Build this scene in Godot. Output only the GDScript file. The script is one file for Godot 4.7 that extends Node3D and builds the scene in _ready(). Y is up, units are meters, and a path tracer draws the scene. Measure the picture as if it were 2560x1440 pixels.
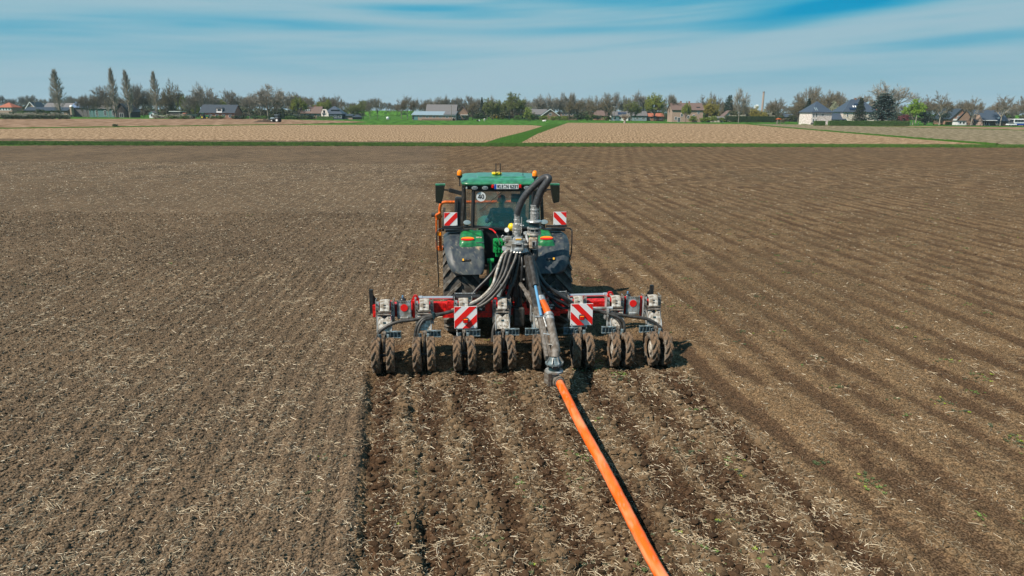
extends Node3D
# A spring field in flat farmland: a tractor pulls a strip-till slurry injector, fed by an orange drag hose.

const RIG := Vector3(-0.1605, 0.0, -14.75)
const YAW := 0.09599
var M := {}
var names_used := {}
var rng := RandomNumberGenerator.new()
var nz_a := FastNoiseLite.new()
var nz_b := FastNoiseLite.new()
var nz_c := FastNoiseLite.new()
var rig_c := cos(YAW)
var rig_s := sin(YAW)

func _ready() -> void:
	rng.seed = 77
	view_and_light()
	make_materials()
	make_fields()
	make_near_field()
	print("ground ", Time.get_ticks_msec())
	make_tractor()
	print("tractor ", Time.get_ticks_msec())
	make_implement()
	make_drag_hose()
	make_driver()
	print("machine ", Time.get_ticks_msec())
	make_litter()
	print("litter ", Time.get_ticks_msec())
	make_far()
	print("done ", Time.get_ticks_msec())

func view_and_light() -> void:
	var cam := Camera3D.new()
	cam.name = "camera"
	add_child(cam)
	cam.position = Vector3(0, 4.75, 0)
	cam.rotation_degrees = Vector3(-14.517, 0, 0.42)
	cam.fov = 45.739
	cam.near = 0.1
	cam.far = 6000.0
	cam.current = true
	var env := Environment.new()
	env.background_mode = Environment.BG_SKY
	var sky := Sky.new()
	var pano := PanoramaSkyMaterial.new()
	pano.panorama = ImageTexture.create_from_image(sky_image())
	pano.energy_multiplier = 0.78
	sky.sky_material = pano
	env.sky = sky
	env.ambient_light_source = Environment.AMBIENT_SOURCE_SKY
	env.tonemap_mode = Environment.TONE_MAPPER_LINEAR
	env.tonemap_exposure = 1.27
	env.sdfgi_enabled = true
	env.ssao_enabled = true
	env.ssil_enabled = true
	env.fog_enabled = true
	env.fog_density = 0.00012
	env.fog_light_color = Color(0.80, 0.88, 0.93)
	var we := WorldEnvironment.new()
	we.name = "world"
	we.environment = env
	add_child(we)
	var sun := DirectionalLight3D.new()
	sun.name = "sun"
	add_child(sun)
	sun.look_at_from_position(Vector3.ZERO, Vector3(0.68, -0.97, -0.46))
	sun.light_energy = 1.6
	sun.light_color = Color(1.0, 0.955, 0.89)
	sun.light_angular_distance = 0.5
	sun.shadow_enabled = true

func sky_color(az: float, el: float) -> Color:
	# az and el in degrees; thin cirrus drawn out along the wind over a teal-blue air
	var t := clampf(el / 10.0, 0.0, 1.0)
	var t2 := clampf((el - 8.0) / 70.0, 0.0, 1.0)
	var blue := Color(0.48, 0.68, 0.755).lerp(Color(0.0, 0.58, 0.77), smoothstep(0.0, 1.0, t)).lerp(Color(0.03, 0.30, 0.56), pow(t2, 0.6))
	var veil := Color(0.645, 0.755, 0.80)
	var s := 1.0 + maxf(el - 10.0, 0.0) * 0.035
	var a := az * 0.030 / s * 1.6
	var tilt := el - 0.045 * az
	var w := nz_c.get_noise_2d(a * 26.0, tilt * 9.0) * 1.2
	var c := nz_a.get_noise_2d(a * 22.0 + 300.0, (tilt + w) * 17.0 / s) * 0.62
	c += nz_a.get_noise_2d(a * 90.0 - 90.0, (tilt + w) * 62.0 / s) * 0.16
	c += nz_a.get_noise_2d(a * 240.0 + 20.0, (tilt + w * 0.6) * 230.0 / s) * 0.09
	var cover := smoothstep(-0.50, 0.42, c + 0.10)
	cover = lerpf(cover, 1.0, 0.55 * (1.0 - smoothstep(1.0, 5.5, el)))
	# clear lanes between the streaks
	for g in [[24.2, 7.6, 7.5, 0.75, 0.10], [-18.0, 6.2, 11.0, 0.42, 0.0], [36.5, 8.0, 6.0, 0.16, 0.06], [33.0, 4.6, 6.5, 0.5, 0.07], [19.5, 6.2, 4.0, 0.42, 0.08], [-8.0, 7.8, 5.0, 0.3, 0.02], [6.0, 6.3, 9.0, 0.4, 0.02], [95.0, 12.0, 14.0, 1.2, 0.08], [-110.0, 14.0, 16.0, 1.3, 0.05], [160.0, 9.0, 12.0, 0.8, 0.05], [-70.0, 8.0, 12.0, 0.8, 0.04]]:
		var dx: float = (az - g[0]) / g[2]
		var dy: float = (el + w * 0.35 - g[1] - g[4] * (az - g[0])) / g[3]
		cover -= (1.1 if g[0] == 24.2 else 0.4) * exp(-(dx * dx + dy * dy))
	cover = clampf(cover, 0.0, 1.0) * (0.93 - 0.35 * t2)
	return blue.lerp(veil, cover)

func az_of(x: int, w: int) -> float:
	return fposmod((x + 0.5) / w * 360.0 + 180.0, 360.0) - 180.0

func sky_image() -> Image:
	nz_a.seed = 11; nz_a.noise_type = FastNoiseLite.TYPE_SIMPLEX_SMOOTH; nz_a.frequency = 0.01; nz_a.fractal_type = FastNoiseLite.FRACTAL_FBM; nz_a.fractal_octaves = 3
	nz_c.seed = 5; nz_c.noise_type = FastNoiseLite.TYPE_SIMPLEX_SMOOTH; nz_c.frequency = 0.012; nz_c.fractal_type = FastNoiseLite.FRACTAL_NONE
	var small := Image.create(512, 256, false, Image.FORMAT_RGB8)
	for y in 256:
		for x in 512:
			small.set_pixel(x, y, sky_color(az_of(x, 512), maxf(0.0, 90.0 - (y + 0.5) / 256.0 * 180.0)))
	small.resize(4096, 2048, Image.INTERPOLATE_CUBIC)
	var y0 := 2048 / 2 - 137
	for y in range(y0, 1024):
		var el := 90.0 - (y + 0.5) / 2048.0 * 180.0
		for k in range(-810, 810):
			var x := posmod(k, 4096)
			small.set_pixel(x, y, sky_color(az_of(x, 4096), el))
	return small

# ---------------------------------------------------------------- naming and metadata
func numbered(called: String) -> String:
	if not names_used.has(called):
		names_used[called] = 0
		return called
	names_used[called] += 1
	return "%s_%03d" % [called, names_used[called]]

func tag(o: Node3D, label: String, category: String, group := "") -> Node3D:
	o.set_meta("label", label)
	o.set_meta("category", category)
	if group != "":
		o.set_meta("group", group)
	return o

func thing(called: String, label: String, category: String, at := Vector3.ZERO, turn := 0.0, group := "") -> Node3D:
	var o := Node3D.new()
	o.name = numbered(called)
	add_child(o)
	o.position = at
	o.rotation.y = turn
	tag(o, label, category, group)
	return o

func copy_of(src: Node3D, called: String, label: String, at: Vector3, turn: float, size := Vector3.ONE, group := "") -> Node3D:
	var o: Node3D = src.duplicate()
	o.name = numbered(called)
	add_child(o)
	o.transform = Transform3D(Basis(Vector3.UP, turn) * Basis.from_scale(size), at)
	tag(o, label, src.get_meta("category"), group)
	return o

func part_node(called: String, parent: Node3D, at := Vector3.ZERO, turn := Vector3.ZERO) -> Node3D:
	var o := Node3D.new()
	o.name = called
	parent.add_child(o, true)
	o.position = at
	o.rotation = turn
	return o

func V(x: float, y: float, z: float) -> Vector3:
	return Vector3(x, y, z)

func smooth_path(p: Array, per := 6) -> PackedVector3Array:
	var out := PackedVector3Array()
	for i in p.size() - 1:
		var p0: Vector3 = p[maxi(i - 1, 0)]
		var p1: Vector3 = p[i]
		var p2: Vector3 = p[i + 1]
		var p3: Vector3 = p[mini(i + 2, p.size() - 1)]
		for k in per:
			out.append(p1.cubic_interpolate(p2, p0, p3, float(k) / per))
	out.append(p[p.size() - 1])
	return out

# ---------------------------------------------------------------- mesh builder
class MB:
	var v := PackedVector3Array()
	var n := PackedVector3Array()
	var c := PackedColorArray()
	var ix := PackedInt32Array()
	var xf := Transform3D.IDENTITY
	var col := Color(1, 1, 1)
	var colored := false

	func vert(p: Vector3, nn: Vector3) -> int:
		v.append(xf * p)
		n.append((xf.basis * nn).normalized())
		if colored:
			c.append(col)
		return v.size() - 1

	func tri_i(a: int, b: int, d: int) -> void:
		if (v[b] - v[a]).cross(v[d] - v[a]).dot(n[a] + n[b] + n[d]) > 0.0:
			ix.append(a); ix.append(d); ix.append(b)
		else:
			ix.append(a); ix.append(b); ix.append(d)

	func face(pts: Array, nn: Vector3) -> void:
		var s := v.size()
		for p in pts:
			vert(p, nn)
		for k in range(1, pts.size() - 1):
			tri_i(s, s + k, s + k + 1)

	func face_auto(pts: Array, away_from: Vector3) -> void:
		var nn: Vector3 = (pts[1] - pts[0]).cross(pts[2] - pts[0]).normalized()
		if nn.dot(pts[0] - away_from) < 0.0:
			nn = -nn
		face(pts, nn)

	func box(at: Vector3, size: Vector3, bev := 0.0, b := Basis.IDENTITY) -> MB:
		var keep := xf
		xf = xf * Transform3D(b, at)
		var h := size * 0.5
		if bev <= 0.0:
			for ax in 3:
				for s in [-1.0, 1.0]:
					var nn := Vector3.ZERO
					nn[ax] = s
					var u := (ax + 1) % 3
					var w := (ax + 2) % 3
					var pts := []
					for q in [[-1, -1], [1, -1], [1, 1], [-1, 1]]:
						var p := Vector3.ZERO
						p[ax] = s * h[ax]
						p[u] = q[0] * h[u]
						p[w] = q[1] * h[w]
						pts.append(p)
					face(pts, nn)
		else:
			bev = minf(bev, 0.45 * minf(h.x, minf(h.y, h.z)) * 2.0)
			var id := {}
			for sx in [-1, 1]:
				for sy in [-1, 1]:
					for sz in [-1, 1]:
						var sg := Vector3(sx, sy, sz)
						for ax in 3:
							var p := Vector3.ZERO
							for k in 3:
								p[k] = sg[k] * (h[k] if k == ax else h[k] - bev)
							var nn := Vector3.ZERO
							nn[ax] = sg[ax]
							id[[sx, sy, sz, ax]] = vert(p, nn)
						tri_i(id[[sx, sy, sz, 0]], id[[sx, sy, sz, 1]], id[[sx, sy, sz, 2]])
			for ax in 3:
				var u := (ax + 1) % 3
				var w := (ax + 2) % 3
				for s in [-1, 1]:
					var q := []
					for g in [[-1, -1], [1, -1], [1, 1], [-1, 1]]:
						var k := [0, 0, 0, ax]
						k[ax] = s; k[u] = g[0]; k[w] = g[1]
						q.append(id[k])
					tri_i(q[0], q[1], q[2]); tri_i(q[0], q[2], q[3])
				for su in [-1, 1]:
					for sw in [-1, 1]:
						var k1 := [0, 0, 0, u]
						k1[u] = su; k1[w] = sw; k1[ax] = -1
						var k2 := k1.duplicate(); k2[3] = w
						var k3 := k2.duplicate(); k3[ax] = 1
						var k4 := k1.duplicate(); k4[ax] = 1
						tri_i(id[k1], id[k2], id[k3]); tri_i(id[k1], id[k3], id[k4])
		xf = keep
		return self

	# a bar with a rectangular section between two points; up gives the section's height axis
	func bar(a: Vector3, b: Vector3, w: float, h: float, bev := 0.0, up := Vector3.UP) -> MB:
		var z := (b - a).normalized()
		var x := up.cross(z)
		if x.length() < 0.01:
			x = Vector3.RIGHT
		x = x.normalized()
		var y := z.cross(x)
		return box((a + b) * 0.5, Vector3(w, h, (b - a).length()), bev, Basis(x, y, z))

	func tube(p: PackedVector3Array, rad, sides := 10, caps := true) -> MB:
		var m := p.size()
		var start := v.size()
		var t0 := (p[1] - p[0]).normalized()
		var x := t0.cross(Vector3.UP if absf(t0.y) < 0.9 else Vector3.RIGHT).normalized()
		for i in m:
			var t := (p[mini(i + 1, m - 1)] - p[maxi(i - 1, 0)]).normalized()
			x = (x - t * x.dot(t)).normalized()
			var y := t.cross(x)
			var r: float = rad[i] if rad is Array or rad is PackedFloat32Array else rad
			for k in sides:
				var a := TAU * k / sides
				var d := x * cos(a) + y * sin(a)
				vert(p[i] + d * r, d)
		for i in m - 1:
			for k in sides:
				var a := start + i * sides + k
				var b := start + i * sides + (k + 1) % sides
				tri_i(a, b, b + sides)
				tri_i(a, b + sides, a + sides)
		if caps:
			for e in [0, m - 1]:
				var nn := (p[0] - p[1]).normalized() if e == 0 else (p[m - 1] - p[m - 2]).normalized()
				var s := v.size()
				for k in sides:
					v.append(v[start + e * sides + k])
					n.append((xf.basis * nn).normalized())
					if colored:
						c.append(col)
				for k in range(1, sides - 1):
					tri_i(s, s + k, s + k + 1)
		return self

	func cyl(a: Vector3, b: Vector3, r: float, sides := 14, r2 := -1.0) -> MB:
		return tube(PackedVector3Array([a, b]), [r, r if r2 < 0.0 else r2], sides)

	# profile: [radius, height] pairs turned round +Y of the given frame; hard gives flat steps
	func lathe(prof: Array, frame: Transform3D, sides := 24, hard := true) -> MB:
		var keep := xf
		xf = xf * frame
		for i in prof.size() - 1:
			var a: Array = prof[i]
			var b: Array = prof[i + 1]
			var d := Vector2(b[0] - a[0], b[1] - a[1])
			if d.length() < 1e-6:
				continue
			var na := Vector2(d.y, -d.x).normalized()
			var n1 := na
			var n2 := na
			if not hard:
				if i > 0:
					var e := Vector2(a[0] - prof[i - 1][0], a[1] - prof[i - 1][1])
					n1 = (na + Vector2(e.y, -e.x).normalized()).normalized()
				if i < prof.size() - 2:
					var e := Vector2(prof[i + 2][0] - b[0], prof[i + 2][1] - b[1])
					n2 = (na + Vector2(e.y, -e.x).normalized()).normalized()
			var s := v.size()
			for k in sides + 1:
				var an := TAU * k / sides
				var cs := cos(an)
				var sn := sin(an)
				vert(Vector3(a[0] * cs, a[1], a[0] * sn), Vector3(n1.x * cs, n1.y, n1.x * sn))
				vert(Vector3(b[0] * cs, b[1], b[0] * sn), Vector3(n2.x * cs, n2.y, n2.x * sn))
			for k in sides:
				var q := s + k * 2
				if a[0] > 1e-5:
					tri_i(q, q + 1, q + 2)
				if b[0] > 1e-5:
					tri_i(q + 1, q + 3, q + 2)
		xf = keep
		return self

	# polygon in the frame's XY plane, extruded from z = -depth / 2 to depth / 2
	func prism(poly: PackedVector2Array, depth: float, frame: Transform3D) -> MB:
		var keep := xf
		xf = xf * frame
		var idx := Geometry2D.triangulate_polygon(poly)
		for s in [-1.0, 1.0]:
			var st := v.size()
			for p in poly:
				vert(Vector3(p.x, p.y, s * depth * 0.5), Vector3(0, 0, s))
			for k in range(0, idx.size(), 3):
				tri_i(st + idx[k], st + idx[k + 1], st + idx[k + 2])
		var ccw := not Geometry2D.is_polygon_clockwise(poly)
		for i in poly.size():
			var a := poly[i]
			var b := poly[(i + 1) % poly.size()]
			var e := (b - a).normalized()
			var nn := Vector3(e.y, -e.x, 0) if ccw else Vector3(-e.y, e.x, 0)
			face([Vector3(a.x, a.y, -depth * 0.5), Vector3(b.x, b.y, -depth * 0.5), Vector3(b.x, b.y, depth * 0.5), Vector3(a.x, a.y, depth * 0.5)], nn)
		xf = keep
		return self

	# closed grid surface from a function-made table of points; normals from neighbours
	func grid(pts: Array, rows: int, cols: int, flip := false) -> MB:
		var s := v.size()
		for i in rows:
			for j in cols:
				var dj: Vector3 = pts[i * cols + mini(j + 1, cols - 1)] - pts[i * cols + maxi(j - 1, 0)]
				var di: Vector3 = pts[mini(i + 1, rows - 1) * cols + j] - pts[maxi(i - 1, 0) * cols + j]
				var nn := di.cross(dj)
				if flip:
					nn = -nn
				vert(pts[i * cols + j], nn.normalized() if nn.length() > 1e-9 else Vector3.UP)
		for i in rows - 1:
			for j in cols - 1:
				var q := s + i * cols + j
				tri_i(q, q + 1, q + cols + 1)
				tri_i(q, q + cols + 1, q + cols)
		return self

	func mesh() -> ArrayMesh:
		var m := ArrayMesh.new()
		add_to(m)
		return m

	func add_to(m: ArrayMesh) -> void:
		var a := []
		a.resize(Mesh.ARRAY_MAX)
		a[Mesh.ARRAY_VERTEX] = v
		a[Mesh.ARRAY_NORMAL] = n
		if colored:
			a[Mesh.ARRAY_COLOR] = c
		a[Mesh.ARRAY_INDEX] = ix
		m.add_surface_from_arrays(Mesh.PRIMITIVE_TRIANGLES, a)

func put(called: String, m: Mesh, material: Material, parent: Node3D, at := Vector3.ZERO, turn := Vector3.ZERO) -> MeshInstance3D:
	var o := MeshInstance3D.new()
	o.mesh = m
	o.material_override = material
	if parent == self:
		o.name = numbered(called)
		add_child(o)
	else:
		o.name = called
		parent.add_child(o, true)
	o.position = at
	o.rotation = turn
	return o

func make(called: String, b: MB, material: Material, parent: Node3D) -> MeshInstance3D:
	return put(called, b.mesh(), material, parent)

func frame_y(at: Vector3, axis: Vector3) -> Transform3D:
	var y := axis.normalized()
	var x := y.cross(Vector3.FORWARD if absf(y.z) < 0.9 else Vector3.RIGHT).normalized()
	return Transform3D(Basis(x, y, x.cross(y)), at)

# ---------------------------------------------------------------- materials
func noise_image(size: int, seed_: int, freq: float, octaves: int, lo: Color, hi: Color, contrast := 1.0, kind := FastNoiseLite.TYPE_SIMPLEX_SMOOTH) -> Image:
	var nn := FastNoiseLite.new()
	nn.seed = seed_
	nn.noise_type = kind
	nn.frequency = freq
	nn.fractal_type = FastNoiseLite.FRACTAL_FBM
	nn.fractal_octaves = octaves
	var g := nn.get_seamless_image(size, size)
	var out := Image.create(size, size, true, Image.FORMAT_RGB8)
	for y in size:
		for x in size:
			var t := clampf((g.get_pixel(x, y).r - 0.5) * contrast + 0.5, 0.0, 1.0)
			out.set_pixel(x, y, lo.lerp(hi, t))
	return out

func tex(im: Image) -> ImageTexture:
	im.generate_mipmaps()
	return ImageTexture.create_from_image(im)

func mat(key: String, lin: Color, rough: float, metal := 0.0, texture: Texture2D = null, scale := 1.0) -> StandardMaterial3D:
	var m := StandardMaterial3D.new()
	m.resource_name = key
	m.albedo_color = lin.linear_to_srgb()
	m.roughness = rough
	m.metallic = metal
	if texture:
		m.albedo_texture = texture
		m.uv1_triplanar = true
		m.uv1_world_triplanar = false
		m.uv1_scale = Vector3.ONE * scale
	M[key] = m
	return m

func vmat(key: String, rough: float, texture: Texture2D = null, scale := 1.0) -> StandardMaterial3D:
	var m := mat(key, Color(1, 1, 1), rough, 0.0, texture, scale)
	m.vertex_color_use_as_albedo = true
	return m

func glass(key: String, lin: Color, alpha: float) -> StandardMaterial3D:
	var m := mat(key, lin, 0.03)
	m.albedo_color.a = alpha
	m.transparency = BaseMaterial3D.TRANSPARENCY_ALPHA
	return m

func make_materials() -> void:
	var grime := tex(noise_image(256, 3, 0.02, 4, Color(0.72, 0.70, 0.66), Color(1, 1, 1), 2.2))
	var worn := tex(noise_image(256, 8, 0.012, 5, Color(0.66, 0.61, 0.55), Color(1, 1, 1), 2.0))
	var dusty := tex(noise_image(256, 21, 0.018, 5, Color(0.55, 0.60, 0.66), Color(1, 0.95, 0.86), 2.6))
	mat("green_paint", Color(0.006, 0.22, 0.055), 0.28, 0.0, grime, 1.2).clearcoat_enabled = true
	mat("green_plain", Color(0.008, 0.25, 0.06), 0.4)
	mat("roof_green", Color(0.03, 0.26, 0.12), 0.3, 0.0, grime, 0.9).clearcoat_enabled = true
	mat("yellow", Color(0.75, 0.55, 0.01), 0.4)
	mat("black_plastic", Color(0.024, 0.027, 0.030), 0.45, 0.0, grime, 2.0)
	mat("cab_black", Color(0.018, 0.020, 0.022), 0.38)
	mat("interior", Color(0.055, 0.06, 0.062), 0.8)
	mat("fender", Color(0.075, 0.09, 0.105), 0.5, 0.0, dusty, 1.4)
	mat("rubber", Color(0.075, 0.073, 0.070), 0.85, 0.0, worn, 2.2)
	mat("rubber_dusty", Color(0.165, 0.155, 0.14), 0.9, 0.0, worn, 2.2)
	mat("hose_black", Color(0.022, 0.024, 0.028), 0.42, 0.0, worn, 3.0)
	mat("hose_dusty", Color(0.062, 0.061, 0.060), 0.5, 0.0, worn, 3.0)
	mat("hose_light", Color(0.50, 0.49, 0.46), 0.6, 0.0, worn, 4.0)
	mat("corrugated", Color(0.06, 0.065, 0.075), 0.45, 0.0, grime, 3.0)
	mat("galvanised", Color(0.50, 0.55, 0.585), 0.42, 0.3, worn, 1.3)
	mat("zinc", Color(0.62, 0.64, 0.66), 0.35, 0.55, grime, 4.0)
	mat("chrome", Color(0.72, 0.72, 0.72), 0.3, 0.75)
	mat("steel_dark", Color(0.07, 0.068, 0.066), 0.5, 0.25, worn, 2.5)
	mat("steel_muddy", Color(0.22, 0.20, 0.18), 0.65, 0.1, worn, 3.0)
	mat("plate_pale", Color(0.66, 0.64, 0.60), 0.55, 0.0, worn, 3.5)
	mat("blue_grey", Color(0.20, 0.285, 0.34), 0.5, 0.1, worn, 3.0)
	mat("dark_teal", Color(0.012, 0.05, 0.065), 0.45, 0.0, grime, 3.0)
	mat("red_paint", Color(0.72, 0.012, 0.010), 0.35, 0.0, grime, 2.0)
	mat("sign_red", Color(0.78, 0.014, 0.012), 0.4)
	mat("sign_white", Color(0.80, 0.81, 0.82), 0.4)
	mat("orange_hose", Color(0.95, 0.145, 0.008), 0.32, 0.0, tex(noise_image(256, 31, 0.012, 5, Color(0.80, 0.84, 0.9), Color(1, 1, 1), 2.4)), 0.8)
	mat("orange_paint", Color(0.85, 0.16, 0.012), 0.4, 0.0, grime, 2.0)
	mat("blue_rod", Color(0.14, 0.36, 0.58), 0.35, 0.3)
	mat("beige_dust", Color(0.52, 0.43, 0.34), 0.9, 0.0, worn, 3.0)
	mat("lamp_clear", Color(0.36, 0.42, 0.43), 0.12, 0.3)
	mat("lamp_red", Color(0.62, 0.01, 0.01), 0.15)
	mat("lamp_amber", Color(0.95, 0.25, 0.008), 0.12)
	mat("plate_white", Color(0.76, 0.78, 0.78), 0.4)
	mat("plate_blue", Color(0.01, 0.08, 0.45), 0.4)
	mat("ink", Color(0.008, 0.009, 0.010), 0.5)
	mat("mirror", Color(0.08, 0.12, 0.12), 0.06, 0.9)
	mat("shirt", Color(0.010, 0.085, 0.15), 0.9)
	mat("skin", Color(0.42, 0.23, 0.16), 0.6)
	mat("trousers", Color(0.02, 0.025, 0.035), 0.9)
	mat("checked_cloth", Color(0.10, 0.36, 0.40), 0.9, 0.0, tex(noise_image(64, 4, 0.12, 1, Color(0.1, 0.15, 0.2), Color(1, 1, 1), 6.0)), 9.0)
	glass("cab_glass", Color(0.04, 0.17, 0.19), 0.24)
	glass("clear_glass", Color(0.2, 0.42, 0.42), 0.08)
	var mud := vmat("mud", 0.95, tex(noise_image(256, 14, 0.05, 4, Color(0.62, 0.60, 0.58), Color(1, 1, 1), 2.4)), 3.0)
	mud.vertex_color_use_as_albedo = true

# ---------------------------------------------------------------- the land
func setting(o: Node3D) -> Node3D:
	o.set_meta("kind", "structure")
	return o

func sheet(called: String, poly: Array, y: float, material: Material) -> MeshInstance3D:
	var b := MB.new()
	var pp := PackedVector2Array()
	for p in poly:
		pp.append(Vector2(p[0], p[1]))
	var idx := Geometry2D.triangulate_polygon(pp)
	for p in pp:
		b.vert(Vector3(p.x, y, p.y), Vector3.UP)
	for k in range(0, idx.size(), 3):
		b.tri_i(idx[k], idx[k + 1], idx[k + 2])
	var o := make(called, b, material, self)
	setting(o)
	return o

func field_mat(key: String, lin: Color, im: Image, scale: Vector3, rough := 1.0) -> StandardMaterial3D:
	var m := mat(key, lin, rough, 0.0, tex(im), 1.0)
	m.uv1_world_triplanar = true
	m.uv1_scale = scale
	m.metallic_specular = 0.2
	return m

# a raised verge: a long low bank of turf between two edge lines
func verge(called: String, near: Array, far: Array, top: float, seed_: int) -> MeshInstance3D:
	var b := MB.new()
	var cols := 9
	var pts := []
	var rows := 0
	var r := RandomNumberGenerator.new()
	r.seed = seed_
	for i in near.size() - 1:
		var a := Vector2(near[i][0], near[i][1])
		var a2 := Vector2(near[i + 1][0], near[i + 1][1])
		var f := Vector2(far[i][0], far[i][1])
		var f2 := Vector2(far[i + 1][0], far[i + 1][1])
		var steps := int(maxf(2.0, a.distance_to(a2) / 1.2))
		for k in steps:
			var t := float(k) / steps
			var p := a.lerp(a2, t)
			var q := f.lerp(f2, t)
			var j1 := r.randf_range(-0.5, 0.5) * minf(1.0, p.distance_to(q) * 0.1)
			var j2 := r.randf_range(-0.5, 0.5) * minf(1.0, p.distance_to(q) * 0.1)
			for j in cols:
				var s := float(j) / (cols - 1)
				var m := p.lerp(q, s)
				var off := (q - p).normalized() * lerpf(j1, j2, s)
				var hh := top * sin(PI * s) * r.randf_range(0.6, 1.15)
				pts.append(Vector3(m.x + off.x, hh - 0.03, m.y + off.y))
			rows += 1
	b.grid(pts, rows, cols)
	for k in b.n.size():
		if b.n[k].y < 0.0:
			b.n[k] = -b.n[k]
	b.ix = PackedInt32Array()
	for i in rows - 1:
		for j in cols - 1:
			var q := i * cols + j
			b.tri_i(q, q + 1, q + cols + 1)
			b.tri_i(q, q + cols + 1, q + cols)
	var o := make(called, b, M["turf"], self)
	setting(o)
	return o

func make_fields() -> void:
	var speck := noise_image(512, 40, 0.05, 5, Color(0.50, 0.45, 0.38), Color(1, 1, 1), 3.2)
	var soft := noise_image(512, 41, 0.02, 5, Color(0.66, 0.62, 0.56), Color(1, 1, 1), 2.2)
	var turf := noise_image(512, 42, 0.04, 5, Color(0.55, 0.60, 0.45), Color(1, 1, 0.9), 2.4)
	field_mat("turf", Color(0.058, 0.140, 0.018), turf, Vector3.ONE * 0.11)
	field_mat("meadow", Color(0.075, 0.190, 0.028), turf, Vector3(0.012, 0.012, 0.006))
	field_mat("stubble_left", Color(0.46, 0.325, 0.205), speck, Vector3(0.12, 0.12, 0.022))
	field_mat("stubble_right", Color(0.45, 0.315, 0.195), speck, Vector3(0.12, 0.12, 0.012))
	field_mat("stubble_grey", Color(0.36, 0.285, 0.19), noise_image(512, 44, 0.03, 5, Color(0.45, 0.46, 0.38), Color(1, 1, 1), 3.0), Vector3(0.03, 0.03, 0.10))
	field_mat("brown_field", Color(0.34, 0.225, 0.15), soft, Vector3(0.03, 0.03, 0.012))
	field_mat("asphalt", Color(0.075, 0.075, 0.078), soft, Vector3.ONE * 0.2)
	field_mat("deep_soil", Color(0.10, 0.075, 0.052), soft, Vector3.ONE * 0.5)
	sheet("ground", [[-3200, 800], [3200, 800], [3200, -90], [-3200, -90]], -0.35, M["deep_soil"])
	sheet("meadow", [[-3200, -90], [3200, -90], [3200, -4200], [-3200, -4200]], -0.12, M["meadow"])
	sheet("stubble_field", [[-200, -110], [-75, -97.5], [-40, -100], [-5, -103], [-2.5, -127], [3.5, -175], [10, -235], [6, -249], [-40, -236], [-75, -225], [-102, -182], [-118, -161], [-200, -130]], 0.0, M["stubble_left"])
	sheet("stubble_field", [[0.8, -103.5], [5.2, -152], [24, -308], [56, -312], [92, -306], [101, -308], [85, -185], [79.5, -137], [77.5, -112], [46, -107.5]], 0.004, M["stubble_right"])
	sheet("stubble_field", [[79, -114], [81.5, -137], [87, -185], [103, -311], [127, -311], [146, -262], [162, -223], [200, -160], [150, -115]], -0.004, M["stubble_grey"])
	sheet("ploughed_field", [[-420, -290], [-222, -304], [-133, -364], [-75, -319], [-60, -290], [-77, -232], [-104, -187], [-121, -166], [-200, -136], [-420, -150]], -0.02, M["brown_field"])
	sheet("ploughed_field", [[129, -311], [148, -264], [164, -226], [202, -164], [320, -200], [300, -280], [205, -283], [162, -291]], -0.03, M["brown_field"])
	sheet("road", [[140, -341], [230, -319], [420, -290], [420, -283], [229, -312], [139, -335]], -0.02, M["asphalt"])
	verge("grass_verge", [[-190, -76], [-110, -83.5], [-65, -88.5], [-37, -94.5], [0, -98], [43, -104.5], [78, -106], [130, -110], [190, -114]], [[-215, -111], [-120, -101], [-75, -98], [-40, -100.5], [-5, -103.5], [46, -108.5], [85, -112], [132, -117], [195, -122]], 0.14, 3)
	verge("grass_path", [[-5, -103], [-3, -127], [3.5, -175], [10, -240], [14, -270]], [[1.0, -103], [3.0, -128], [6.6, -165], [15.5, -235], [20, -280]], 0.14, 4)
	verge("grass_margin", [[77.7, -113], [79.7, -137], [85, -184], [92, -245], [101.4, -309]], [[79.2, -113], [81.7, -137], [87.2, -184], [94.5, -245], [104, -311]], 0.3, 5)
	verge("grass_margin", [[-200, -131], [-118, -161.5], [-102, -182], [-75, -225]], [[-200, -135], [-120, -165], [-104, -186], [-78, -231]], 0.22, 6)
	verge("grass_margin", [[127, -310.5], [146, -261.5], [162, -222.5], [200, -159]], [[128.5, -311.5], [147.8, -263.5], [163.8, -225], [202.5, -163]], 0.2, 7)
	# the river dyke behind the meadows
	var b := MB.new()
	var pts := []
	var rows := 0
	for k in 61:
		var x := -700.0 + 1500.0 * k / 60.0
		var zc := -590.0 + 60.0 * sin(x * 0.004) + 0.10 * x
		var top := 1.2 + 3.6 * maxf(smoothstep(-190.0, -150.0, x) * smoothstep(20.0, -20.0, x), smoothstep(170.0, 230.0, x)) + 0.3 * sin(x * 0.013)
		for q in [[22.0, -0.2], [14.0, 1.2], [5.0, top], [-5.0, top], [-30.0, -0.2]]:
			pts.append(Vector3(x, q[1], zc + q[0]))
		rows += 1
	b.grid(pts, rows, 5, true)
	setting(make("dyke", b, M["meadow"], self))

# ---- the worked field: relief in the machine's row frame
var cr_cell := FastNoiseLite.new()
var cr_fine := FastNoiseLite.new()
var cr_wide := FastNoiseLite.new()

func dome(n: float) -> float:
	var d := n + 1.0
	return 1.0 - 1.35 * d * d

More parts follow.
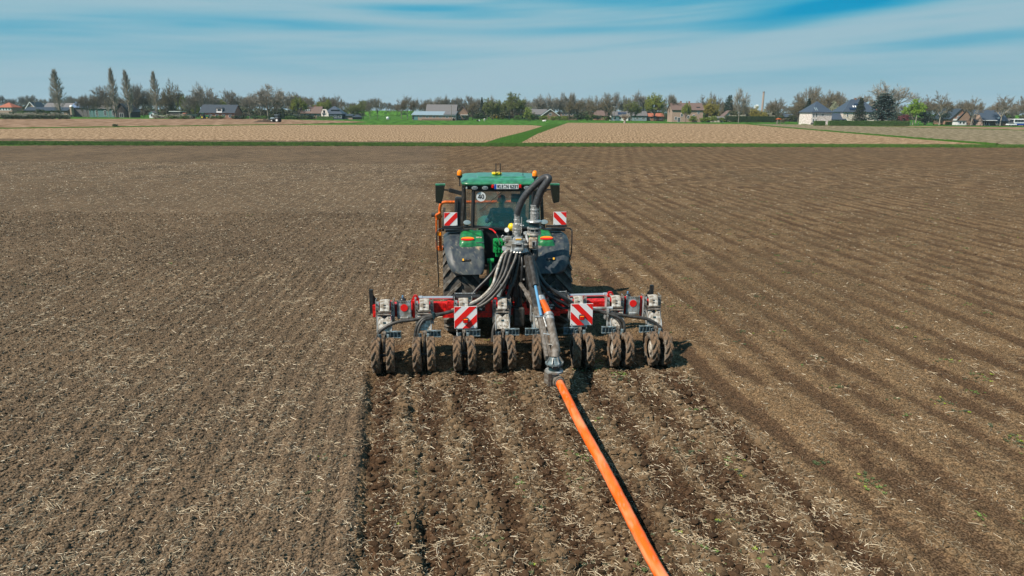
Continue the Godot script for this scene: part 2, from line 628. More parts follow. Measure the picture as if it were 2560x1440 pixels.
func soil_at(x: float, z: float, near: float, out: PackedFloat32Array) -> void:
	# out: 0 height, 1 kind (0 left, 1 right, 2 fresh), 2 strip 0..1, 3 tone grain, 4 wide patch
	var dx := x - RIG.x
	var dz := z - RIG.z
	var lx := dx * rig_c - dz * rig_s
	var lz := dx * rig_s + dz * rig_c
	var wide := cr_wide.get_noise_2d(x, z)
	var f := cr_fine.get_noise_2d(x, z)
	var wob := cr_wide.get_noise_2d(x * 7.0, z * 2.2)
	var bend := 0.085 * maxf(0.0, lz - 2.7)
	var u := lx - bend + wide * 0.05
	var left := smoothstep(-2.68, -2.84, u + wob * 0.10) if lz > 1.0 else smoothstep(-0.6, -3.4, u + wide * 1.5 + f * 0.8)
	var fresh := 0.0
	if lz > 2.3:
		fresh = smoothstep(2.3, 2.6, lz) * smoothstep(3.35, 3.05, u + wob * 0.2) * (1.0 - left)
	var row := u + wob * 0.08
	var strip := 0.5 + 0.5 * cos(TAU * (row - 0.525) / 0.75)
	strip *= lerpf(0.78 + 0.22 * cos(TAU * (row - 0.525) / 1.5), 1.0, fresh)
	strip = clampf(strip + 0.85 * cr_wide.get_noise_2d(x * 6.0 + 40.0, z * 4.0) + 0.35 * f, 0.0, 1.0)
	var hh := 0.0
	if left > 0.0:
		# harrowed: crumbs drawn out in narrow tine rows
		var lr := u + 0.035 * lz
		var crumb := dome(cr_cell.get_noise_2d(lr * 1.15, lz * 0.62)) * (0.8 + 0.5 * wide) + 0.45 * dome(cr_cell.get_noise_2d(lr * 2.3 + 9.0, lz * 1.9))
		var tine := cos(TAU * lr / 0.30 + f * 0.7) * 0.65 + cos(TAU * lr / 0.10 + f * 0.6) * 0.25 + cos(TAU * lr / 0.60 + wob * 2.0) * 0.35
		hh = (tine * (0.024 if lz > -5.0 else 0.032) + crumb * 0.021 + f * 0.012) * left
	if left < 1.0:
		var lump := dome(cr_cell.get_noise_2d(x * 0.8 + f * 0.05, z * 0.8))
		var small := dome(cr_cell.get_noise_2d(x * 1.9 + 5.0, z * 1.9 + f * 0.05))
		var hr := -strip * 0.034 + (small * 0.015 + lump * 0.014 * (0.6 + wide) + f * 0.024) * (1.15 - 0.4 * strip)
		var hf := -strip * 0.058 + (lump * 0.021 * (0.75 + 0.8 * wob) + small * 0.014 + f * 0.022) * (1.1 - 0.35 * strip)
		hh += lerpf(hr, hf, fresh) * (1.0 - left)
	if lz > 1.6:
		var e := u + 2.68 + f * 0.04 + wob * 0.06
		var k := smoothstep(1.6, 2.6, lz)
		hh += k * (-0.10 * clampf(0.75 + 1.2 * cr_wide.get_noise_2d(x * 9.0, z * 9.0), 0.15, 1.3) * exp(-e * e / 0.006) + 0.045 * exp(-(e + 0.2) * (e + 0.2) / 0.012) + 0.03 * exp(-(e - 0.22) * (e - 0.22) / 0.015))
		var e2 := u + 1.96 + f * 0.05 + wob * 0.08
		for j in [1, 2, 3, 5]:
			var e3: float = u + 1.96 - 0.745 * j + f * 0.05 + wob * 0.08
			if absf(e3) < 0.2:
				hh += k * -0.06 * clampf(0.45 + 1.3 * cr_wide.get_noise_2d(x * 8.0 - 9.0, z * 8.0), 0.0, 1.0) * exp(-e3 * e3 / 0.005)
		hh += k * (-0.11 * clampf(0.8 + 1.2 * cr_wide.get_noise_2d(x * 8.0 + 9.0, z * 8.0), 0.0, 1.2) * exp(-e2 * e2 / 0.006))
	out[0] = wide * 0.025 + hh * near
	out[1] = (1.0 - left) * (1.0 + fresh)
	out[2] = strip
	out[3] = cr_fine.get_noise_2d(x * 1.6 + 31.0, z * 1.6 - 17.0)
	out[4] = wide

func soil_color(o: PackedFloat32Array, x: float, z: float) -> Color:
	var left := 1.0 - clampf(o[1], 0.0, 1.0)
	var fresh := clampf(o[1] - 1.0, 0.0, 1.0)
	var g: float = o[3]
	var s: float = smoothstep(0.2, 0.75, o[2])
	var cl := Color(0.280, 0.200, 0.130)
	cl = cl.lerp(Color(0.150, 0.114, 0.081), clampf(0.40 - g * 1.0 + o[4] * 0.45, 0.0, 1.0))
	var v := clampf(0.5 + o[4] * 1.3, 0.0, 1.0)
	var between := Color(0.320, 0.213, 0.120).lerp(Color(0.180, 0.128, 0.078), clampf(0.42 - g * 1.1 + o[4] * 0.6, 0.0, 1.0))
	var band := Color(0.185, 0.116, 0.068).lerp(Color(0.108, 0.071, 0.045), clampf(0.42 - g * 1.0, 0.0, 1.0))
	var cr := between.lerp(band, s * lerpf(1.0, 0.65, v))
	var fb := Color(0.265, 0.180, 0.106).lerp(Color(0.140, 0.098, 0.060), clampf(0.4 - g * 1.0, 0.0, 1.0))
	var fs := Color(0.125, 0.074, 0.043).lerp(Color(0.070, 0.045, 0.029), clampf(0.4 - g * 0.9, 0.0, 1.0))
	return cr.lerp(fb.lerp(fs, s), fresh).lerp(cl, left)

func make_near_field() -> void:
	cr_cell.seed = 19; cr_cell.noise_type = FastNoiseLite.TYPE_CELLULAR; cr_cell.frequency = 9.5
	cr_cell.cellular_return_type = FastNoiseLite.RETURN_DISTANCE; cr_cell.cellular_jitter = 1.0
	cr_cell.fractal_type = FastNoiseLite.FRACTAL_NONE; cr_cell.domain_warp_enabled = false
	cr_fine.seed = 23; cr_fine.noise_type = FastNoiseLite.TYPE_SIMPLEX; cr_fine.frequency = 4.5
	cr_fine.fractal_type = FastNoiseLite.FRACTAL_FBM; cr_fine.fractal_octaves = 4
	cr_wide.seed = 29; cr_wide.noise_type = FastNoiseLite.TYPE_SIMPLEX_SMOOTH; cr_wide.frequency = 0.11
	cr_wide.fractal_type = FastNoiseLite.FRACTAL_FBM; cr_wide.fractal_octaves = 3
	var grain := noise_image(512, 50, 0.06, 5, Color(0.52, 0.50, 0.48), Color(1, 1, 1), 2.8)
	var soil := vmat("soil", 1.0, tex(grain), 0.9)
	soil.uv1_world_triplanar = true
	soil.metallic_specular = 0.15
	soil.heightmap_enabled = true
	soil.heightmap_texture = soil.albedo_texture
	soil.heightmap_scale = 1.2
	var mesh := ArrayMesh.new()
	var o := PackedFloat32Array([0, 0, 0, 0, 0])
	# bands of ground, finer where clods are large enough to see: [z near, z far, half width, cell, relief]
	for q in [[3.0, 10.0, 9.6, 0.026, 1.0], [10.0, 20.0, 17.2, 0.042, 1.0], [20.0, 45.0, 37.0, 0.11, 0.9], [45.0, 110.0, 100.0, 0.45, 0.7], [-14.0, 3.0, 14.0, 0.14, 0.9]]:
		var cell: float = q[3]
		var cols := int(2.0 * q[2] / cell) + 1
		var rows := int((q[1] - q[0]) / cell) + 1
		var v := PackedVector3Array()
		var c := PackedColorArray()
		v.resize(rows * cols)
		c.resize(rows * cols)
		var relief: float = q[4]
		for i in rows:
			var z: float = -lerpf(q[0], q[1], float(i) / (rows - 1))
			for j in cols:
				var x: float = -q[2] + 2.0 * q[2] * j / (cols - 1)
				soil_at(x, z, relief, o)
				v[i * cols + j] = Vector3(x, o[0], z)
				c[i * cols + j] = soil_color(o, x, z)
		var n := PackedVector3Array()
		n.resize(rows * cols)
		var ix := PackedInt32Array()
		ix.resize((rows - 1) * (cols - 1) * 6)
		var w := 0
		for i in rows:
			for j in cols:
				var k := i * cols + j
				var ex := v[k + (1 if j < cols - 1 else 0)] - v[k - (1 if j > 0 else 0)]
				var ez := v[k + (cols if i < rows - 1 else 0)] - v[k - (cols if i > 0 else 0)]
				n[k] = ex.cross(ez).normalized()
				if i < rows - 1 and j < cols - 1:
					ix[w] = k; ix[w + 1] = k + cols; ix[w + 2] = k + cols + 1
					ix[w + 3] = k; ix[w + 4] = k + cols + 1; ix[w + 5] = k + 1
					w += 6
		if n[0].y < 0.0:
			for k in n.size():
				n[k] = -n[k]
		var a := []
		a.resize(Mesh.ARRAY_MAX)
		a[Mesh.ARRAY_VERTEX] = v
		a[Mesh.ARRAY_NORMAL] = n
		a[Mesh.ARRAY_COLOR] = c
		# clockwise seen from above
		if (v[ix[1]] - v[ix[0]]).cross(v[ix[2]] - v[ix[0]]).y > 0.0:
			for k in range(0, ix.size(), 3):
				var s := ix[k + 1]
				ix[k + 1] = ix[k + 2]
				ix[k + 2] = s
		a[Mesh.ARRAY_INDEX] = ix
		mesh.add_surface_from_arrays(Mesh.PRIMITIVE_TRIANGLES, a)
	setting(put("soil_field", mesh, M["soil"], self))
	# plain soil of the same field outside what the fine relief covers
	sheet("soil_margin", [[-9.6, -3.1], [-17.2, -10], [-37, -20], [-100, -45], [-100, -110], [-200, -90], [-200, 14], [-14, 14], [-14, -3.1]], -0.05, M["margin_soil"] if M.has("margin_soil") else field_mat("margin_soil", Color(0.21, 0.168, 0.125), noise_image(512, 51, 0.06, 5, Color(0.5, 0.5, 0.5), Color(1, 1, 1), 2.5), Vector3.ONE * 0.4))
	sheet("soil_margin", [[9.6, -3.1], [17.2, -10], [37, -20], [100, -45], [100, -110], [200, -118], [200, 14], [14, 14], [14, -3.1]], -0.05, field_mat("margin_soil_brown", Color(0.21, 0.152, 0.098), noise_image(512, 52, 0.06, 5, Color(0.5, 0.5, 0.5), Color(1, 1, 1), 2.5), Vector3(0.5, 0.5, 0.05)))

# ---------------------------------------------------------------- straw, clods and weeds lying on the field
func scatter(called: String, label: String, category: String, m: Mesh, material: Material, buf: PackedFloat32Array) -> void:
	var mm := MultiMesh.new()
	mm.transform_format = MultiMesh.TRANSFORM_3D
	mm.use_colors = true
	mm.mesh = m
	mm.instance_count = buf.size() / 16
	mm.buffer = buf
	var o := MultiMeshInstance3D.new()
	o.multimesh = mm
	o.material_override = material
	o.name = numbered(called)
	add_child(o)
	o.set_meta("kind", "stuff")
	tag(o, label, category)

func push(buf: PackedFloat32Array, at: int, b: Basis, p: Vector3, c: Color) -> void:
	buf[at] = b.x.x; buf[at + 1] = b.y.x; buf[at + 2] = b.z.x; buf[at + 3] = p.x
	buf[at + 4] = b.x.y; buf[at + 5] = b.y.y; buf[at + 6] = b.z.y; buf[at + 7] = p.y
	buf[at + 8] = b.x.z; buf[at + 9] = b.y.z; buf[at + 10] = b.z.z; buf[at + 11] = p.z
	buf[at + 12] = c.r; buf[at + 13] = c.g; buf[at + 14] = c.b; buf[at + 15] = 1.0

func rock_mesh(seed_: int) -> ArrayMesh:
	var r := RandomNumberGenerator.new()
	r.seed = seed_
	var b := MB.new()
	var sides := 7
	var rings := [[-0.45, 0.55], [-0.1, 1.0], [0.4, 0.75]]
	var pts := []
	for q in rings:
		for k in sides:
			var a := TAU * k / sides + r.randf_range(-0.25, 0.25)
			var rad: float = 0.5 * q[1] * r.randf_range(0.55, 1.25)
			pts.append(Vector3(cos(a) * rad, q[0] * r.randf_range(0.8, 1.2) * 0.8, sin(a) * rad))
	var top := Vector3(r.randf_range(-0.1, 0.1), 0.48, r.randf_range(-0.1, 0.1))
	for i in 2:
		for k in sides:
			var a: Vector3 = pts[i * sides + k]
			var a2: Vector3 = pts[i * sides + (k + 1) % sides]
			var d: Vector3 = pts[(i + 1) * sides + k]
			var d2: Vector3 = pts[(i + 1) * sides + (k + 1) % sides]
			b.face_auto([a, a2, d2], Vector3.ZERO)
			b.face_auto([a, d2, d], Vector3.ZERO)
	for k in sides:
		b.face_auto([pts[2 * sides + k], pts[2 * sides + (k + 1) % sides], top], Vector3.ZERO)
	return b.mesh()

func straw_mesh(seed_: int) -> ArrayMesh:
	var r := RandomNumberGenerator.new()
	r.seed = seed_
	var b := MB.new()
	var mid := Vector3(r.randf_range(-0.04, 0.04), r.randf_range(0.0, 0.08), r.randf_range(-0.1, 0.1))
	var p := PackedVector3Array([Vector3(-0.5, 0, 0), mid, Vector3(0.5, 0, 0)])
	# unit length; the section is scaled by y and z
	var rad := [0.5, 0.55, 0.35]
	for i in 2:
		for k in 3:
			var a0 := TAU * k / 3.0
			var a1 := TAU * (k + 1) / 3.0
			var o0 := Vector3(0, cos(a0), sin(a0))
			var o1 := Vector3(0, cos(a1), sin(a1))
			var q := [p[i] * Vector3(1, 14, 14) + o0 * rad[i], p[i] * Vector3(1, 14, 14) + o1 * rad[i], p[i + 1] * Vector3(1, 14, 14) + o1 * rad[i + 1], p[i + 1] * Vector3(1, 14, 14) + o0 * rad[i + 1]]
			b.face(q, (o0 + o1).normalized())
	return b.mesh()

func weed_mesh() -> ArrayMesh:
	var r := RandomNumberGenerator.new()
	r.seed = 5
	var b := MB.new()
	for k in 12:
		var a := r.randf() * TAU
		var d := Vector3(cos(a), 0, sin(a))
		var side := Vector3(-d.z, 0, d.x) * r.randf_range(0.06, 0.14)
		var root := d * r.randf_range(0.0, 0.1)
		var mid := root + d * r.randf_range(0.15, 0.35) + Vector3.UP * r.randf_range(0.15, 0.45)
		var tip := mid + d * r.randf_range(0.1, 0.3) + Vector3.UP * r.randf_range(-0.1, 0.25)
		b.face_auto([root, mid + side, tip], Vector3(0, -5, 0))
		b.face_auto([root, tip, mid - side], Vector3(0, -5, 0))
	return b.mesh()

func make_litter() -> void:
	var r := RandomNumberGenerator.new()
	r.seed = 404
	var clod := vmat("clod", 1.0, M["soil"].albedo_texture, 6.0)
	clod.metallic_specular = 0.15
	var straw := vmat("straw", 0.75)
	var weed := vmat("weed", 0.7)
	weed.backlight_enabled = true
	weed.backlight = Color(0.3, 0.35, 0.15)
	var o := PackedFloat32Array([0, 0, 0, 0, 0])
	var clods := []
	for k in 3:
		var p := PackedFloat32Array()
		p.resize(16 * 75000)
		clods.append([p, 0])
	var straws := []
	for k in 3:
		var p := PackedFloat32Array()
		p.resize(16 * 130000)
		straws.append([p, 0])
	# density falls with distance only as things get too small to be told apart
	for t in 270000:
		var d := 5.0 + 27.0 * pow(r.randf(), 1.25)
		var half := 0.80 * d + 2.2
		var x := r.randf_range(-half, half)
		soil_at(x, -d, 1.0, o)
		var fresh := clampf(o[1] - 1.0, 0.0, 1.0)
		var left := 1.0 - clampf(o[1], 0.0, 1.0)
		if r.randf() > 0.45 + 0.5 * left + 0.4 * fresh - o[2] * 0.25 * (1.0 - left):
			continue
		var size := 0.012 + 0.026 * pow(r.randf(), 2.2) + (0.055 * pow(r.randf(), 9.0)) * (0.6 + fresh)
		size *= 1.0 + d * 0.012
		var q: Array = clods[t % 3]
		if q[1] >= 75000:
			continue
		var bb := Basis(Vector3.UP, r.randf() * TAU).rotated(Vector3.RIGHT, r.randf_range(-0.5, 0.5)) * Basis.from_scale(Vector3(size * r.randf_range(0.8, 1.4), size * r.randf_range(0.5, 0.95), size))
		var c := soil_color(o, x, -d) * r.randf_range(0.85, 1.3)
		push(q[0], q[1] * 16, bb, Vector3(x, o[0] + size * 0.12, -d), c)
		q[1] += 1
	for t in 640000:
		var d := 5.0 + 58.0 * pow(r.randf(), 1.35)
		var half := 0.80 * d + 2.2
		var x := r.randf_range(-half, half)
		soil_at(x, -d, 1.0 if d < 20.0 else 0.9, o)
		var fresh := clampf(o[1] - 1.0, 0.0, 1.0)
		var left := 1.0 - clampf(o[1], 0.0, 1.0)
		var patch := cr_wide.get_noise_2d(x * 9.0 + 70.0, -d * 7.0)
		var keep := lerpf(0.13 - 0.16 * smoothstep(0.3, 0.8, o[2]) + fresh * 0.40, 0.30, left) + patch * lerpf(0.28, 0.55, maxf(fresh, left))
		if r.randf() > keep:
			continue
		var q: Array = straws[t % 3]
		if q[1] >= 130000:
			continue
		var len := r.randf_range(0.018, 0.065) + 0.13 * pow(r.randf(), 7.0)
		var wd := (r.randf_range(0.0022, 0.0048) + 0.004 * pow(r.randf(), 6.0)) * (1.0 + d * 0.020)
		var bb := Basis(Vector3.UP, r.randf() * TAU) * Basis(Vector3.FORWARD, r.randfn(0.0, 0.25)) * Basis.from_scale(Vector3(len * (1.0 + d * 0.008), wd, wd * 1.4))
		var g := r.randf_range(0.40, 1.0) * lerpf(0.7, 0.95, maxf(fresh, left))
		var c := Color(0.58, 0.47, 0.32).lerp(Color(0.36, 0.26, 0.155), pow(r.randf(), 0.8)) * g
		if r.randf() < 0.10:
			c = Color(0.74, 0.64, 0.48)
		push(q[0], q[1] * 16, bb, Vector3(x, o[0] + 0.004 + r.randf_range(-0.006, 0.010), -d), c)
		q[1] += 1
		if d < 22.0 and r.randf() < 0.004 + 0.018 * maxf(fresh, left):
			var turn := r.randf() * TAU
			for m in 5 + r.randi() % 10:
				if q[1] >= 130000:
					break
				var cx := x + r.randfn(0.0, 0.07)
				var cz := -d + r.randfn(0.0, 0.05)
				soil_at(cx, cz, 1.0, o)
				var cb := Basis(Vector3.UP, turn + r.randfn(0.0, 0.7)) * Basis(Vector3.FORWARD, r.randfn(0.0, 0.3)) * Basis.from_scale(Vector3(r.randf_range(0.03, 0.13), r.randf_range(0.003, 0.006), r.randf_range(0.004, 0.009)))
				push(q[0], q[1] * 16, cb, Vector3(cx, o[0] + r.randf_range(0.0, 0.025), cz), Color(0.66, 0.55, 0.38).lerp(Color(0.42, 0.31, 0.19), r.randf()) * r.randf_range(0.6, 1.0))
				q[1] += 1
	for k in 3:
		clods[k][0].resize(clods[k][1] * 16)
		straws[k][0].resize(straws[k][1] * 16)
		scatter("soil_clods", ["small brown soil clods strewn over the field surface", "crumbly brown soil lumps strewn over the field surface", "angular brown soil crumbs strewn over the field surface"][k], "soil clods", rock_mesh(60 + k), M["clod"], clods[k][0])
		scatter("straw", ["pale chopped straw pieces lying on the soil", "short bent straw stalks lying on the soil", "dry maize straw bits lying on the soil"][k], "straw", straw_mesh(80 + k), M["straw"], straws[k][0])
	var wb := PackedFloat32Array()
	wb.resize(16 * 6000)
	var wn := 0
	for t in 2600:
		var d := 5.5 + 36.0 * pow(r.randf(), 1.2)
		var x := r.randf_range(-0.8 * d - 1.0, 0.8 * d + 1.0)
		soil_at(x, -d, 1.0, o)
		var left := 1.0 - clampf(o[1], 0.0, 1.0)
		var patch := cr_wide.get_noise_2d(x * 4.0 - 30.0, -d * 4.0)
		if r.randf() > 0.75 * (1.0 - 0.94 * left) * smoothstep(-0.15, 0.4, patch) * (1.2 - o[2]):
			continue
		var base := Color(0.055, 0.075, 0.036).lerp(Color(0.12, 0.20, 0.035), pow(r.randf(), 2.0))
		for k in 3 + r.randi() % 12:
			if wn >= 6000:
				break
			var px := x + r.randfn(0.0, 0.10)
			var pz := -d + r.randfn(0.0, 0.07)
			soil_at(px, pz, 1.0, o)
			var s := r.randf_range(0.018, 0.055)
			var c := base * r.randf_range(0.7, 1.25)
			if r.randf() < 0.06:
				c = Color(0.26, 0.34, 0.03)
			push(wb, wn * 16, Basis(Vector3.UP, r.randf() * TAU) * Basis.from_scale(Vector3(s * 1.3, s * 0.9, s * 1.3)), Vector3(px, o[0], pz), c)
			wn += 1
	wb.resize(wn * 16)
	scatter("weeds", "small green weeds sprouting between the tilled strips", "weeds", weed_mesh(), M["weed"], wb)

# ---------------------------------------------------------------- shared shapes of the machine
func text_part(called: String, text: String, height: float, material: Material, parent: Node3D, at: Vector3, turn := Vector3.ZERO, stretch := 1.0) -> MeshInstance3D:
	var f := SystemFont.new()
	f.font_names = PackedStringArray(["Droid Sans"])
	f.font_weight = 700
	var t := TextMesh.new()
	t.font = f
	t.text = text
	t.font_size = 48
	t.pixel_size = height / 36.0
	t.depth = 0.004
	var o := put(called, t, material, parent, at, turn)
	o.scale = Vector3(stretch, 1, 1)
	return o

# red and white warning board facing +z; lean 1 gives rising stripes, -1 falling ones
func warning_board(parent: Node3D, at: Vector3, size: float, lean: int, bands: Array, lamp: bool, turn := Vector3.ZERO) -> Node3D:
	var o := part_node("warning_board", parent, at, turn)
	make("panel", MB.new().box(Vector3.ZERO, Vector3(size, size, 0.012), 0.003), M["sign_white"], o)
	var h := size * 0.5 - 0.004
	var square := PackedVector2Array([Vector2(-h, -h), Vector2(h, -h), Vector2(h, h), Vector2(-h, h)])
	for q in bands:
		var a: float = q[0] * size
		var b: float = q[1] * size
		var band := PackedVector2Array([Vector2(-2, -2 + a), Vector2(2, 2 + a), Vector2(2, 2 + b), Vector2(-2, -2 + b)])
		if lean < 0:
			for k in 4:
				band[k].x = -band[k].x
		for poly in Geometry2D.intersect_polygons(square, band):
			make("stripe", MB.new().prism(poly, 0.003, Transform3D(Basis.IDENTITY, Vector3(0, 0, 0.0078))), M["sign_red"], o)
	for s in [[-1, -1], [1, -1], [1, 1], [-1, 1]]:
		make("bolt", MB.new().cyl(Vector3(s[0] * h * 0.9, s[1] * h * 0.9, 0.005), Vector3(s[0] * h * 0.9, s[1] * h * 0.9, 0.014), size * 0.02, 8), M["steel_dark"], o)
	if lamp:
		make("lamp_housing", MB.new().box(Vector3(0, -size * 0.11, 0.03), Vector3(size * 0.25, size * 0.24, 0.05), 0.015), M["cab_black"], o)
		make("lamp_lens", MB.new().box(Vector3(0, -size * 0.115, 0.062), Vector3(size * 0.2, size * 0.19, 0.03), 0.012), M["lamp_red"], o)
		make("lamp_amber", MB.new().box(Vector3(0, -size * 0.05, 0.066), Vector3(size * 0.19, size * 0.05, 0.03), 0.01), M["lamp_amber"], o)
	return o

func on_wheel(x: float, a: float, r: float) -> Vector3:
	return Vector3(x, r * sin(a), r * cos(a))

func lug_mesh(s: float, radius: float, width: float, tall: float, thick: float, sweep: float) -> ArrayMesh:
	var b := MB.new()
	var seg := 6
	var rows := []
	for i in seg + 1:
		var t := float(i) / seg
		var x := s * lerpf(0.012, width * 0.5, t)
		var a := -sweep * (0.75 * t + 0.25 * t * t)
		var crown := 0.045 * t * t * (1.0 if t < 0.9 else 1.5)
		var rb := radius - tall - crown - 0.01
		var rt := radius - crown - (0.03 if i == seg else 0.0)
		var wb := thick * (1.0 + 0.45 * t) / radius
		var wt := wb * 0.78
		rows.append([on_wheel(x, a - wb * 0.5, rb), on_wheel(x, a - wt * 0.5, rt), on_wheel(x, a + wt * 0.5, rt), on_wheel(x, a + wb * 0.5, rb)])
	for i in seg:
		var inside: Vector3 = (rows[i][0] + rows[i][3] + rows[i + 1][0] + rows[i + 1][3]) * 0.25 * 0.97
		for k in 3:
			b.face_auto([rows[i][k], rows[i][k + 1], rows[i + 1][k + 1], rows[i + 1][k]], inside)
	b.face_auto([rows[0][0], rows[0][1], rows[0][2], rows[0][3]], rows[1][0])
	b.face_auto([rows[seg][0], rows[seg][1], rows[seg][2], rows[seg][3]], rows[seg - 1][0])
	return b.mesh()

func big_wheel(called: String, parent: Node3D, at: Vector3, radius: float, width: float, rim: float, lugs: int, out_side: float) -> void:
	var o := part_node(called, parent, at)
	var hw := width * 0.5
	var tall := 0.052
	var fr := Transform3D(Basis(Vector3.UP, Vector3.RIGHT, Vector3.BACK), Vector3.ZERO)
	var rr := radius - tall
	var prof := [[rim, -hw * 0.78], [rim + 0.06, -hw * 0.94], [(rim + rr) * 0.5 + 0.05, -hw * 1.0], [rr - 0.10, -hw * 0.97], [rr - 0.045, -hw * 0.88], [rr - 0.012, -hw * 0.5], [rr, 0.0], [rr - 0.012, hw * 0.5], [rr - 0.045, hw * 0.88], [rr - 0.10, hw * 0.97], [(rim + rr) * 0.5 + 0.05, hw], [rim + 0.06, hw * 0.94], [rim, hw * 0.78]]
	make("tyre", MB.new().lathe(prof, fr, 56, false), M["rubber"], o)
	var p := out_side * hw
	make("rim", MB.new().lathe([[rim, -p * 0.75], [rim + 0.02, p * 0.86], [rim - 0.03, p * 0.86], [rim - 0.08, p * 0.45], [0.25, p * 0.30], [0.25, p * 0.42], [0.13, p * 0.44], [0.13, p * 0.66], [0.0, p * 0.68]], fr, 36), M["yellow"], o)
	var ml := lug_mesh(-1.0, radius, width, tall, 0.085, 0.40 / radius)
	var mr := lug_mesh(1.0, radius, width, tall, 0.085, 0.40 / radius)
	for k in lugs:
		put("lug", ml, M["rubber_dusty"], o, Vector3.ZERO, Vector3(-TAU * k / lugs, 0, 0))
		put("lug", mr, M["rubber_dusty"], o, Vector3.ZERO, Vector3(-TAU * (k + 0.5) / lugs, 0, 0))

# rounded-rectangle rings stacked into a closed body: [y, half width, z rear, z front, corner radius]
func loft(b: MB, rings: Array, per := 5) -> void:
	var pts := []
	var cols := per * 4 + 1
	for q in rings:
		var ring := []
		var r: float = q[4]
		var cx: float = q[1] - r
		for c in 4:
			for k in per:
				var a := (c + float(k) / (per - 1)) * PI * 0.5
				var px := (cx if c == 0 or c == 3 else -cx) + r * cos(a)
				var pz: float = (q[2] - r if c < 2 else q[3] + r) + r * sin(a)
				ring.append(Vector3(px, q[0], pz))
		ring.append(ring[0])
		pts.append_array(ring)
	b.grid(pts, rings.size(), cols)
	var last := pts.slice((rings.size() - 1) * cols, rings.size() * cols - 1)
	b.face(last, Vector3.UP)
	b.face(pts.slice(0, cols - 1), Vector3.DOWN)

func shell(b: MB, pts: Array, rows: int, cols: int, thick: float, out_dir: Callable) -> void:
	var inner := []
	for p in pts:
		inner.append(p - out_dir.call(p) * thick)
	var s := b.v.size()
	b.grid(pts, rows, cols)
	if b.n[s + (rows / 2) * cols + cols / 2].dot(b.xf.basis * out_dir.call(pts[(rows / 2) * cols + cols / 2])) < 0.0:
		for k in range(s, b.v.size()):
			b.n[k] = -b.n[k]
		for k in range(b.ix.size() - (rows - 1) * (cols - 1) * 6, b.ix.size(), 3):
			var t := b.ix[k + 1]
			b.ix[k + 1] = b.ix[k + 2]
			b.ix[k + 2] = t
	var s2 := b.v.size()
	for k in pts.size():
		b.v.append(b.xf * inner[k])
		b.n.append(-b.n[s + k])
		if b.colored:
			b.c.append(b.c[s + k])
	for i in rows - 1:
		for j in cols - 1:
			var q := s2 + i * cols + j
			b.tri_i(q, q + 1, q + cols + 1)
			b.tri_i(q, q + cols + 1, q + cols)
	var edge := []
	for j in cols:
		edge.append(j)
	for i in range(1, rows):
		edge.append(i * cols + cols - 1)
	for j in range(cols - 2, -1, -1):
		edge.append((rows - 1) * cols + j)
	for i in range(rows - 2, -1, -1):
		edge.append(i * cols)
	var mid: Vector3 = pts[(rows / 2) * cols + cols / 2]
	for k in edge.size() - 1:
		b.face_auto([pts[edge[k]], pts[edge[k + 1]], inner[edge[k + 1]], inner[edge[k]]], mid)

func fender_out(p: Vector3) -> Vector3:
	return Vector3(0, p.y - 1.0, p.z).normalized()

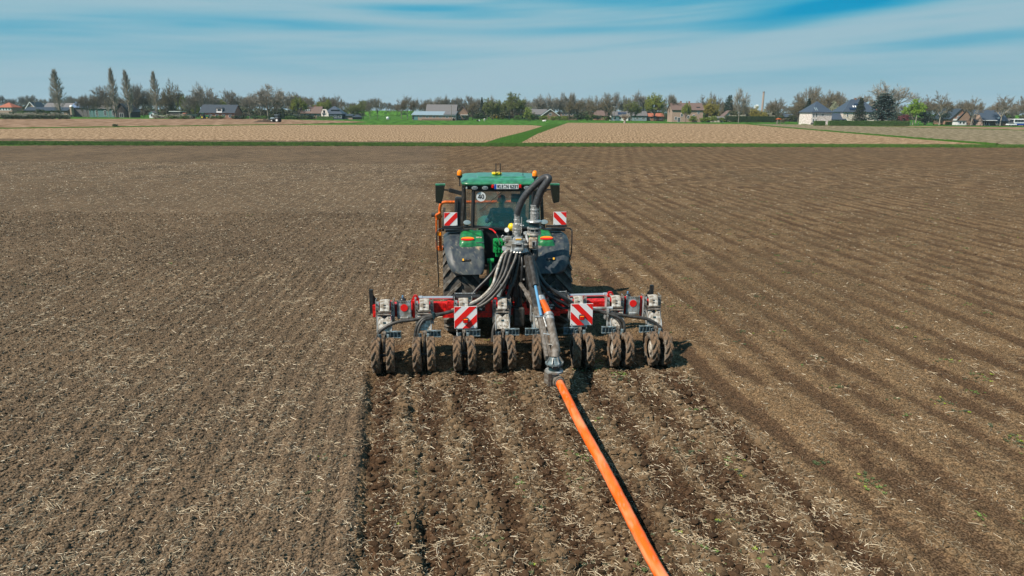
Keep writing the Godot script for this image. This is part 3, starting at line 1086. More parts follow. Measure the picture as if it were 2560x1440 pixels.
func make_fender(t: Node3D, s: float) -> void:
	var o := part_node("fender", t)
	var b := MB.new()
	b.colored = true
	var rows := 40
	var cols := 30
	var pts := []
	var cs := []
	var nn := FastNoiseLite.new()
	nn.seed = 9 + int(s)
	nn.frequency = 4.0
	nn.fractal_octaves = 4
	for i in rows:
		var ti := float(i) / (rows - 1)
		var a := deg_to_rad(lerpf(25.0, 104.0, ti))
		for j in cols:
			var tj := float(j) / (cols - 1)
			# tj 0 is the inner edge, 1 the outer edge
			var lip := clampf((a - deg_to_rad(25.0)) / 0.30, 0.0, 1.0)
			var round_ := 1.0 - sqrt(maxf(0.0, 1.0 - (1.0 - lip) * (1.0 - lip)))
			var xi := 0.50 + 0.06 * round_
			var xo := 1.34 - 0.20 * round_ - 0.10 * (1.0 - smoothstep(0.0, 0.55, ti))
			var x := lerpf(xi, xo, tj)
			var r := 1.20 - 0.07 * pow(clampf((tj - 0.80) / 0.20, 0.0, 1.0), 2.0) - 0.03 * pow(clampf((0.06 - tj) / 0.06, 0.0, 1.0), 2.0)
			r += 0.012 * exp(-pow((tj - 0.84) / 0.02, 2.0)) * smoothstep(0.18, 0.3, ti)
			pts.append(Vector3(s * x, 1.0 + r * sin(a), r * cos(a)))
			var base := Color(0.072, 0.092, 0.112) * (0.95 + 0.2 * nn.get_noise_2d(x * 2.0, ti * 2.0))
			# dried slurry splashed below the green cover
			var sp := smoothstep(0.30, 0.44, ti) * smoothstep(0.47, 0.12, tj) * (1.0 if ti < 0.50 else 0.0)
			var k := smoothstep(0.42, 0.60, sp + nn.get_noise_2d(x * 9.0, ti * 2.0) * 0.42)
			base = base.lerp(Color(0.50, 0.40, 0.30), k * 0.9)
			if nn.get_noise_2d(x * 16.0 + 40.0, ti * 19.0) > 0.47:
				base = base.lerp(Color(0.45, 0.40, 0.33), 0.45)
			cs.append(base)
	b.col = Color(0.08, 0.095, 0.11)
	shell(b, pts, rows, cols, 0.016, fender_out)
	for k in rows * cols:
		b.c[k] = cs[k]
	make("fender_skin", b, M["fender_dusty"], o)
	# green cover over the inner top, bulging out of the fender
	b = MB.new()
	rows = 14
	cols = 16
	pts = []
	for i in rows:
		var ti := float(i) / (rows - 1)
		var a := deg_to_rad(lerpf(56.0, 92.0, ti))
		for j in cols:
			var tj := float(j) / (cols - 1)
			var x := lerpf(0.49, 1.02 - 0.05 * ti, tj)
			var swell := minf(1.0, minf(ti / 0.10, (1.0 - ti) / 0.12)) * minf(1.0, minf((tj + 0.02) / 0.08, (1.0 - tj) / 0.14))
			var r := 1.19 + 0.085 * sqrt(clampf(swell, 0.0, 1.0)) - (0.022 if tj < 0.42 else 0.0)
			pts.append(Vector3(s * x, 1.0 + r * sin(a), r * cos(a)))
	shell(b, pts, rows, cols, 0.012, fender_out)
	make("fender_cover", b, M["green_paint"], o)
	b = MB.new()
	var at := on_wheel(s * 0.84, deg_to_rad(63.5), 0.0)
	var la := deg_to_rad(64.0)
	var lp := Vector3(s * 0.835, 1.0 + 1.265 * sin(la), 1.265 * cos(la))
	var out := Vector3(0, sin(la), cos(la))
	var upv := Vector3(0, cos(la), -sin(la))
	var lens := Transform3D(Basis(Vector3.RIGHT, upv, out), lp)
	for half in [0, 1]:
		var poly := PackedVector2Array()
		for k in 13:
			var an := PI * k / 12.0 + (PI if half == 0 else 0.0)
			poly.append(Vector2(cos(an) * 0.135, sin(an) * 0.058 + (0.002 if half == 1 else -0.002)))
		make("tail_lamp", MB.new().prism(poly, 0.05, lens), M["lamp_red"] if half == 0 else M["lamp_amber"], o)
	make("decal_plate", MB.new().box(Vector3(s * 0.585, 1.0 + 1.246 * sin(deg_to_rad(60.5)), 1.246 * cos(deg_to_rad(60.5))), Vector3(0.15, 0.05, 0.008), 0.0, Basis(Vector3.RIGHT, upv, out)), M["fender"], o)
	make("decal_panel", MB.new().box(Vector3(s * 0.595, 1.0 + 1.253 * sin(deg_to_rad(68.0)), 1.253 * cos(deg_to_rad(68.0))), Vector3(0.12, 0.045, 0.008), 0.0, Basis(Vector3.RIGHT, Vector3(0, cos(deg_to_rad(68.0)), -sin(deg_to_rad(68.0))), Vector3(0, sin(deg_to_rad(68.0)), cos(deg_to_rad(68.0))))), M["beige_dust"], o)
	# switch panel low on the fender
	var ca := deg_to_rad(40.0)
	var cb := Basis(Vector3.RIGHT, Vector3(0, cos(ca), -sin(ca)), Vector3(0, sin(ca), cos(ca)))
	var cp := Vector3(s * 0.88, 1.0 + 1.205 * sin(ca), 1.205 * cos(ca))
	make("switch_panel", MB.new().box(cp, Vector3(0.20, 0.055, 0.03), 0.012, cb), M["black_plastic"], o)
	make("switch", MB.new().box(cp + cb * Vector3(-0.06 * s * -1.0, 0, 0.02), Vector3(0.034, 0.05, 0.012), 0.003, cb), M["yellow_amber"], o)
	for k in 2:
		make("switch", MB.new().box(cp + cb * Vector3((-0.04 + 0.045 * k) * s * -1.0 * -1.0, 0, 0.02), Vector3(0.03, 0.03, 0.008), 0.002, cb), M["hose_dusty"], o)

func beacon(t: Node3D, at: Vector3, foot: float) -> void:
	var o := part_node("beacon", t)
	make("stem", MB.new().cyl(Vector3(at.x, foot, at.z), at + Vector3(0, -0.11, 0), 0.014, 8), M["black_plastic"], o)
	make("beacon_base", MB.new().lathe([[0.02, -0.12], [0.058, -0.085], [0.062, -0.05], [0.05, -0.045]], Transform3D(Basis.IDENTITY, at), 20), M["black_plastic"], o)
	make("beacon_lens", MB.new().lathe([[0.058, -0.05], [0.06, -0.01], [0.052, 0.035], [0.03, 0.065], [0.0, 0.072]], Transform3D(Basis.IDENTITY, at), 22, false), M["lamp_amber"], o)

func wing_mirror(t: Node3D, s: float) -> void:
	var o := part_node("wing_mirror", t)
	var z := -2.1
	var x0 := 1.29
	var x1 := 1.525
	var poly := PackedVector2Array([Vector2(x0 + 0.005, 2.99), Vector2(x1, 2.99), Vector2(x1 + 0.005, 2.70), Vector2(x1, 2.575), Vector2(x0 + 0.10, 2.545), Vector2(x0 + 0.05, 2.72)])
	if s < 0.0:
		for k in poly.size():
			poly[k].x = -poly[k].x
	make("housing", MB.new().prism(poly, 0.11, Transform3D(Basis.IDENTITY, Vector3(0, 0, z - 0.03))), M["cab_black"], o)
	var cx := s * (x0 + x1) * 0.5
	make("cap", MB.new().box(Vector3(cx, 3.005, z - 0.03), Vector3(x1 - x0 + 0.01, 0.045, 0.12), 0.012), M["roof_green"], o)
	var mp := PackedVector2Array()
	for p in poly:
		mp.append(Vector2(cx, 2.77) + (p - Vector2(cx, 2.77)) * 0.88)
	make("mirror_glass", MB.new().prism(mp, 0.006, Transform3D(Basis.IDENTITY, Vector3(0, 0, z + 0.029))), M["mirror"], o)
	make("arm", MB.new().bar(Vector3(s * 0.84, 2.78, -2.12), Vector3(s * 1.20, 2.875, z - 0.02), 0.05, 0.10, 0.012).bar(Vector3(s * 1.18, 2.872, z - 0.02), Vector3(s * (x0 + 0.03), 2.88, z - 0.03), 0.03, 0.03), M["black_plastic"], o)

func make_tractor() -> void:
	var fd := vmat("fender_dusty", 0.5, M["fender"].albedo_texture, 1.4)
	fd.metallic_specular = 0.5
	mat("yellow_amber", Color(0.80, 0.40, 0.02), 0.5)
	var t := thing("tractor", "green farm tractor with black fenders and amber beacons pulling the tillage implement", "tractor", RIG, YAW)
	for s in [-1.0, 1.0]:
		big_wheel("rear_wheel", t, Vector3(s * 0.98, 1.0, 0.0), 1.03, 0.76, 0.54, 22, s)
		big_wheel("front_wheel", t, Vector3(s * 1.0, 0.76, -2.95), 0.78, 0.60, 0.40, 18, s)
		make_fender(t, s)
		wing_mirror(t, s)
	# ---- chassis
	make("rear_axle", MB.new().cyl(V(-1.0, 1.0, 0), V(1.0, 1.0, 0), 0.14, 16).box(V(0, 1.05, 0.02), V(0.62, 0.75, 0.75), 0.05), M["cab_black"], t)
	make("gearbox", MB.new().box(V(0, 0.95, -1.3), V(0.55, 0.62, 2.2), 0.05).cyl(V(-0.95, 0.76, -2.95), V(0.95, 0.76, -2.95), 0.09, 12), M["cab_black"], t)
	var hood := MB.new()
	loft(hood, [[1.15, 0.42, -2.1, -4.25, 0.08], [1.6, 0.44, -2.1, -4.35, 0.10], [1.85, 0.40, -2.1, -4.28, 0.12], [1.95, 0.30, -2.15, -4.1, 0.12]])
	make("hood", hood, M["green_paint"], t)
	make("exhaust", MB.new().cyl(V(0.62, 1.5, -2.25), V(0.62, 3.0, -2.25), 0.055, 14).cyl(V(0.62, 1.7, -2.25), V(0.62, 2.5, -2.25), 0.09, 14), M["cab_black"], t)
	# ---- cab
	var cab := part_node("cab_frame", t)
	make("rear_wall", MB.new().box(V(0, 1.78, -0.53), V(1.12, 0.86, 0.06), 0.02).box(V(-0.49, 2.02, -0.44), V(0.12, 0.34, 0.10), 0.03), M["cab_black"], cab)
	make("floor", MB.new().box(V(0, 1.42, -1.4), V(1.6, 0.10, 1.75), 0.02), M["interior"], cab)
	for s in [-1.0, 1.0]:
		make("pillar", MB.new().bar(V(s * 0.69, 2.20, -0.50), V(s * 0.665, 3.06, -0.52), 0.085, 0.06, 0.015), M["cab_black"], cab)
		make("pillar", MB.new().bar(V(s * 0.93, 2.15, -0.68), V(s * 0.865, 3.08, -0.66), 0.05, 0.07, 0.015), M["steel_dark"], cab)
		make("pillar", MB.new().bar(V(s * 0.95, 1.5, -1.35), V(s * 0.87, 3.08, -1.35), 0.05, 0.06, 0.015), M["cab_black"], cab)
		make("pillar", MB.new().bar(V(s * 0.80, 1.45, -2.28), V(s * 0.82, 3.08, -2.12), 0.06, 0.07, 0.015), M["cab_black"], cab)
		make("door_sill", MB.new().box(V(s * 0.93, 1.62, -1.45), V(0.06, 0.40, 1.6), 0.02), M["cab_black"], cab)
	make("window_rail", MB.new().bar(V(-0.70, 2.245, -0.50), V(0.02, 2.17, -0.46), 0.05, 0.06, 0.012).bar(V(0.02, 2.17, -0.46), V(0.75, 2.205, -0.50), 0.05, 0.06, 0.012), M["cab_black"], cab)
	make("window_rail", MB.new().bar(V(-0.70, 3.045, -0.52), V(0.70, 3.045, -0.52), 0.05, 0.05, 0.012), M["cab_black"], cab)
	make("side_stack", MB.new().bar(V(-1.03, 2.10, -0.80), V(-0.985, 2.86, -0.84), 0.17, 0.30, 0.03, Vector3.BACK).bar(V(-1.06, 2.12, -0.63), V(-1.01, 2.80, -0.68), 0.02, 0.05, 0.005, Vector3.BACK), M["black_plastic"], t)
	make("rear_window", MB.new().box(V(0.01, 2.62, -0.505), V(1.31, 0.82, 0.008)), M["cab_glass"], t)
	for s in [-1.0, 1.0]:
		make("side_window", MB.new().bar(V(s * 0.80, 2.20, -0.60), V(s * 0.765, 3.04, -0.60), 0.006, 0.20, 0.0, Vector3(s * 0.6, 0, 1)), M["clear_glass"], t)
		make("side_window", MB.new().bar(V(s * 0.945, 1.85, -1.75), V(s * 0.875, 3.04, -1.72), 0.006, 0.72, 0.0, Vector3.BACK), M["clear_glass"], t)
		make("side_window", MB.new().bar(V(s * 0.945, 1.95, -1.01), V(s * 0.875, 3.04, -1.01), 0.006, 0.60, 0.0, Vector3.BACK), M["clear_glass"], t)
	make("windscreen", MB.new().bar(V(0, 1.75, -2.27), V(0, 3.05, -2.14), 1.56, 0.006, 0.0, Vector3.BACK), M["clear_glass"], t)
	# ---- roof
	var roof := part_node("roof", t)
	var rb := MB.new()
	loft(rb, [[3.145, 0.86, -0.50, -2.30, 0.16], [3.165, 0.93, -0.44, -2.36, 0.18], [3.225, 0.93, -0.46, -2.36, 0.20], [3.275, 0.84, -0.62, -2.25, 0.20], [3.29, 0.74, -0.78, -2.12, 0.18]])
	make("roof_skin", rb, M["roof_green"], roof)
	rb = MB.new()
	loft(rb, [[3.288, 0.56, -0.86, -2.05, 0.10], [3.31, 0.54, -0.90, -2.0, 0.10]])
	make("roof_hatch", rb, M["roof_green"], roof)
	rb = MB.new()
	loft(rb, [[3.055, 0.80, -0.56, -2.25, 0.12], [3.075, 0.86, -0.47, -2.32, 0.14], [3.147, 0.86, -0.46, -2.32, 0.14]])
	make("roof_underside", rb, M["cab_black"], roof)
	for q in [[-0.64, 0.06], [-0.41, 0.065], [0.52, 0.065], [0.70, 0.06]]:
		make("work_light", MB.new().lathe([[0.068, 0.0], [0.068, 0.015], [0.0, 0.024]], Transform3D(Basis(Vector3.RIGHT, Vector3(0, 0, 1), Vector3(0, -0.62, 0)), V(q[0], 3.105, -0.462)), 20), M["lamp_clear"], roof)
		for k in 6:
			make("lamp_diode", MB.new().box(V(q[0] - 0.03 + 0.03 * (k % 3), 3.093 + 0.026 * (k / 3), -0.440), V(0.012, 0.012, 0.006)), M["steel_dark"], roof)
	make("side_light", MB.new().box(V(-0.815, 3.11, -0.505), V(0.05, 0.07, 0.02), 0.01, Basis(Vector3.UP, -0.8)), M["lamp_clear"], roof)
	var plate := part_node("number_plate", t, V(0.06, 3.137, -0.415))
	make("panel", MB.new().box(V(0, 0, 0), V(0.54, 0.11, 0.008), 0.003), M["plate_white"], plate)
	make("plate_holder", MB.new().box(V(0, -0.008, -0.022), V(0.56, 0.125, 0.03), 0.005), M["cab_black"], plate)
	make("country_strip", MB.new().box(V(-0.245, 0, 0.005), V(0.045, 0.106, 0.004)), M["plate_blue"], plate)
	text_part("lettering", "KLE", 0.080, M["ink"], plate, V(-0.135, 0, 0.0065), Vector3.ZERO, 0.78)
	text_part("lettering", "N 6231", 0.080, M["ink"], plate, V(0.125, 0, 0.0065), Vector3.ZERO, 0.78)
	make("seal", MB.new().cyl(V(-0.035, 0.034, 0.004), V(-0.035, 0.034, 0.008), 0.015, 12), M["ink"], plate)
	make("seal", MB.new().cyl(V(-0.035, -0.022, 0.004), V(-0.035, -0.022, 0.008), 0.019, 12), M["zinc"], plate)
	for x in [-0.24, 0.37]:
		make("marker_lamp", MB.new().box(V(x, 3.14, -0.425), V(0.06, 0.085, 0.06), 0.02), M["lamp_red"], t)
	beacon(t, V(-0.963, 3.42, -0.58), 3.13)
	beacon(t, V(0.707, 3.405, -0.55), 3.22)
	var gps := part_node("satellite_receiver", t, V(-0.09, 3.30, -1.3))
	make("receiver_base", MB.new().box(V(0, -0.02, 0), V(0.235, 0.10, 0.24), 0.03), M["green_plain"], gps)
	make("receiver_cap", MB.new().box(V(0, 0.048, 0), V(0.235, 0.055, 0.24), 0.025), M["yellow"], gps)
	for x in [-0.028, 0.071]:
		make("antenna", MB.new().cyl(V(x, 0.0, 0.13), V(x, 0.285, 0.13), 0.011, 8), M["cab_black"], gps)
	make("antenna", MB.new().cyl(V(0.523, 3.27, -1.3), V(0.523, 3.48, -1.3), 0.006, 6).lathe([[0.03, 0.0], [0.02, 0.03], [0.0, 0.04]], Transform3D(Basis.IDENTITY, V(0.523, 3.285, -1.3)), 10), M["cab_black"], t)
	var disc := part_node("speed_disc", t, V(-0.497, 2.905, -0.495))
	make("panel", MB.new().cyl(V(0, 0, -0.002), V(0, 0, 0.004), 0.105, 28), M["plate_white"], disc)
	text_part("lettering", "40", 0.105, M["ink"], disc, V(0, 0, 0.005), Vector3.ZERO, 0.95)
	make("wiper", MB.new().cyl(V(0.0, 3.03, -0.49), V(-0.20, 2.88, -0.485), 0.006, 6).bar(V(-0.06, 2.985, -0.488), V(-0.53, 2.60, -0.488), 0.010, 0.012), M["steel_dark"], t)
	# ---- seat, dash, wheel
	var seat := part_node("seat", t)
	make("seat_cushion", MB.new().box(V(-0.02, 1.93, -1.02), V(0.52, 0.14, 0.50), 0.05).box(V(-0.02, 1.67, -1.02), V(0.34, 0.40, 0.40), 0.04), M["interior"], seat)
	make("backrest", MB.new().box(V(-0.01, 2.21, -0.79), V(0.43, 0.52, 0.12), 0.05), M["interior"], seat)
	make("headrest_bar", MB.new().tube(smooth_path([V(-0.20, 2.42, -0.75), V(-0.17, 2.475, -0.74), V(0.0, 2.485, -0.74), V(0.16, 2.475, -0.74), V(0.19, 2.42, -0.75)], 4), 0.016, 8), M["hose_dusty"], seat)
	make("armrest", MB.new().box(V(0.30, 2.18, -1.15), V(0.12, 0.07, 0.48), 0.02), M["interior"], seat)
	make("hanging_cloth", MB.new().box(V(-0.03, 2.275, -0.60), V(0.12, 0.11, 0.02), 0.004, Basis(Vector3.BACK, 0.08)), M["checked_cloth"], t)
	make("dashboard", MB.new().box(V(0, 1.85, -1.95), V(0.5, 0.36, 0.25), 0.06).box(V(0.55, 2.05, -1.45), V(0.20, 0.55, 0.7), 0.05), M["interior"], t)
	var ring := PackedVector3Array()
	for k in 25:
		var an := TAU * k / 24.0
		ring.append(V(-0.02 + 0.20 * cos(an), 2.19 + 0.10 * sin(an), -1.60 - 0.17 * sin(an)))
	make("steering_wheel", MB.new().tube(ring, 0.014, 8, false).cyl(V(-0.02, 2.18, -1.60), V(-0.02, 1.95, -1.85), 0.035, 10).bar(V(-0.21, 2.19, -1.60), V(0.17, 2.19, -1.60), 0.03, 0.015), M["cab_black"], t)
	make("monitor", MB.new().box(V(0.42, 2.72, -1.75), V(0.26, 0.20, 0.04), 0.015).cyl(V(0.42, 2.62, -1.76), V(0.60, 2.2, -1.7), 0.015, 8), M["interior"], t)
	make("sun_blind", MB.new().box(V(0.30, 2.98, -2.10), V(0.5, 0.14, 0.02)), M["interior"], t)
	# ---- rear work lamps, rails and boards above the fenders
	for s in [-1.0, 1.0]:
		var rail := part_node("fender_rail", t)
		make("bar", MB.new().box(V(s * (1.04 if s < 0.0 else 1.11), 2.338, 0.13), V(0.60 if s < 0.0 else 0.46, 0.035, 0.05), 0.006).box(V(s * 0.82, 2.28, 0.1), V(0.10, 0.14, 0.10), 0.02), M["cab_black"], rail)
		make("bracket", MB.new().box(V(s * 1.05, 2.26, 0.10), V(0.5, 0.05, 0.20), 0.01).box(V(s * 1.18, 2.40, 0.12), V(0.05, 0.14, 0.02)), M["black_plastic"], rail)
		var lamp_x := -0.83 if s < 0.0 else 0.84
		make("work_lamp", MB.new().lathe([[0.05, -0.05], [0.082, 0.0], [0.075, 0.012], [0.0, 0.02]], Transform3D(Basis(Vector3.RIGHT, Vector3(0, 0.15, 0.98), Vector3(0, -0.6, 0.1)), V(lamp_x, 2.435, 0.16)), 20), M["lamp_clear"], rail)
		make("lamp_bracket", MB.new().box(V(lamp_x, 2.37, 0.12), V(0.05, 0.08, 0.05), 0.01), M["cab_black"], rail)
		warning_board(t, V(s * 1.179, 2.508, 0.15), 0.284, 1 if s < 0.0 else -1, [[0.52, 1.0], [-0.36, 0.10]], false)
		var pth := smooth_path([V(s * 0.98, 2.322, 0.20), V(s * 1.36, 2.322, 0.24), V(s * 1.455, 2.29, 0.25), V(s * 1.49, 2.20, 0.26), V(s * 1.485, 2.04, 0.30), V(s * 1.46, 1.25, 0.32), V(s * 1.465, 1.06, 0.32)], 5) if s < 0.0 else smooth_path([V(0.98, 2.31, 0.20), V(1.33, 2.31, 0.24), V(1.415, 2.28, 0.25), V(1.43, 2.19, 0.28), V(1.42, 1.74, 0.30), V(1.35, 1.62, 0.30)], 5)
		make("guard_tube", MB.new().tube(pth, 0.014, 8), M["cab_black"], rail)
	make("marker_lamp", MB.new().box(V(-1.425, 2.205, 0.22), V(0.085, 0.085, 0.05), 0.01), M["lamp_amber"], t)
	# ---- hydraulics between the fenders
	var coup := part_node("hydraulic_couplers", t)
	for i in 2:
		for k in 4:
			make("coupler", MB.new().cyl(V(-0.245 + 0.065 * k, 2.09 - 0.15 * i, 0.50), V(-0.245 + 0.065 * k, 2.10 - 0.15 * i, 0.64), 0.028, 10).box(V(-0.245 + 0.065 * k, 2.04 - 0.15 * i, 0.60), V(0.05, 0.07, 0.07), 0.012), M["green_plain"], coup)
	make("valve_block", MB.new().box(V(-0.16, 1.98, 0.44), V(0.26, 0.30, 0.16), 0.02).box(V(-0.17, 1.80, 0.52), V(0.16, 0.10, 0.12), 0.02), M["green_plain"], coup)
	make("lift_rod", MB.new().cyl(V(-0.36, 1.72, 0.62), V(-0.38, 1.05, 0.95), 0.03, 10).cyl(V(-0.43, 1.69, 0.62), V(-0.29, 1.69, 0.62), 0.055, 12), M["green_plain"], t)
	make("lift_rod", MB.new().cyl(V(0.36, 1.72, 0.62), V(0.38, 1.05, 0.95), 0.03, 10).cyl(V(0.29, 1.69, 0.62), V(0.43, 1.69, 0.62), 0.055, 12), M["green_plain"], t)
	for s in [-1.0, 1.0]:
		make("lower_link", MB.new().bar(V(s * 0.32, 0.72, 0.2), V(s * 0.45, 0.72, 1.25), 0.05, 0.10, 0.015), M["cab_black"], t)
	make("top_link", MB.new().cyl(V(0, 1.42, 0.4), V(0.05, 1.40, 1.2), 0.035, 10), M["steel_dark"], t)
	make("wire_loom", MB.new().tube(smooth_path([V(-0.89, 2.31, 0.22), V(-0.69, 2.36, 0.5), V(-0.49, 2.43, 0.8), V(-0.35, 2.42, 1.0), V(-0.27, 2.35, 1.2), V(-0.24, 2.27, 1.38), V(-0.22, 2.2, 1.48)], 5), 0.011, 6), M["hose_dusty"], t)
	make("wire_loom", MB.new().tube(smooth_path([V(-0.40, 2.425, 0.93), V(-0.34, 2.415, 1.02), V(-0.28, 2.37, 1.17)], 4), 0.016, 6), M["red_paint"], t)
	# ---- orange hose frame on the front linkage
	var fr := part_node("front_hose_frame", t)
	make("hoop", MB.new().tube(smooth_path([V(-1.45, 1.0, -3.9), V(-1.45, 1.89, -4.0), V(-1.44, 2.22, -4.0), V(-1.34, 2.33, -4.0), V(-1.0, 2.335, -4.0), V(0.3, 2.335, -4.0), V(0.62, 2.33, -4.0), V(0.70, 2.2, -4.0), V(0.70, 1.0, -4.0)], 5), 0.042, 10), M["orange_paint"], fr)
	make("side_plate", MB.new().box(V(-1.55, 1.50, -3.9), V(0.04, 0.80, 0.5), 0.01).bar(V(-1.57, 1.93, -3.9), V(-1.42, 2.0, -4.0), 0.10, 0.16, 0.02), M["orange_paint"], fr)
	make("cross_beam", MB.new().box(V(-0.35, 1.0, -4.3), V(2.4, 0.12, 0.12), 0.01).box(V(-0.3, 0.9, -4.55), V(0.9, 0.3, 0.5), 0.03), M["orange_paint"], fr)
	make("roller", MB.new().cyl(V(-1.68, 2.0, -3.95), V(-1.58, 2.0, -3.95), 0.06, 12), M["hose_dusty"], fr)
	make("grey_guard", MB.new().bar(V(-1.37, 1.55, -3.9), V(-1.33, 2.2, -3.95), 0.08, 0.03, 0.01), M["hose_dusty"], fr)

# ---------------------------------------------------------------- bodies as one smooth surface
# bones: [a, b, radius a, radius b, colour]; joined with a smooth minimum and meshed as surface nets
func nets(b: MB, bones: Array, cell: float, k: float) -> void:
	var lo := Vector3.INF
	var hi := -Vector3.INF
	for q in bones:
		var r: float = maxf(q[2], q[3]) + cell * 2.0 + k
		for p in [q[0], q[1]]:
			lo = lo.min(p - Vector3.ONE * r)
			hi = hi.max(p + Vector3.ONE * r)
	var nx := int((hi.x - lo.x) / cell) + 2
	var ny := int((hi.y - lo.y) / cell) + 2
	var nz := int((hi.z - lo.z) / cell) + 2
	var f := PackedFloat32Array()
	f.resize(nx * ny * nz)
	f.fill(1.0)
	for q in bones:
		var a: Vector3 = q[0]
		var d: Vector3 = q[1] - a
		var dd := maxf(d.length_squared(), 1e-9)
		var r0: float = q[2]
		var r1: float = q[3]
		var rm := maxf(r0, r1) + cell * 2.0 + k
		var p0: Vector3 = a.min(q[1]) - Vector3.ONE * rm
		var p1: Vector3 = a.max(q[1]) + Vector3.ONE * rm
		for z in range(maxi(0, int((p0.z - lo.z) / cell)), mini(nz, int((p1.z - lo.z) / cell) + 2)):
			for y in range(maxi(0, int((p0.y - lo.y) / cell)), mini(ny, int((p1.y - lo.y) / cell) + 2)):
				var row := (z * ny + y) * nx
				for x in range(maxi(0, int((p0.x - lo.x) / cell)), mini(nx, int((p1.x - lo.x) / cell) + 2)):
					var p := lo + Vector3(x, y, z) * cell - a
					var t := clampf(p.dot(d) / dd, 0.0, 1.0)
					var s := (p - d * t).length() - lerpf(r0, r1, t)
					var o := f[row + x]
					var h := maxf(k - absf(o - s), 0.0) / k
					f[row + x] = minf(o, s) - h * h * k * 0.25
	var id := {}
	var corner := [0, 1, nx, nx + 1, nx * ny, nx * ny + 1, nx * ny + nx, nx * ny + nx + 1]
	var edges := [[0, 1], [2, 3], [4, 5], [6, 7], [0, 2], [1, 3], [4, 6], [5, 7], [0, 4], [1, 5], [2, 6], [3, 7]]
	for z in nz - 1:
		for y in ny - 1:
			for x in nx - 1:
				var base := (z * ny + y) * nx + x
				var neg := 0
				for c in 8:
					if f[base + corner[c]] < 0.0:
						neg += 1
				if neg == 0 or neg == 8:
					continue
				var sum := Vector3.ZERO
				var m := 0
				for e in edges:
					var fa := f[base + corner[e[0]]]
					var fb := f[base + corner[e[1]]]
					if (fa < 0.0) != (fb < 0.0):
						var t := fa / (fa - fb)
						var pa := Vector3(e[0] & 1, (e[0] >> 1) & 1, e[0] >> 2)
						var pb := Vector3(e[1] & 1, (e[1] >> 1) & 1, e[1] >> 2)
						sum += pa.lerp(pb, t)
						m += 1
				var g := Vector3.ZERO
				for c in 8:
					var w := f[base + corner[c]]
					g += Vector3(w if c & 1 else -w, w if c & 2 else -w, w if c & 4 else -w)
				var p := lo + (Vector3(x, y, z) + sum / m) * cell
				if b.colored:
					var best := 1e9
					for q in bones:
						var d: Vector3 = q[1] - q[0]
						var t := clampf((p - q[0]).dot(d) / maxf(d.length_squared(), 1e-9), 0.0, 1.0)
						var s: float = (p - q[0] - d * t).length() - lerpf(q[2], q[3], t)
						if s < best:
							best = s
							b.col = q[4]
				id[base] = b.vert(p, g.normalized())
	for base in id:
		var x: int = base % nx
		var y: int = (base / nx) % ny
		var z: int = base / (nx * ny)
		for ax in 3:
			var step: int = [1, nx, nx * ny][ax]
			var u: int = [nx, nx * ny, 1][ax]
			var w: int = [nx * ny, 1, nx][ax]
			if (f[base] < 0.0) == (f[base + step] < 0.0):
				continue
			var q := [base, base - u, base - u - w, base - w]
			if id.has(q[1]) and id.has(q[2]) and id.has(q[3]):
				b.tri_i(id[q[0]], id[q[1]], id[q[2]])
				b.tri_i(id[q[0]], id[q[2]], id[q[3]])

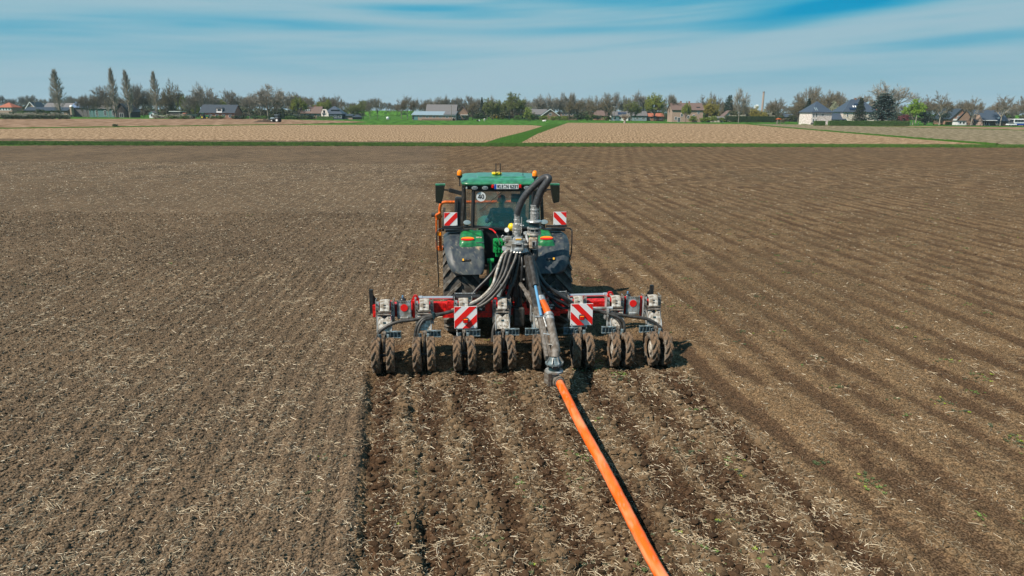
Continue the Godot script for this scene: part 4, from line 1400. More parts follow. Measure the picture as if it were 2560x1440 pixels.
func make_driver() -> void:
	var skin := Color(0.40, 0.22, 0.15)
	var shirt := Color(0.012, 0.10, 0.165)
	var trs := Color(0.02, 0.025, 0.035)
	var boot := Color(0.02, 0.016, 0.012)
	var o := thing("person", "person in a dark blue shirt seated at the wheel inside the tractor cab", "person", RIG, YAW)
	var b := MB.new()
	b.colored = true
	var bones := [
		[V(-0.06, 2.06, -1.02), V(0.06, 2.06, -1.02), 0.125, 0.125, trs],
		[V(0, 2.10, -1.02), V(0, 2.30, -1.0), 0.135, 0.145, shirt], [V(-0.07, 2.40, -0.99), V(0.07, 2.40, -0.99), 0.135, 0.135, shirt],
		[V(-0.19, 2.515, -0.99), V(0.19, 2.515, -0.99), 0.072, 0.072, shirt], [V(0, 2.50, -0.99), V(0, 2.63, -1.01), 0.07, 0.052, skin],
		[V(-0.20, 2.51, -0.99), V(-0.32, 2.27, -1.10), 0.064, 0.050, shirt], [V(0.20, 2.51, -0.99), V(0.32, 2.28, -1.08), 0.064, 0.050, shirt],
		[V(-0.32, 2.27, -1.10), V(-0.22, 2.22, -1.46), 0.045, 0.030, skin], [V(0.32, 2.28, -1.08), V(0.31, 2.25, -1.33), 0.045, 0.030, skin],
		[V(-0.10, 2.05, -1.05), V(-0.17, 2.08, -1.48), 0.092, 0.066, trs], [V(0.10, 2.05, -1.05), V(0.17, 2.08, -1.48), 0.092, 0.066, trs],
		[V(-0.17, 2.08, -1.48), V(-0.16, 1.62, -1.60), 0.060, 0.042, trs], [V(0.17, 2.08, -1.48), V(0.16, 1.62, -1.60), 0.060, 0.042, trs],
		[V(-0.16, 1.53, -1.58), V(-0.17, 1.52, -1.78), 0.045, 0.038, boot], [V(0.16, 1.53, -1.58), V(0.17, 1.52, -1.78), 0.045, 0.038, boot]]
	nets(b, bones, 0.018, 0.05)
	var head := [[V(0, 2.66, -1.03), V(0, 2.70, -1.05), 0.062, 0.066, skin], [V(0, 2.765, -1.03), V(0, 2.78, -1.0), 0.088, 0.086, skin], [V(0, 2.69, -1.10), V(0, 2.72, -1.10), 0.032, 0.034, skin],
		[V(0, 2.735, -1.125), V(0, 2.755, -1.115), 0.014, 0.010, skin], [V(-0.091, 2.74, -1.01), V(-0.093, 2.765, -1.0), 0.014, 0.016, skin], [V(0.091, 2.74, -1.01), V(0.093, 2.765, -1.0), 0.014, 0.016, skin],
		[V(-0.025, 2.695, -1.128), V(0.025, 2.695, -1.128), 0.009, 0.009, Color(0.35, 0.12, 0.10)]]
	nets(b, head, 0.009, 0.02)
	for s in [-1.0, 1.0]:
		var w := V(-0.22, 2.22, -1.46) if s < 0.0 else V(0.31, 2.25, -1.33)
		var hand := [[w, w + V(0.012 * -s, 0.005, -0.07), 0.028, 0.034, skin]]
		for k in 4:
			var root := w + V(-s * 0.012 + (k - 1.5) * 0.020, 0.004, -0.085)
			var len: float = [0.036, 0.042, 0.040, 0.030][k]
			hand.append([root, root + V(0, -0.012, -len), 0.0095, 0.009, skin])
			hand.append([root + V(0, -0.012, -len), root + V(0, -0.042, -len * 0.9), 0.009, 0.008, skin])
		hand.append([w + V(-s * 0.032, 0, -0.03), w + V(-s * 0.055, -0.015, -0.075), 0.012, 0.009, skin])
		nets(b, hand, 0.006, 0.008)
	make("body", b, M["clothes"] if M.has("clothes") else vmat("clothes", 0.85), o)
	b = MB.new()
	nets(b, [[V(0, 2.80, -0.99), V(0, 2.79, -1.02), 0.090, 0.092], [V(0, 2.73, -0.955), V(0, 2.76, -0.97), 0.06, 0.07]], 0.012, 0.03)
	make("hair", b, mat("hair", Color(0.03, 0.022, 0.016), 0.8), o)
	for s in [-1.0, 1.0]:
		make("eye", MB.new().lathe([[0.0, -0.011], [0.008, -0.008], [0.011, 0.0], [0.008, 0.008], [0.0, 0.011]], Transform3D(Basis.IDENTITY, V(s * 0.032, 2.765, -1.108)), 8, false), M["plate_white"], o)

# ---------------------------------------------------------------- the implement
func hose(called: String, parent: Node3D, p: Array, r: float, material: Material, per := 6) -> MeshInstance3D:
	return make(called, MB.new().tube(smooth_path(p, per), r, 10), material, parent)

func packer_tyre(seed_: int) -> ArrayMesh:
	var b := MB.new()
	b.colored = true
	var nn := FastNoiseLite.new()
	nn.seed = seed_
	nn.frequency = 9.0
	nn.fractal_octaves = 3
	var big := FastNoiseLite.new()
	big.seed = seed_ + 50
	big.frequency = 4.5
	var hw := 0.077
	var prof := [[-0.7, 0.19], [-0.92, 0.215], [-1.0, 0.25], [-0.98, 0.278], [-0.82, 0.29], [-0.6, 0.294], [-0.36, 0.296], [-0.12, 0.297], [0.12, 0.297], [0.36, 0.296], [0.6, 0.294], [0.82, 0.29], [0.98, 0.278], [1.0, 0.25], [0.92, 0.215], [0.7, 0.19]]
	var rows := 121
	var cols := prof.size()
	var pts := []
	var cs := []
	for i in rows:
		var a := TAU * (i % (rows - 1)) / (rows - 1)
		for j in cols:
			var x: float = prof[j][0] * hw
			var r: float = prof[j][1]
			var side := 1.0 if x > 0.0 else -1.0
			var ph := fposmod((a + 0.42 * absf(x) / hw) * 11.0 / TAU + (0.5 if side > 0.0 else 0.0), 1.0)
			var lug := smoothstep(0.0, 0.12, ph) * smoothstep(0.58, 0.44, ph)
			var q := Vector3(x * 1.5, r * sin(a), r * cos(a))
			var caked := smoothstep(-0.15, 0.35, big.get_noise_3dv(q) + 0.10)
			var tread := 1.0 if r > 0.27 else 0.25
			r += tread * (lug * 0.040 * (1.0 - 0.35 * caked) + caked * 0.014 + nn.get_noise_3dv(q) * 0.011)
			pts.append(on_wheel(x * (1.0 + 0.04 * nn.get_noise_3dv(q * 2.0)), a, r))
			var c := Color(0.12, 0.108, 0.095).lerp(Color(0.215, 0.14, 0.085), clampf(caked * 1.2 + 0.4 * (1.0 - lug) * tread + nn.get_noise_3dv(q * 1.7) * 0.5 + 0.3, 0.0, 1.0))
			if absf(prof[j][0]) > 0.95 and caked < 0.6:
				c = Color(0.30, 0.265, 0.22)
			cs.append(c)
	b.grid(pts, rows, cols)
	if b.n[8 + cols * 30].dot(b.v[8 + cols * 30]) < 0.0:
		for k in b.n.size():
			b.n[k] = -b.n[k]
	b.ix = PackedInt32Array()
	for i in rows - 1:
		for j in cols - 1:
			var q := i * cols + j
			b.tri_i(q, q + 1, q + cols + 1)
			b.tri_i(q, q + cols + 1, q + cols)
	for k in cs.size():
		b.c[k] = cs[k]
	return b.mesh()

func make_row_unit(t: Node3D, x: float, m: float, tyre: ArrayMesh, tyre2: ArrayMesh, turn: float) -> void:
	var o := part_node("row_unit", t, V(x, 0, 0))
	make("mounting_plate", MB.new().box(V(-0.140, 0.98, 1.95), V(0.066, 0.46, 0.012), 0.003).box(V(-0.168, 0.98, 1.86), V(0.012, 0.50, 0.20), 0.003), M["galvanised"], o)
	make("mounting_plate", MB.new().box(V(0.148, 0.98, 1.95), V(0.060, 0.46, 0.012), 0.003).box(V(0.172, 0.98, 1.86), V(0.012, 0.50, 0.20), 0.003), M["galvanised"], o)
	for k in 3:
		for s in [-1.0, 1.0]:
			make("bolt", MB.new().cyl(V(s * 0.148, 1.15 - 0.12 * k, 1.955), V(s * 0.148, 1.15 - 0.12 * k, 1.972), 0.013, 6), M["steel_dark"], o)
	var tilt := Basis(Vector3.RIGHT, -0.30)
	make("clamp_block", MB.new().box(V(0.008, 1.13, 2.0), V(0.185, 0.20, 0.05), 0.012, tilt).box(V(0.008, 1.215, 1.93), V(0.19, 0.04, 0.12), 0.008), M["plate_pale"], o)
	for k in 2:
		make("slot", MB.new().box(V(0.004, 1.105 + 0.05 * k, 2.032 - 0.012 * k), V(0.042, 0.018, 0.012), 0.0, tilt), M["cab_black"], o)
	make("pivot", MB.new().cyl(V(-0.115, 1.02, 2.02), V(0.125, 1.02, 2.02), 0.030, 12).cyl(V(-0.13, 0.99, 2.10), V(0.13, 0.99, 2.10), 0.018, 10), M["steel_muddy"], o)
	make("spring", MB.new().cyl(V(0.0, 1.02, 1.98), V(0.0, 0.78, 2.12), 0.048, 12), M["cab_black"], o)
	var lean := Basis(Vector3.RIGHT, -0.38)
	make("perforated_plate", MB.new().prism(PackedVector2Array([Vector2(-0.118, 0.15), Vector2(-0.082, 0.15), Vector2(0.0, 0.075), Vector2(0.082, 0.15), Vector2(0.118, 0.15), Vector2(0.118, -0.15), Vector2(-0.118, -0.15)]), 0.012, Transform3D(lean, V(0.0, 0.83, 2.145))), M["plate_pale"], o)
	make("slot", MB.new().box(V(0, 0.845, 2.150), V(0.052, 0.030, 0.012), 0.0, lean), M["dark_teal"], o)
	for q in [[-0.09, 0.10], [0.09, 0.10], [-0.09, -0.01], [0.09, -0.01], [-0.09, -0.11], [0.09, -0.11], [-0.04, -0.09], [0.04, -0.09]]:
		make("bolt", MB.new().cyl(V(q[0], 0.83, 2.145) + lean * V(0, q[1], 0.004), V(q[0], 0.83, 2.145) + lean * V(0, q[1], 0.014), 0.008, 6), M["steel_dark"], o)
	for s in [-1.0, 1.0]:
		make("parallel_arm", MB.new().bar(V(s * 0.132, 0.95, 2.03), V(s * 0.132, 0.66, 2.22), 0.016, 0.07, 0.004).bar(V(s * 0.132, 0.82, 1.97), V(s * 0.125, 0.52, 2.2), 0.016, 0.05, 0.004), M["galvanised"], o)
	# ribbed depth box on one side, wheel fork in the middle
	make("depth_box", MB.new().box(V(m * 0.18, 0.633, 2.20), V(0.27, 0.10, 0.012)).box(V(m * 0.18, 0.692, 2.23), V(0.28, 0.014, 0.07), 0.003).box(V(m * 0.18, 0.576, 2.23), V(0.28, 0.014, 0.07), 0.003), M["blue_grey"], o)
	for k in 5:
		make("rib", MB.new().box(V(m * (0.05 + 0.065 * k), 0.633, 2.232), V(0.009, 0.098, 0.06), 0.002), M["blue_grey"], o)
	make("fork", MB.new().box(V(-0.075, 0.60, 2.30), V(0.055, 0.13, 0.02), 0.004, Basis(Vector3.UP, 0.5)).box(V(0.075, 0.60, 2.30), V(0.055, 0.13, 0.02), 0.004, Basis(Vector3.UP, -0.5)), M["blue_grey"], o)
	make("wheel_arm", MB.new().bar(V(0, 0.70, 2.20), V(0, 0.36, 2.46), 0.032, 0.07, 0.008).cyl(V(-0.03, 0.66, 2.24), V(0.03, 0.66, 2.24), 0.045, 12).box(V(0, 0.57, 2.36), V(0.03, 0.12, 0.05), 0.006), M["steel_muddy"], o)
	make("axle", MB.new().cyl(V(-0.14, 0.318, 2.50), V(0.14, 0.318, 2.50), 0.026, 10), M["steel_dark"], o)
	var fr := Transform3D(Basis(Vector3.UP, Vector3.RIGHT, Vector3.BACK), Vector3.ZERO)
	for s in [-1.0, 1.0]:
		put("packer_tyre", tyre if s < 0.0 else tyre2, M["mud"], o, V(s * 0.121, 0.318, 2.50), Vector3(turn + s, s * 0.045, s * -0.03))
		make("wheel_disc", MB.new().lathe([[0.20, -0.03], [0.19, 0.015], [0.10, 0.02], [0.09, 0.05], [0.0, 0.055]], Transform3D(fr.basis * Basis.from_scale(Vector3(1, s, 1)), V(s * 0.121, 0.318, 2.50)), 24), M["plate_pale"] if s < 0.0 else M["steel_muddy"], o)
	# cutting disc and tine ahead of the wheels
	make("cutting_disc", MB.new().lathe([[0.0, -0.006], [0.235, -0.002], [0.235, 0.002], [0.0, 0.006]], Transform3D(fr.basis, V(0.0, 0.215, 1.70)), 28).cyl(V(-0.05, 0.215, 1.70), V(0.05, 0.215, 1.70), 0.05, 12), M["steel_dark"], o)
	make("share", MB.new().bar(V(0.0, 0.75, 1.90), V(0.0, -0.10, 2.02), 0.03, 0.10, 0.008).bar(V(0.05, 0.55, 2.03), V(0.05, -0.05, 2.14), 0.035, 0.035), M["steel_dark"], o)
	for s in [-1.0, 1.0]:
		make("cutting_disc", MB.new().lathe([[0.0, 0.02], [0.16, -0.004], [0.165, 0.0], [0.0, 0.03]], Transform3D(Basis(Vector3.UP, 0.25 * s) * fr.basis, V(s * 0.13, 0.15, 2.10)), 22).cyl(V(s * 0.13, 0.18, 2.1), V(s * 0.12, 0.5, 2.1), 0.02, 8), M["galvanised"], o)

func make_implement() -> void:
	var t := thing("strip_tiller", "red and grey eight-row strip tillage implement with paired muddy press wheels behind the tractor", "farm implement", RIG, YAW)
	var frame := part_node("main_frame", t)
	make("beam", MB.new().box(V(-1.62, 0.975, 1.70), V(2.20, 0.25, 0.22), 0.012), M["red_paint"], frame)
	make("beam", MB.new().box(V(1.72, 0.975, 1.70), V(2.20, 0.25, 0.22), 0.012), M["red_paint"], frame)
	make("beam", MB.new().box(V(0.05, 0.92, 1.56), V(1.5, 0.24, 0.22), 0.012), M["red_paint"], frame)
	for x in [-1.27, -0.52, 0.62, 1.37]:
		make("gusset", MB.new().prism(PackedVector2Array([Vector2(-0.11, -0.17), Vector2(0.11, -0.17), Vector2(0.11, 0.14), Vector2(0.0, 0.16)]), 0.14, Transform3D(Basis.IDENTITY, V(x, 1.0, 1.79))), M["red_paint"], frame)
	for x in [-1.47, 1.36]:
		make("cover_plate", MB.new().box(V(x, 1.0, 1.822), V(0.30, 0.25, 0.014), 0.004), M["red_paint"], frame)
	for x in [-2.36, -1.93, 2.26, 2.58]:
		make("clamp_strip", MB.new().box(V(x, 0.99, 1.83), V(0.045, 0.40, 0.05), 0.008), M["red_paint"], frame)
	for x in [-2.11, 2.40]:
		var dp := part_node("reflector_panel", t)
		make("panel", MB.new().box(V(x, 1.02, 1.90), V(0.25, 0.36, 0.014), 0.004).box(V(x, 0.86, 1.93), V(0.16, 0.05, 0.06), 0.01), M["galvanised"], dp)
		make("edge", MB.new().box(V(x - 0.125, 1.02, 1.89), V(0.02, 0.38, 0.06), 0.004).box(V(x + 0.125, 1.02, 1.89), V(0.02, 0.38, 0.06), 0.004), M["blue_grey"], dp)
		make("red_disc", MB.new().cyl(V(x, 1.065, 1.905), V(x, 1.065, 1.915), 0.071, 28), M["sign_red"], dp)
		for k in 5:
			make("bolt", MB.new().cyl(V(x - 0.09 + 0.045 * k, 1.185, 1.905), V(x - 0.09 + 0.045 * k, 1.185, 1.918), 0.008, 6), M["dark_teal"], dp)
		make("accumulator", MB.new().lathe([[0.06, -0.10], [0.068, 0.0], [0.06, 0.03], [0.03, 0.055], [0.012, 0.06], [0.012, 0.085], [0.0, 0.09]], Transform3D(Basis.IDENTITY, V(x - 0.04, 1.135, 1.62)), 18, false), M["cab_black"], dp)
		make("valve_cap", MB.new().cyl(V(x - 0.04, 1.19, 1.62), V(x - 0.04, 1.235, 1.62), 0.018, 8), M["blue_rod"], dp)
	# end posts
	for s in [-1.0, 1.0]:
		var x := -2.745 if s < 0.0 else 2.82
		make("end_post", MB.new().box(V(x, 1.15, 1.72), V(0.075, 0.48, 0.06), 0.008).prism(PackedVector2Array([Vector2(0, 0.17), Vector2(0, -0.12), Vector2(0.17, -0.12)]), 0.012, Transform3D(Basis.from_scale(Vector3(-s, 1, 1)), V(x - s * 0.03, 1.13, 1.70))), M["black_plastic"], t)
	# folding cylinders
	for s in [-1.0, 1.0]:
		var cy := part_node("folding_cylinder", t)
		var xe := -1.90 if s < 0.0 else 2.0
		make("lug_bracket", MB.new().prism(PackedVector2Array([Vector2(-0.10, -0.07), Vector2(0.10, -0.07), Vector2(0.055, 0.03), Vector2(0.03, 0.075), Vector2(-0.03, 0.075), Vector2(-0.055, 0.03)]), 0.06, Transform3D(Basis.IDENTITY, V(xe, 1.165, 1.62))), M["red_paint"], cy)
		make("pin", MB.new().cyl(V(xe, 1.185, 1.64), V(xe, 1.185, 1.668), 0.026, 12), M["zinc"], cy)
		make("rod", MB.new().cyl(V(xe - s * 0.03, 1.165, 1.57), V(s * 1.15, 1.155, 1.56), 0.034, 14).cyl(V(xe - s * 0.06, 1.165, 1.57), V(xe - s * 0.13, 1.165, 1.57), 0.045, 12), M["chrome"], cy)
		make("barrel", MB.new().cyl(V(s * 1.17, 1.155, 1.56), V(s * 0.62, 1.15, 1.55), 0.062, 18).cyl(V(s * 1.17, 1.155, 1.56), V(s * 1.12, 1.155, 1.56), 0.072, 18), M["black_plastic"], cy)
		make("guide_rod", MB.new().cyl(V(s * 1.12, 1.225, 1.50), V(s * 0.72, 1.22, 1.50), 0.010, 8).cyl(V(s * 1.12, 1.20, 1.50), V(s * 1.12, 1.245, 1.50), 0.014, 8), M["zinc"], cy)
		make("red_rail", MB.new().bar(V(s * 1.27, 1.085, 1.66), V(s * 0.80, 1.085, 1.66), 0.05, 0.035, 0.006), M["red_paint"], cy)
	make("hose_bracket", MB.new().box(V(-0.865, 1.125, 1.72), V(0.115, 0.13, 0.05), 0.008), M["dark_teal"], t)
	# row units
	var tyres := [packer_tyre(1), packer_tyre(2), packer_tyre(3)]
	for i in 8:
		make_row_unit(t, 0.15 + (i - 3.5) * 0.75, 1.0 if i < 4 else -1.0, tyres[i % 3], tyres[(i + 1) % 3], i * 0.7)
	# warning boards and maker's plates
	var bands := [[0.68, 1.0], [0.0, 0.34], [-0.68, -0.34]]
	warning_board(t, V(-0.935, 0.946, 2.24), 0.435, 1, bands, true)
	warning_board(t, V(1.30, 0.957, 2.24), 0.435, -1, bands, true)
	make("board_bracket", MB.new().box(V(-0.935, 1.0, 2.08), V(0.06, 0.06, 0.30), 0.008), M["galvanised"], t)
	make("board_bracket", MB.new().box(V(1.30, 1.0, 2.08), V(0.06, 0.06, 0.30), 0.008), M["galvanised"], t)
	for x in [-0.63, 0.76]:
		var rp := part_node("side_panel", t)
		make("red_plate", MB.new().box(V(x + (0.06 if x < 0.0 else 0.02), 0.965, 1.84), V(0.32, 0.27, 0.014), 0.004).box(V(x + (0.06 if x < 0.0 else 0.02), 0.88, 1.87), V(0.32, 0.10, 0.03), 0.006), M["red_paint"], rp)
		make("plate", MB.new().box(V(x, 1.015, 1.855), V(0.175, 0.135, 0.012), 0.003), M["ink"], rp)
		text_part("lettering", "VOLMER", 0.034, M["plate_white"], rp, V(x, 1.052, 1.863), Vector3.ZERO, 0.95)
		make("emblem", MB.new().prism(PackedVector2Array([Vector2(-0.028, 0.01), Vector2(-0.012, -0.022), Vector2(0.0, -0.004), Vector2(0.014, -0.026), Vector2(0.034, 0.016), Vector2(0.012, 0.006), Vector2(-0.006, 0.024)]), 0.004, Transform3D(Basis.IDENTITY, V(x, 0.995, 1.863))), M["plate_white"], rp)
	# ---- tower
	var mast := part_node("mast", t)
	make("mast_post", MB.new().bar(V(0.02, 0.80, 1.45), V(0.10, 2.06, 1.42), 0.10, 0.12, 0.012).bar(V(0.36, 0.80, 1.45), V(0.30, 2.06, 1.42), 0.10, 0.12, 0.012), M["steel_dark"], mast)
	make("mast_plate", MB.new().box(V(0.16, 1.60, 1.56), V(0.20, 0.16, 0.20), 0.02).box(V(0.17, 1.72, 1.60), V(0.09, 0.14, 0.10), 0.015), M["steel_dark"], mast)
	make("mast_box", MB.new().box(V(0.13, 0.80, 1.72), V(0.22, 0.40, 0.30), 0.03), M["steel_dark"], mast)
	make("mast_top", MB.new().box(V(0.16, 2.02, 1.45), V(0.42, 0.05, 0.34), 0.01), M["steel_dark"], mast)
	make("brace", MB.new().bar(V(-0.30, 1.05, 1.45), V(0.04, 1.70, 1.42), 0.05, 0.05, 0.006).bar(V(0.55, 1.05, 1.45), V(0.34, 1.70, 1.42), 0.05, 0.05, 0.006), M["steel_dark"], mast)
	make("red_bracket", MB.new().box(V(-0.31, 1.06, 1.48), V(0.16, 0.11, 0.08), 0.012).box(V(-0.05, 1.32, 1.38), V(0.05, 0.10, 0.06), 0.01).box(V(-0.09, 1.20, 1.40), V(0.035, 0.07, 0.05), 0.008).box(V(0.0, 1.78, 1.5), V(0.03, 0.10, 0.04), 0.008), M["red_paint"], mast)
	make("link_plate", MB.new().bar(V(-0.05, 1.55, 1.62), V(-0.02, 0.95, 1.70), 0.05, 0.012, 0.0).bar(V(-0.26, 1.15, 1.55), V(-0.18, 1.40, 1.50), 0.10, 0.012, 0.0).bar(V(0.42, 1.10, 1.80), V(0.40, 0.60, 1.95), 0.06, 0.012, 0.0), M["blue_grey"], mast)
	make("motor", MB.new().cyl(V(0.14, 1.25, 1.62), V(0.14, 0.62, 1.74), 0.065, 14).cyl(V(0.14, 0.66, 1.73), V(0.14, 0.60, 1.745), 0.09, 14), M["cab_black"], mast)
	# ---- slurry distributor
	var ds := part_node("distributor", t)
	var up := Transform3D(Basis.IDENTITY, V(0.11, 0, 1.45))
	make("drum", MB.new().lathe([[0.0, 2.07], [0.21, 2.07], [0.225, 2.09], [0.225, 2.19], [0.245, 2.195], [0.245, 2.215], [0.20, 2.235], [0.19, 2.30], [0.0, 2.30]], up, 28), M["galvanised"], ds)
	make("cutter_housing", MB.new().box(V(-0.06, 2.30, 1.42), V(0.16, 0.10, 0.24), 0.03).box(V(0.13, 2.315, 1.50), V(0.16, 0.06, 0.20), 0.02).box(V(0.10, 2.18, 1.67), V(0.24, 0.17, 0.06), 0.015).box(V(0.13, 2.145, 1.70), V(0.17, 0.05, 0.05), 0.01).box(V(-0.13, 2.12, 1.48), V(0.10, 0.10, 0.12), 0.02), M["galvanised"], ds)
	make("sight_glass", MB.new().box(V(0.13, 2.325, 1.605), V(0.11, 0.03, 0.012), 0.004), M["yellow_amber"], ds)
	make("plate", MB.new().box(V(0.125, 2.232, 1.703), V(0.105, 0.062, 0.006)), M["ink"], ds)
	text_part("lettering", "VOLMER", 0.018, M["plate_white"], ds, V(0.125, 2.25, 1.707))
	make("lifting_eye", MB.new().tube(smooth_path([V(-0.17, 2.30, 1.50), V(-0.20, 2.35, 1.50), V(-0.17, 2.385, 1.50), V(-0.135, 2.35, 1.50), V(-0.17, 2.30, 1.50)], 4), 0.010, 6).box(V(-0.13, 2.29, 1.5), V(0.08, 0.05, 0.06), 0.01), M["zinc"], ds)
	make("clamp", MB.new().cyl(V(0.33, 2.24, 1.5), V(0.30, 2.40, 1.42), 0.035, 12).cyl(V(0.295, 2.39, 1.42), V(0.285, 2.44, 1.40), 0.045, 12), M["zinc"], ds)
	make("gauge", MB.new().cyl(V(-0.075, 2.46, 1.33), V(-0.085, 2.475, 1.38), 0.052, 18).cyl(V(-0.075, 2.46, 1.33), V(-0.04, 2.33, 1.35), 0.02, 8), M["steel_muddy"], ds)
	make("gauge_face", MB.new().cyl(V(-0.085, 2.475, 1.381), V(-0.0855, 2.476, 1.386), 0.044, 18), M["plate_white"], ds)
	make("yellow_ball", MB.new().lathe([[0.0, -0.08], [0.05, -0.065], [0.08, 0.0], [0.05, 0.065], [0.0, 0.08]], Transform3D(Basis.IDENTITY, V(0.03, 2.50, 1.18)), 16, false), M["yellow"], ds)
	# inlet valve and pipe stack
	var iv := Transform3D(Basis.IDENTITY, V(0.13, 0, 1.25))
	make("valve_stack", MB.new().lathe([[0.10, 2.28], [0.125, 2.29], [0.125, 2.32], [0.085, 2.325], [0.085, 2.40], [0.095, 2.41], [0.095, 2.435], [0.085, 2.44], [0.085, 2.455], [0.095, 2.46], [0.095, 2.49], [0.088, 2.495], [0.088, 2.58], [0.06, 2.59], [0.06, 2.64], [0.066, 2.645], [0.066, 2.665], [0.055, 2.67], [0.055, 2.74], [0.064, 2.745], [0.064, 2.76], [0.05, 2.77]], iv, 26), M["zinc"], ds)
	make("valve_lever", MB.new().box(V(0.215, 2.56, 1.32), V(0.014, 0.32, 0.05), 0.005).cyl(V(0.15, 2.55, 1.3), V(0.26, 2.55, 1.33), 0.012, 8), M["chrome"], ds)
	var ov := Transform3D(Basis.IDENTITY, V(0.452, 0, 1.45))
	make("riser_pipe", MB.new().lathe([[0.085, 2.10], [0.085, 2.38], [0.135, 2.385], [0.14, 2.40], [0.14, 2.425], [0.10, 2.43]], ov, 26), M["plate_pale"], ds)
	make("flange", MB.new().lathe([[0.10, 2.425], [0.135, 2.43], [0.135, 2.455], [0.10, 2.46]], ov, 26).lathe([[0.11, 2.505], [0.142, 2.51], [0.142, 2.535], [0.11, 2.54]], ov, 26).lathe([[0.11, 2.635], [0.155, 2.64], [0.158, 2.655], [0.15, 2.67], [0.07, 2.685]], ov, 26), M["zinc"], ds)
	make("flow_meter", MB.new().lathe([[0.10, 2.455], [0.10, 2.51], [0.11, 2.53], [0.108, 2.64]], ov, 26), M["dark_teal"], ds)
	for k in 8:
		var a := TAU * k / 8.0
		make("bolt", MB.new().cyl(V(0.452 + 0.12 * cos(a), 2.455, 1.45 + 0.12 * sin(a)), V(0.452 + 0.12 * cos(a), 2.50, 1.45 + 0.12 * sin(a)), 0.012, 6), M["zinc"], ds)
	make("hose_cuff", MB.new().lathe([[0.075, 2.68], [0.082, 2.72], [0.082, 2.80], [0.088, 2.805], [0.088, 2.825], [0.078, 2.83], [0.078, 2.87], [0.086, 2.875], [0.086, 2.895], [0.074, 2.90], [0.074, 2.95], [0.08, 2.955], [0.08, 2.975], [0.068, 2.98]], ov, 26), M["zinc"], ds)
	make("control_box", MB.new().box(V(0.425, 2.24, 1.55), V(0.17, 0.22, 0.10), 0.02), M["beige_dust"], ds)
	make("display_frame", MB.new().box(V(0.435, 2.235, 1.607), V(0.095, 0.11, 0.02), 0.008), M["galvanised"], ds)
	make("display", MB.new().box(V(0.425, 2.235, 1.62), V(0.04, 0.07, 0.006)), M["ink"], ds)
	make("elbow", MB.new().tube(smooth_path([V(0.452, 2.12, 1.45), V(0.46, 2.0, 1.47), V(0.42, 1.92, 1.52), V(0.36, 1.90, 1.58)], 5), 0.08, 14), M["black_plastic"], ds)
	# arched corrugated hose over the top
	var lp := smooth_path([V(0.13, 2.74, 1.25), V(0.14, 2.80, 1.25), V(0.17, 2.90, 1.26), V(0.23, 3.05, 1.28), V(0.32, 3.19, 1.31), V(0.43, 3.31, 1.34), V(0.54, 3.42, 1.38), V(0.63, 3.49, 1.43), V(0.69, 3.51, 1.49), V(0.705, 3.475, 1.53), V(0.655, 3.39, 1.52), V(0.59, 3.29, 1.50), V(0.545, 3.18, 1.48), V(0.51, 3.06, 1.46), V(0.475, 2.95, 1.45)], 14)
	var lr := []
	for k in lp.size():
		lr.append(0.062 + 0.012 * float(k) / lp.size() + (0.005 if k % 2 == 0 else -0.002))
	make("arched_hose", MB.new().tube(lp, lr, 18), M["corrugated"], t)
	# ---- distribution hoses: bundles fall from the drum to both wings
	var hl := part_node("hose_bundle", t)
	hose("hose", hl, [V(-0.08, 2.10, 1.56), V(-0.20, 2.00, 1.68), V(-0.31, 1.73, 1.80), V(-0.38, 1.52, 1.88), V(-0.48, 1.38, 1.92), V(-0.65, 1.23, 1.95), V(-0.81, 1.15, 1.96), V(-1.02, 1.065, 2.01), V(-1.20, 1.03, 2.03)], 0.030, M["hose_light"])
	hose("hose", hl, [V(-0.04, 2.10, 1.60), V(-0.12, 2.02, 1.70), V(-0.21, 1.74, 1.82), V(-0.32, 1.52, 1.90), V(-0.46, 1.34, 1.94), V(-0.69, 1.18, 1.97), V(-0.90, 1.09, 1.99), V(-1.20, 1.01, 2.0)], 0.031, M["hose_dusty"])
	hose("hose", hl, [V(0.02, 2.10, 1.64), V(-0.04, 2.02, 1.72), V(-0.14, 1.74, 1.84), V(-0.24, 1.57, 1.92), V(-0.41, 1.35, 1.97), V(-0.66, 1.13, 2.0), V(-0.80, 1.08, 2.0), V(-1.16, 1.03, 2.05), V(-1.52, 0.95, 2.13), V(-1.72, 0.93, 2.18), V(-1.84, 0.82, 2.22), V(-1.89, 0.68, 2.25), V(-1.91, 0.45, 2.28)], 0.031, M["hose_dusty"])
	hose("hose", hl, [V(0.09, 2.10, 1.66), V(0.06, 1.98, 1.74), V(-0.06, 1.74, 1.86), V(-0.18, 1.54, 1.96), V(-0.32, 1.36, 2.0), V(-0.49, 1.20, 2.03), V(-0.72, 1.075, 2.03), V(-1.05, 1.04, 2.03), V(-1.36, 0.99, 2.10), V(-1.56, 0.97, 2.12), V(-1.89, 0.90, 2.15), V(-2.20, 0.87, 2.18), V(-2.41, 0.80, 2.20), V(-2.56, 0.69, 2.22), V(-2.63, 0.50, 2.25)], 0.033, M["hose_dusty"])
	hose("hose", hl, [V(-0.10, 1.98, 1.28), V(-0.21, 1.81, 1.30), V(-0.42, 1.53, 1.35), V(-0.71, 1.26, 1.45), V(-0.82, 1.13, 1.55), V(-0.86, 1.09, 1.72)], 0.036, M["hose_black"])
	hose("hose", hl, [V(-1.56, 0.93, 2.15), V(-1.72, 0.90, 2.20), V(-1.80, 0.80, 2.25), V(-1.84, 0.66, 2.28), V(-1.86, 0.45, 2.30)], 0.026, M["hose_dusty"])
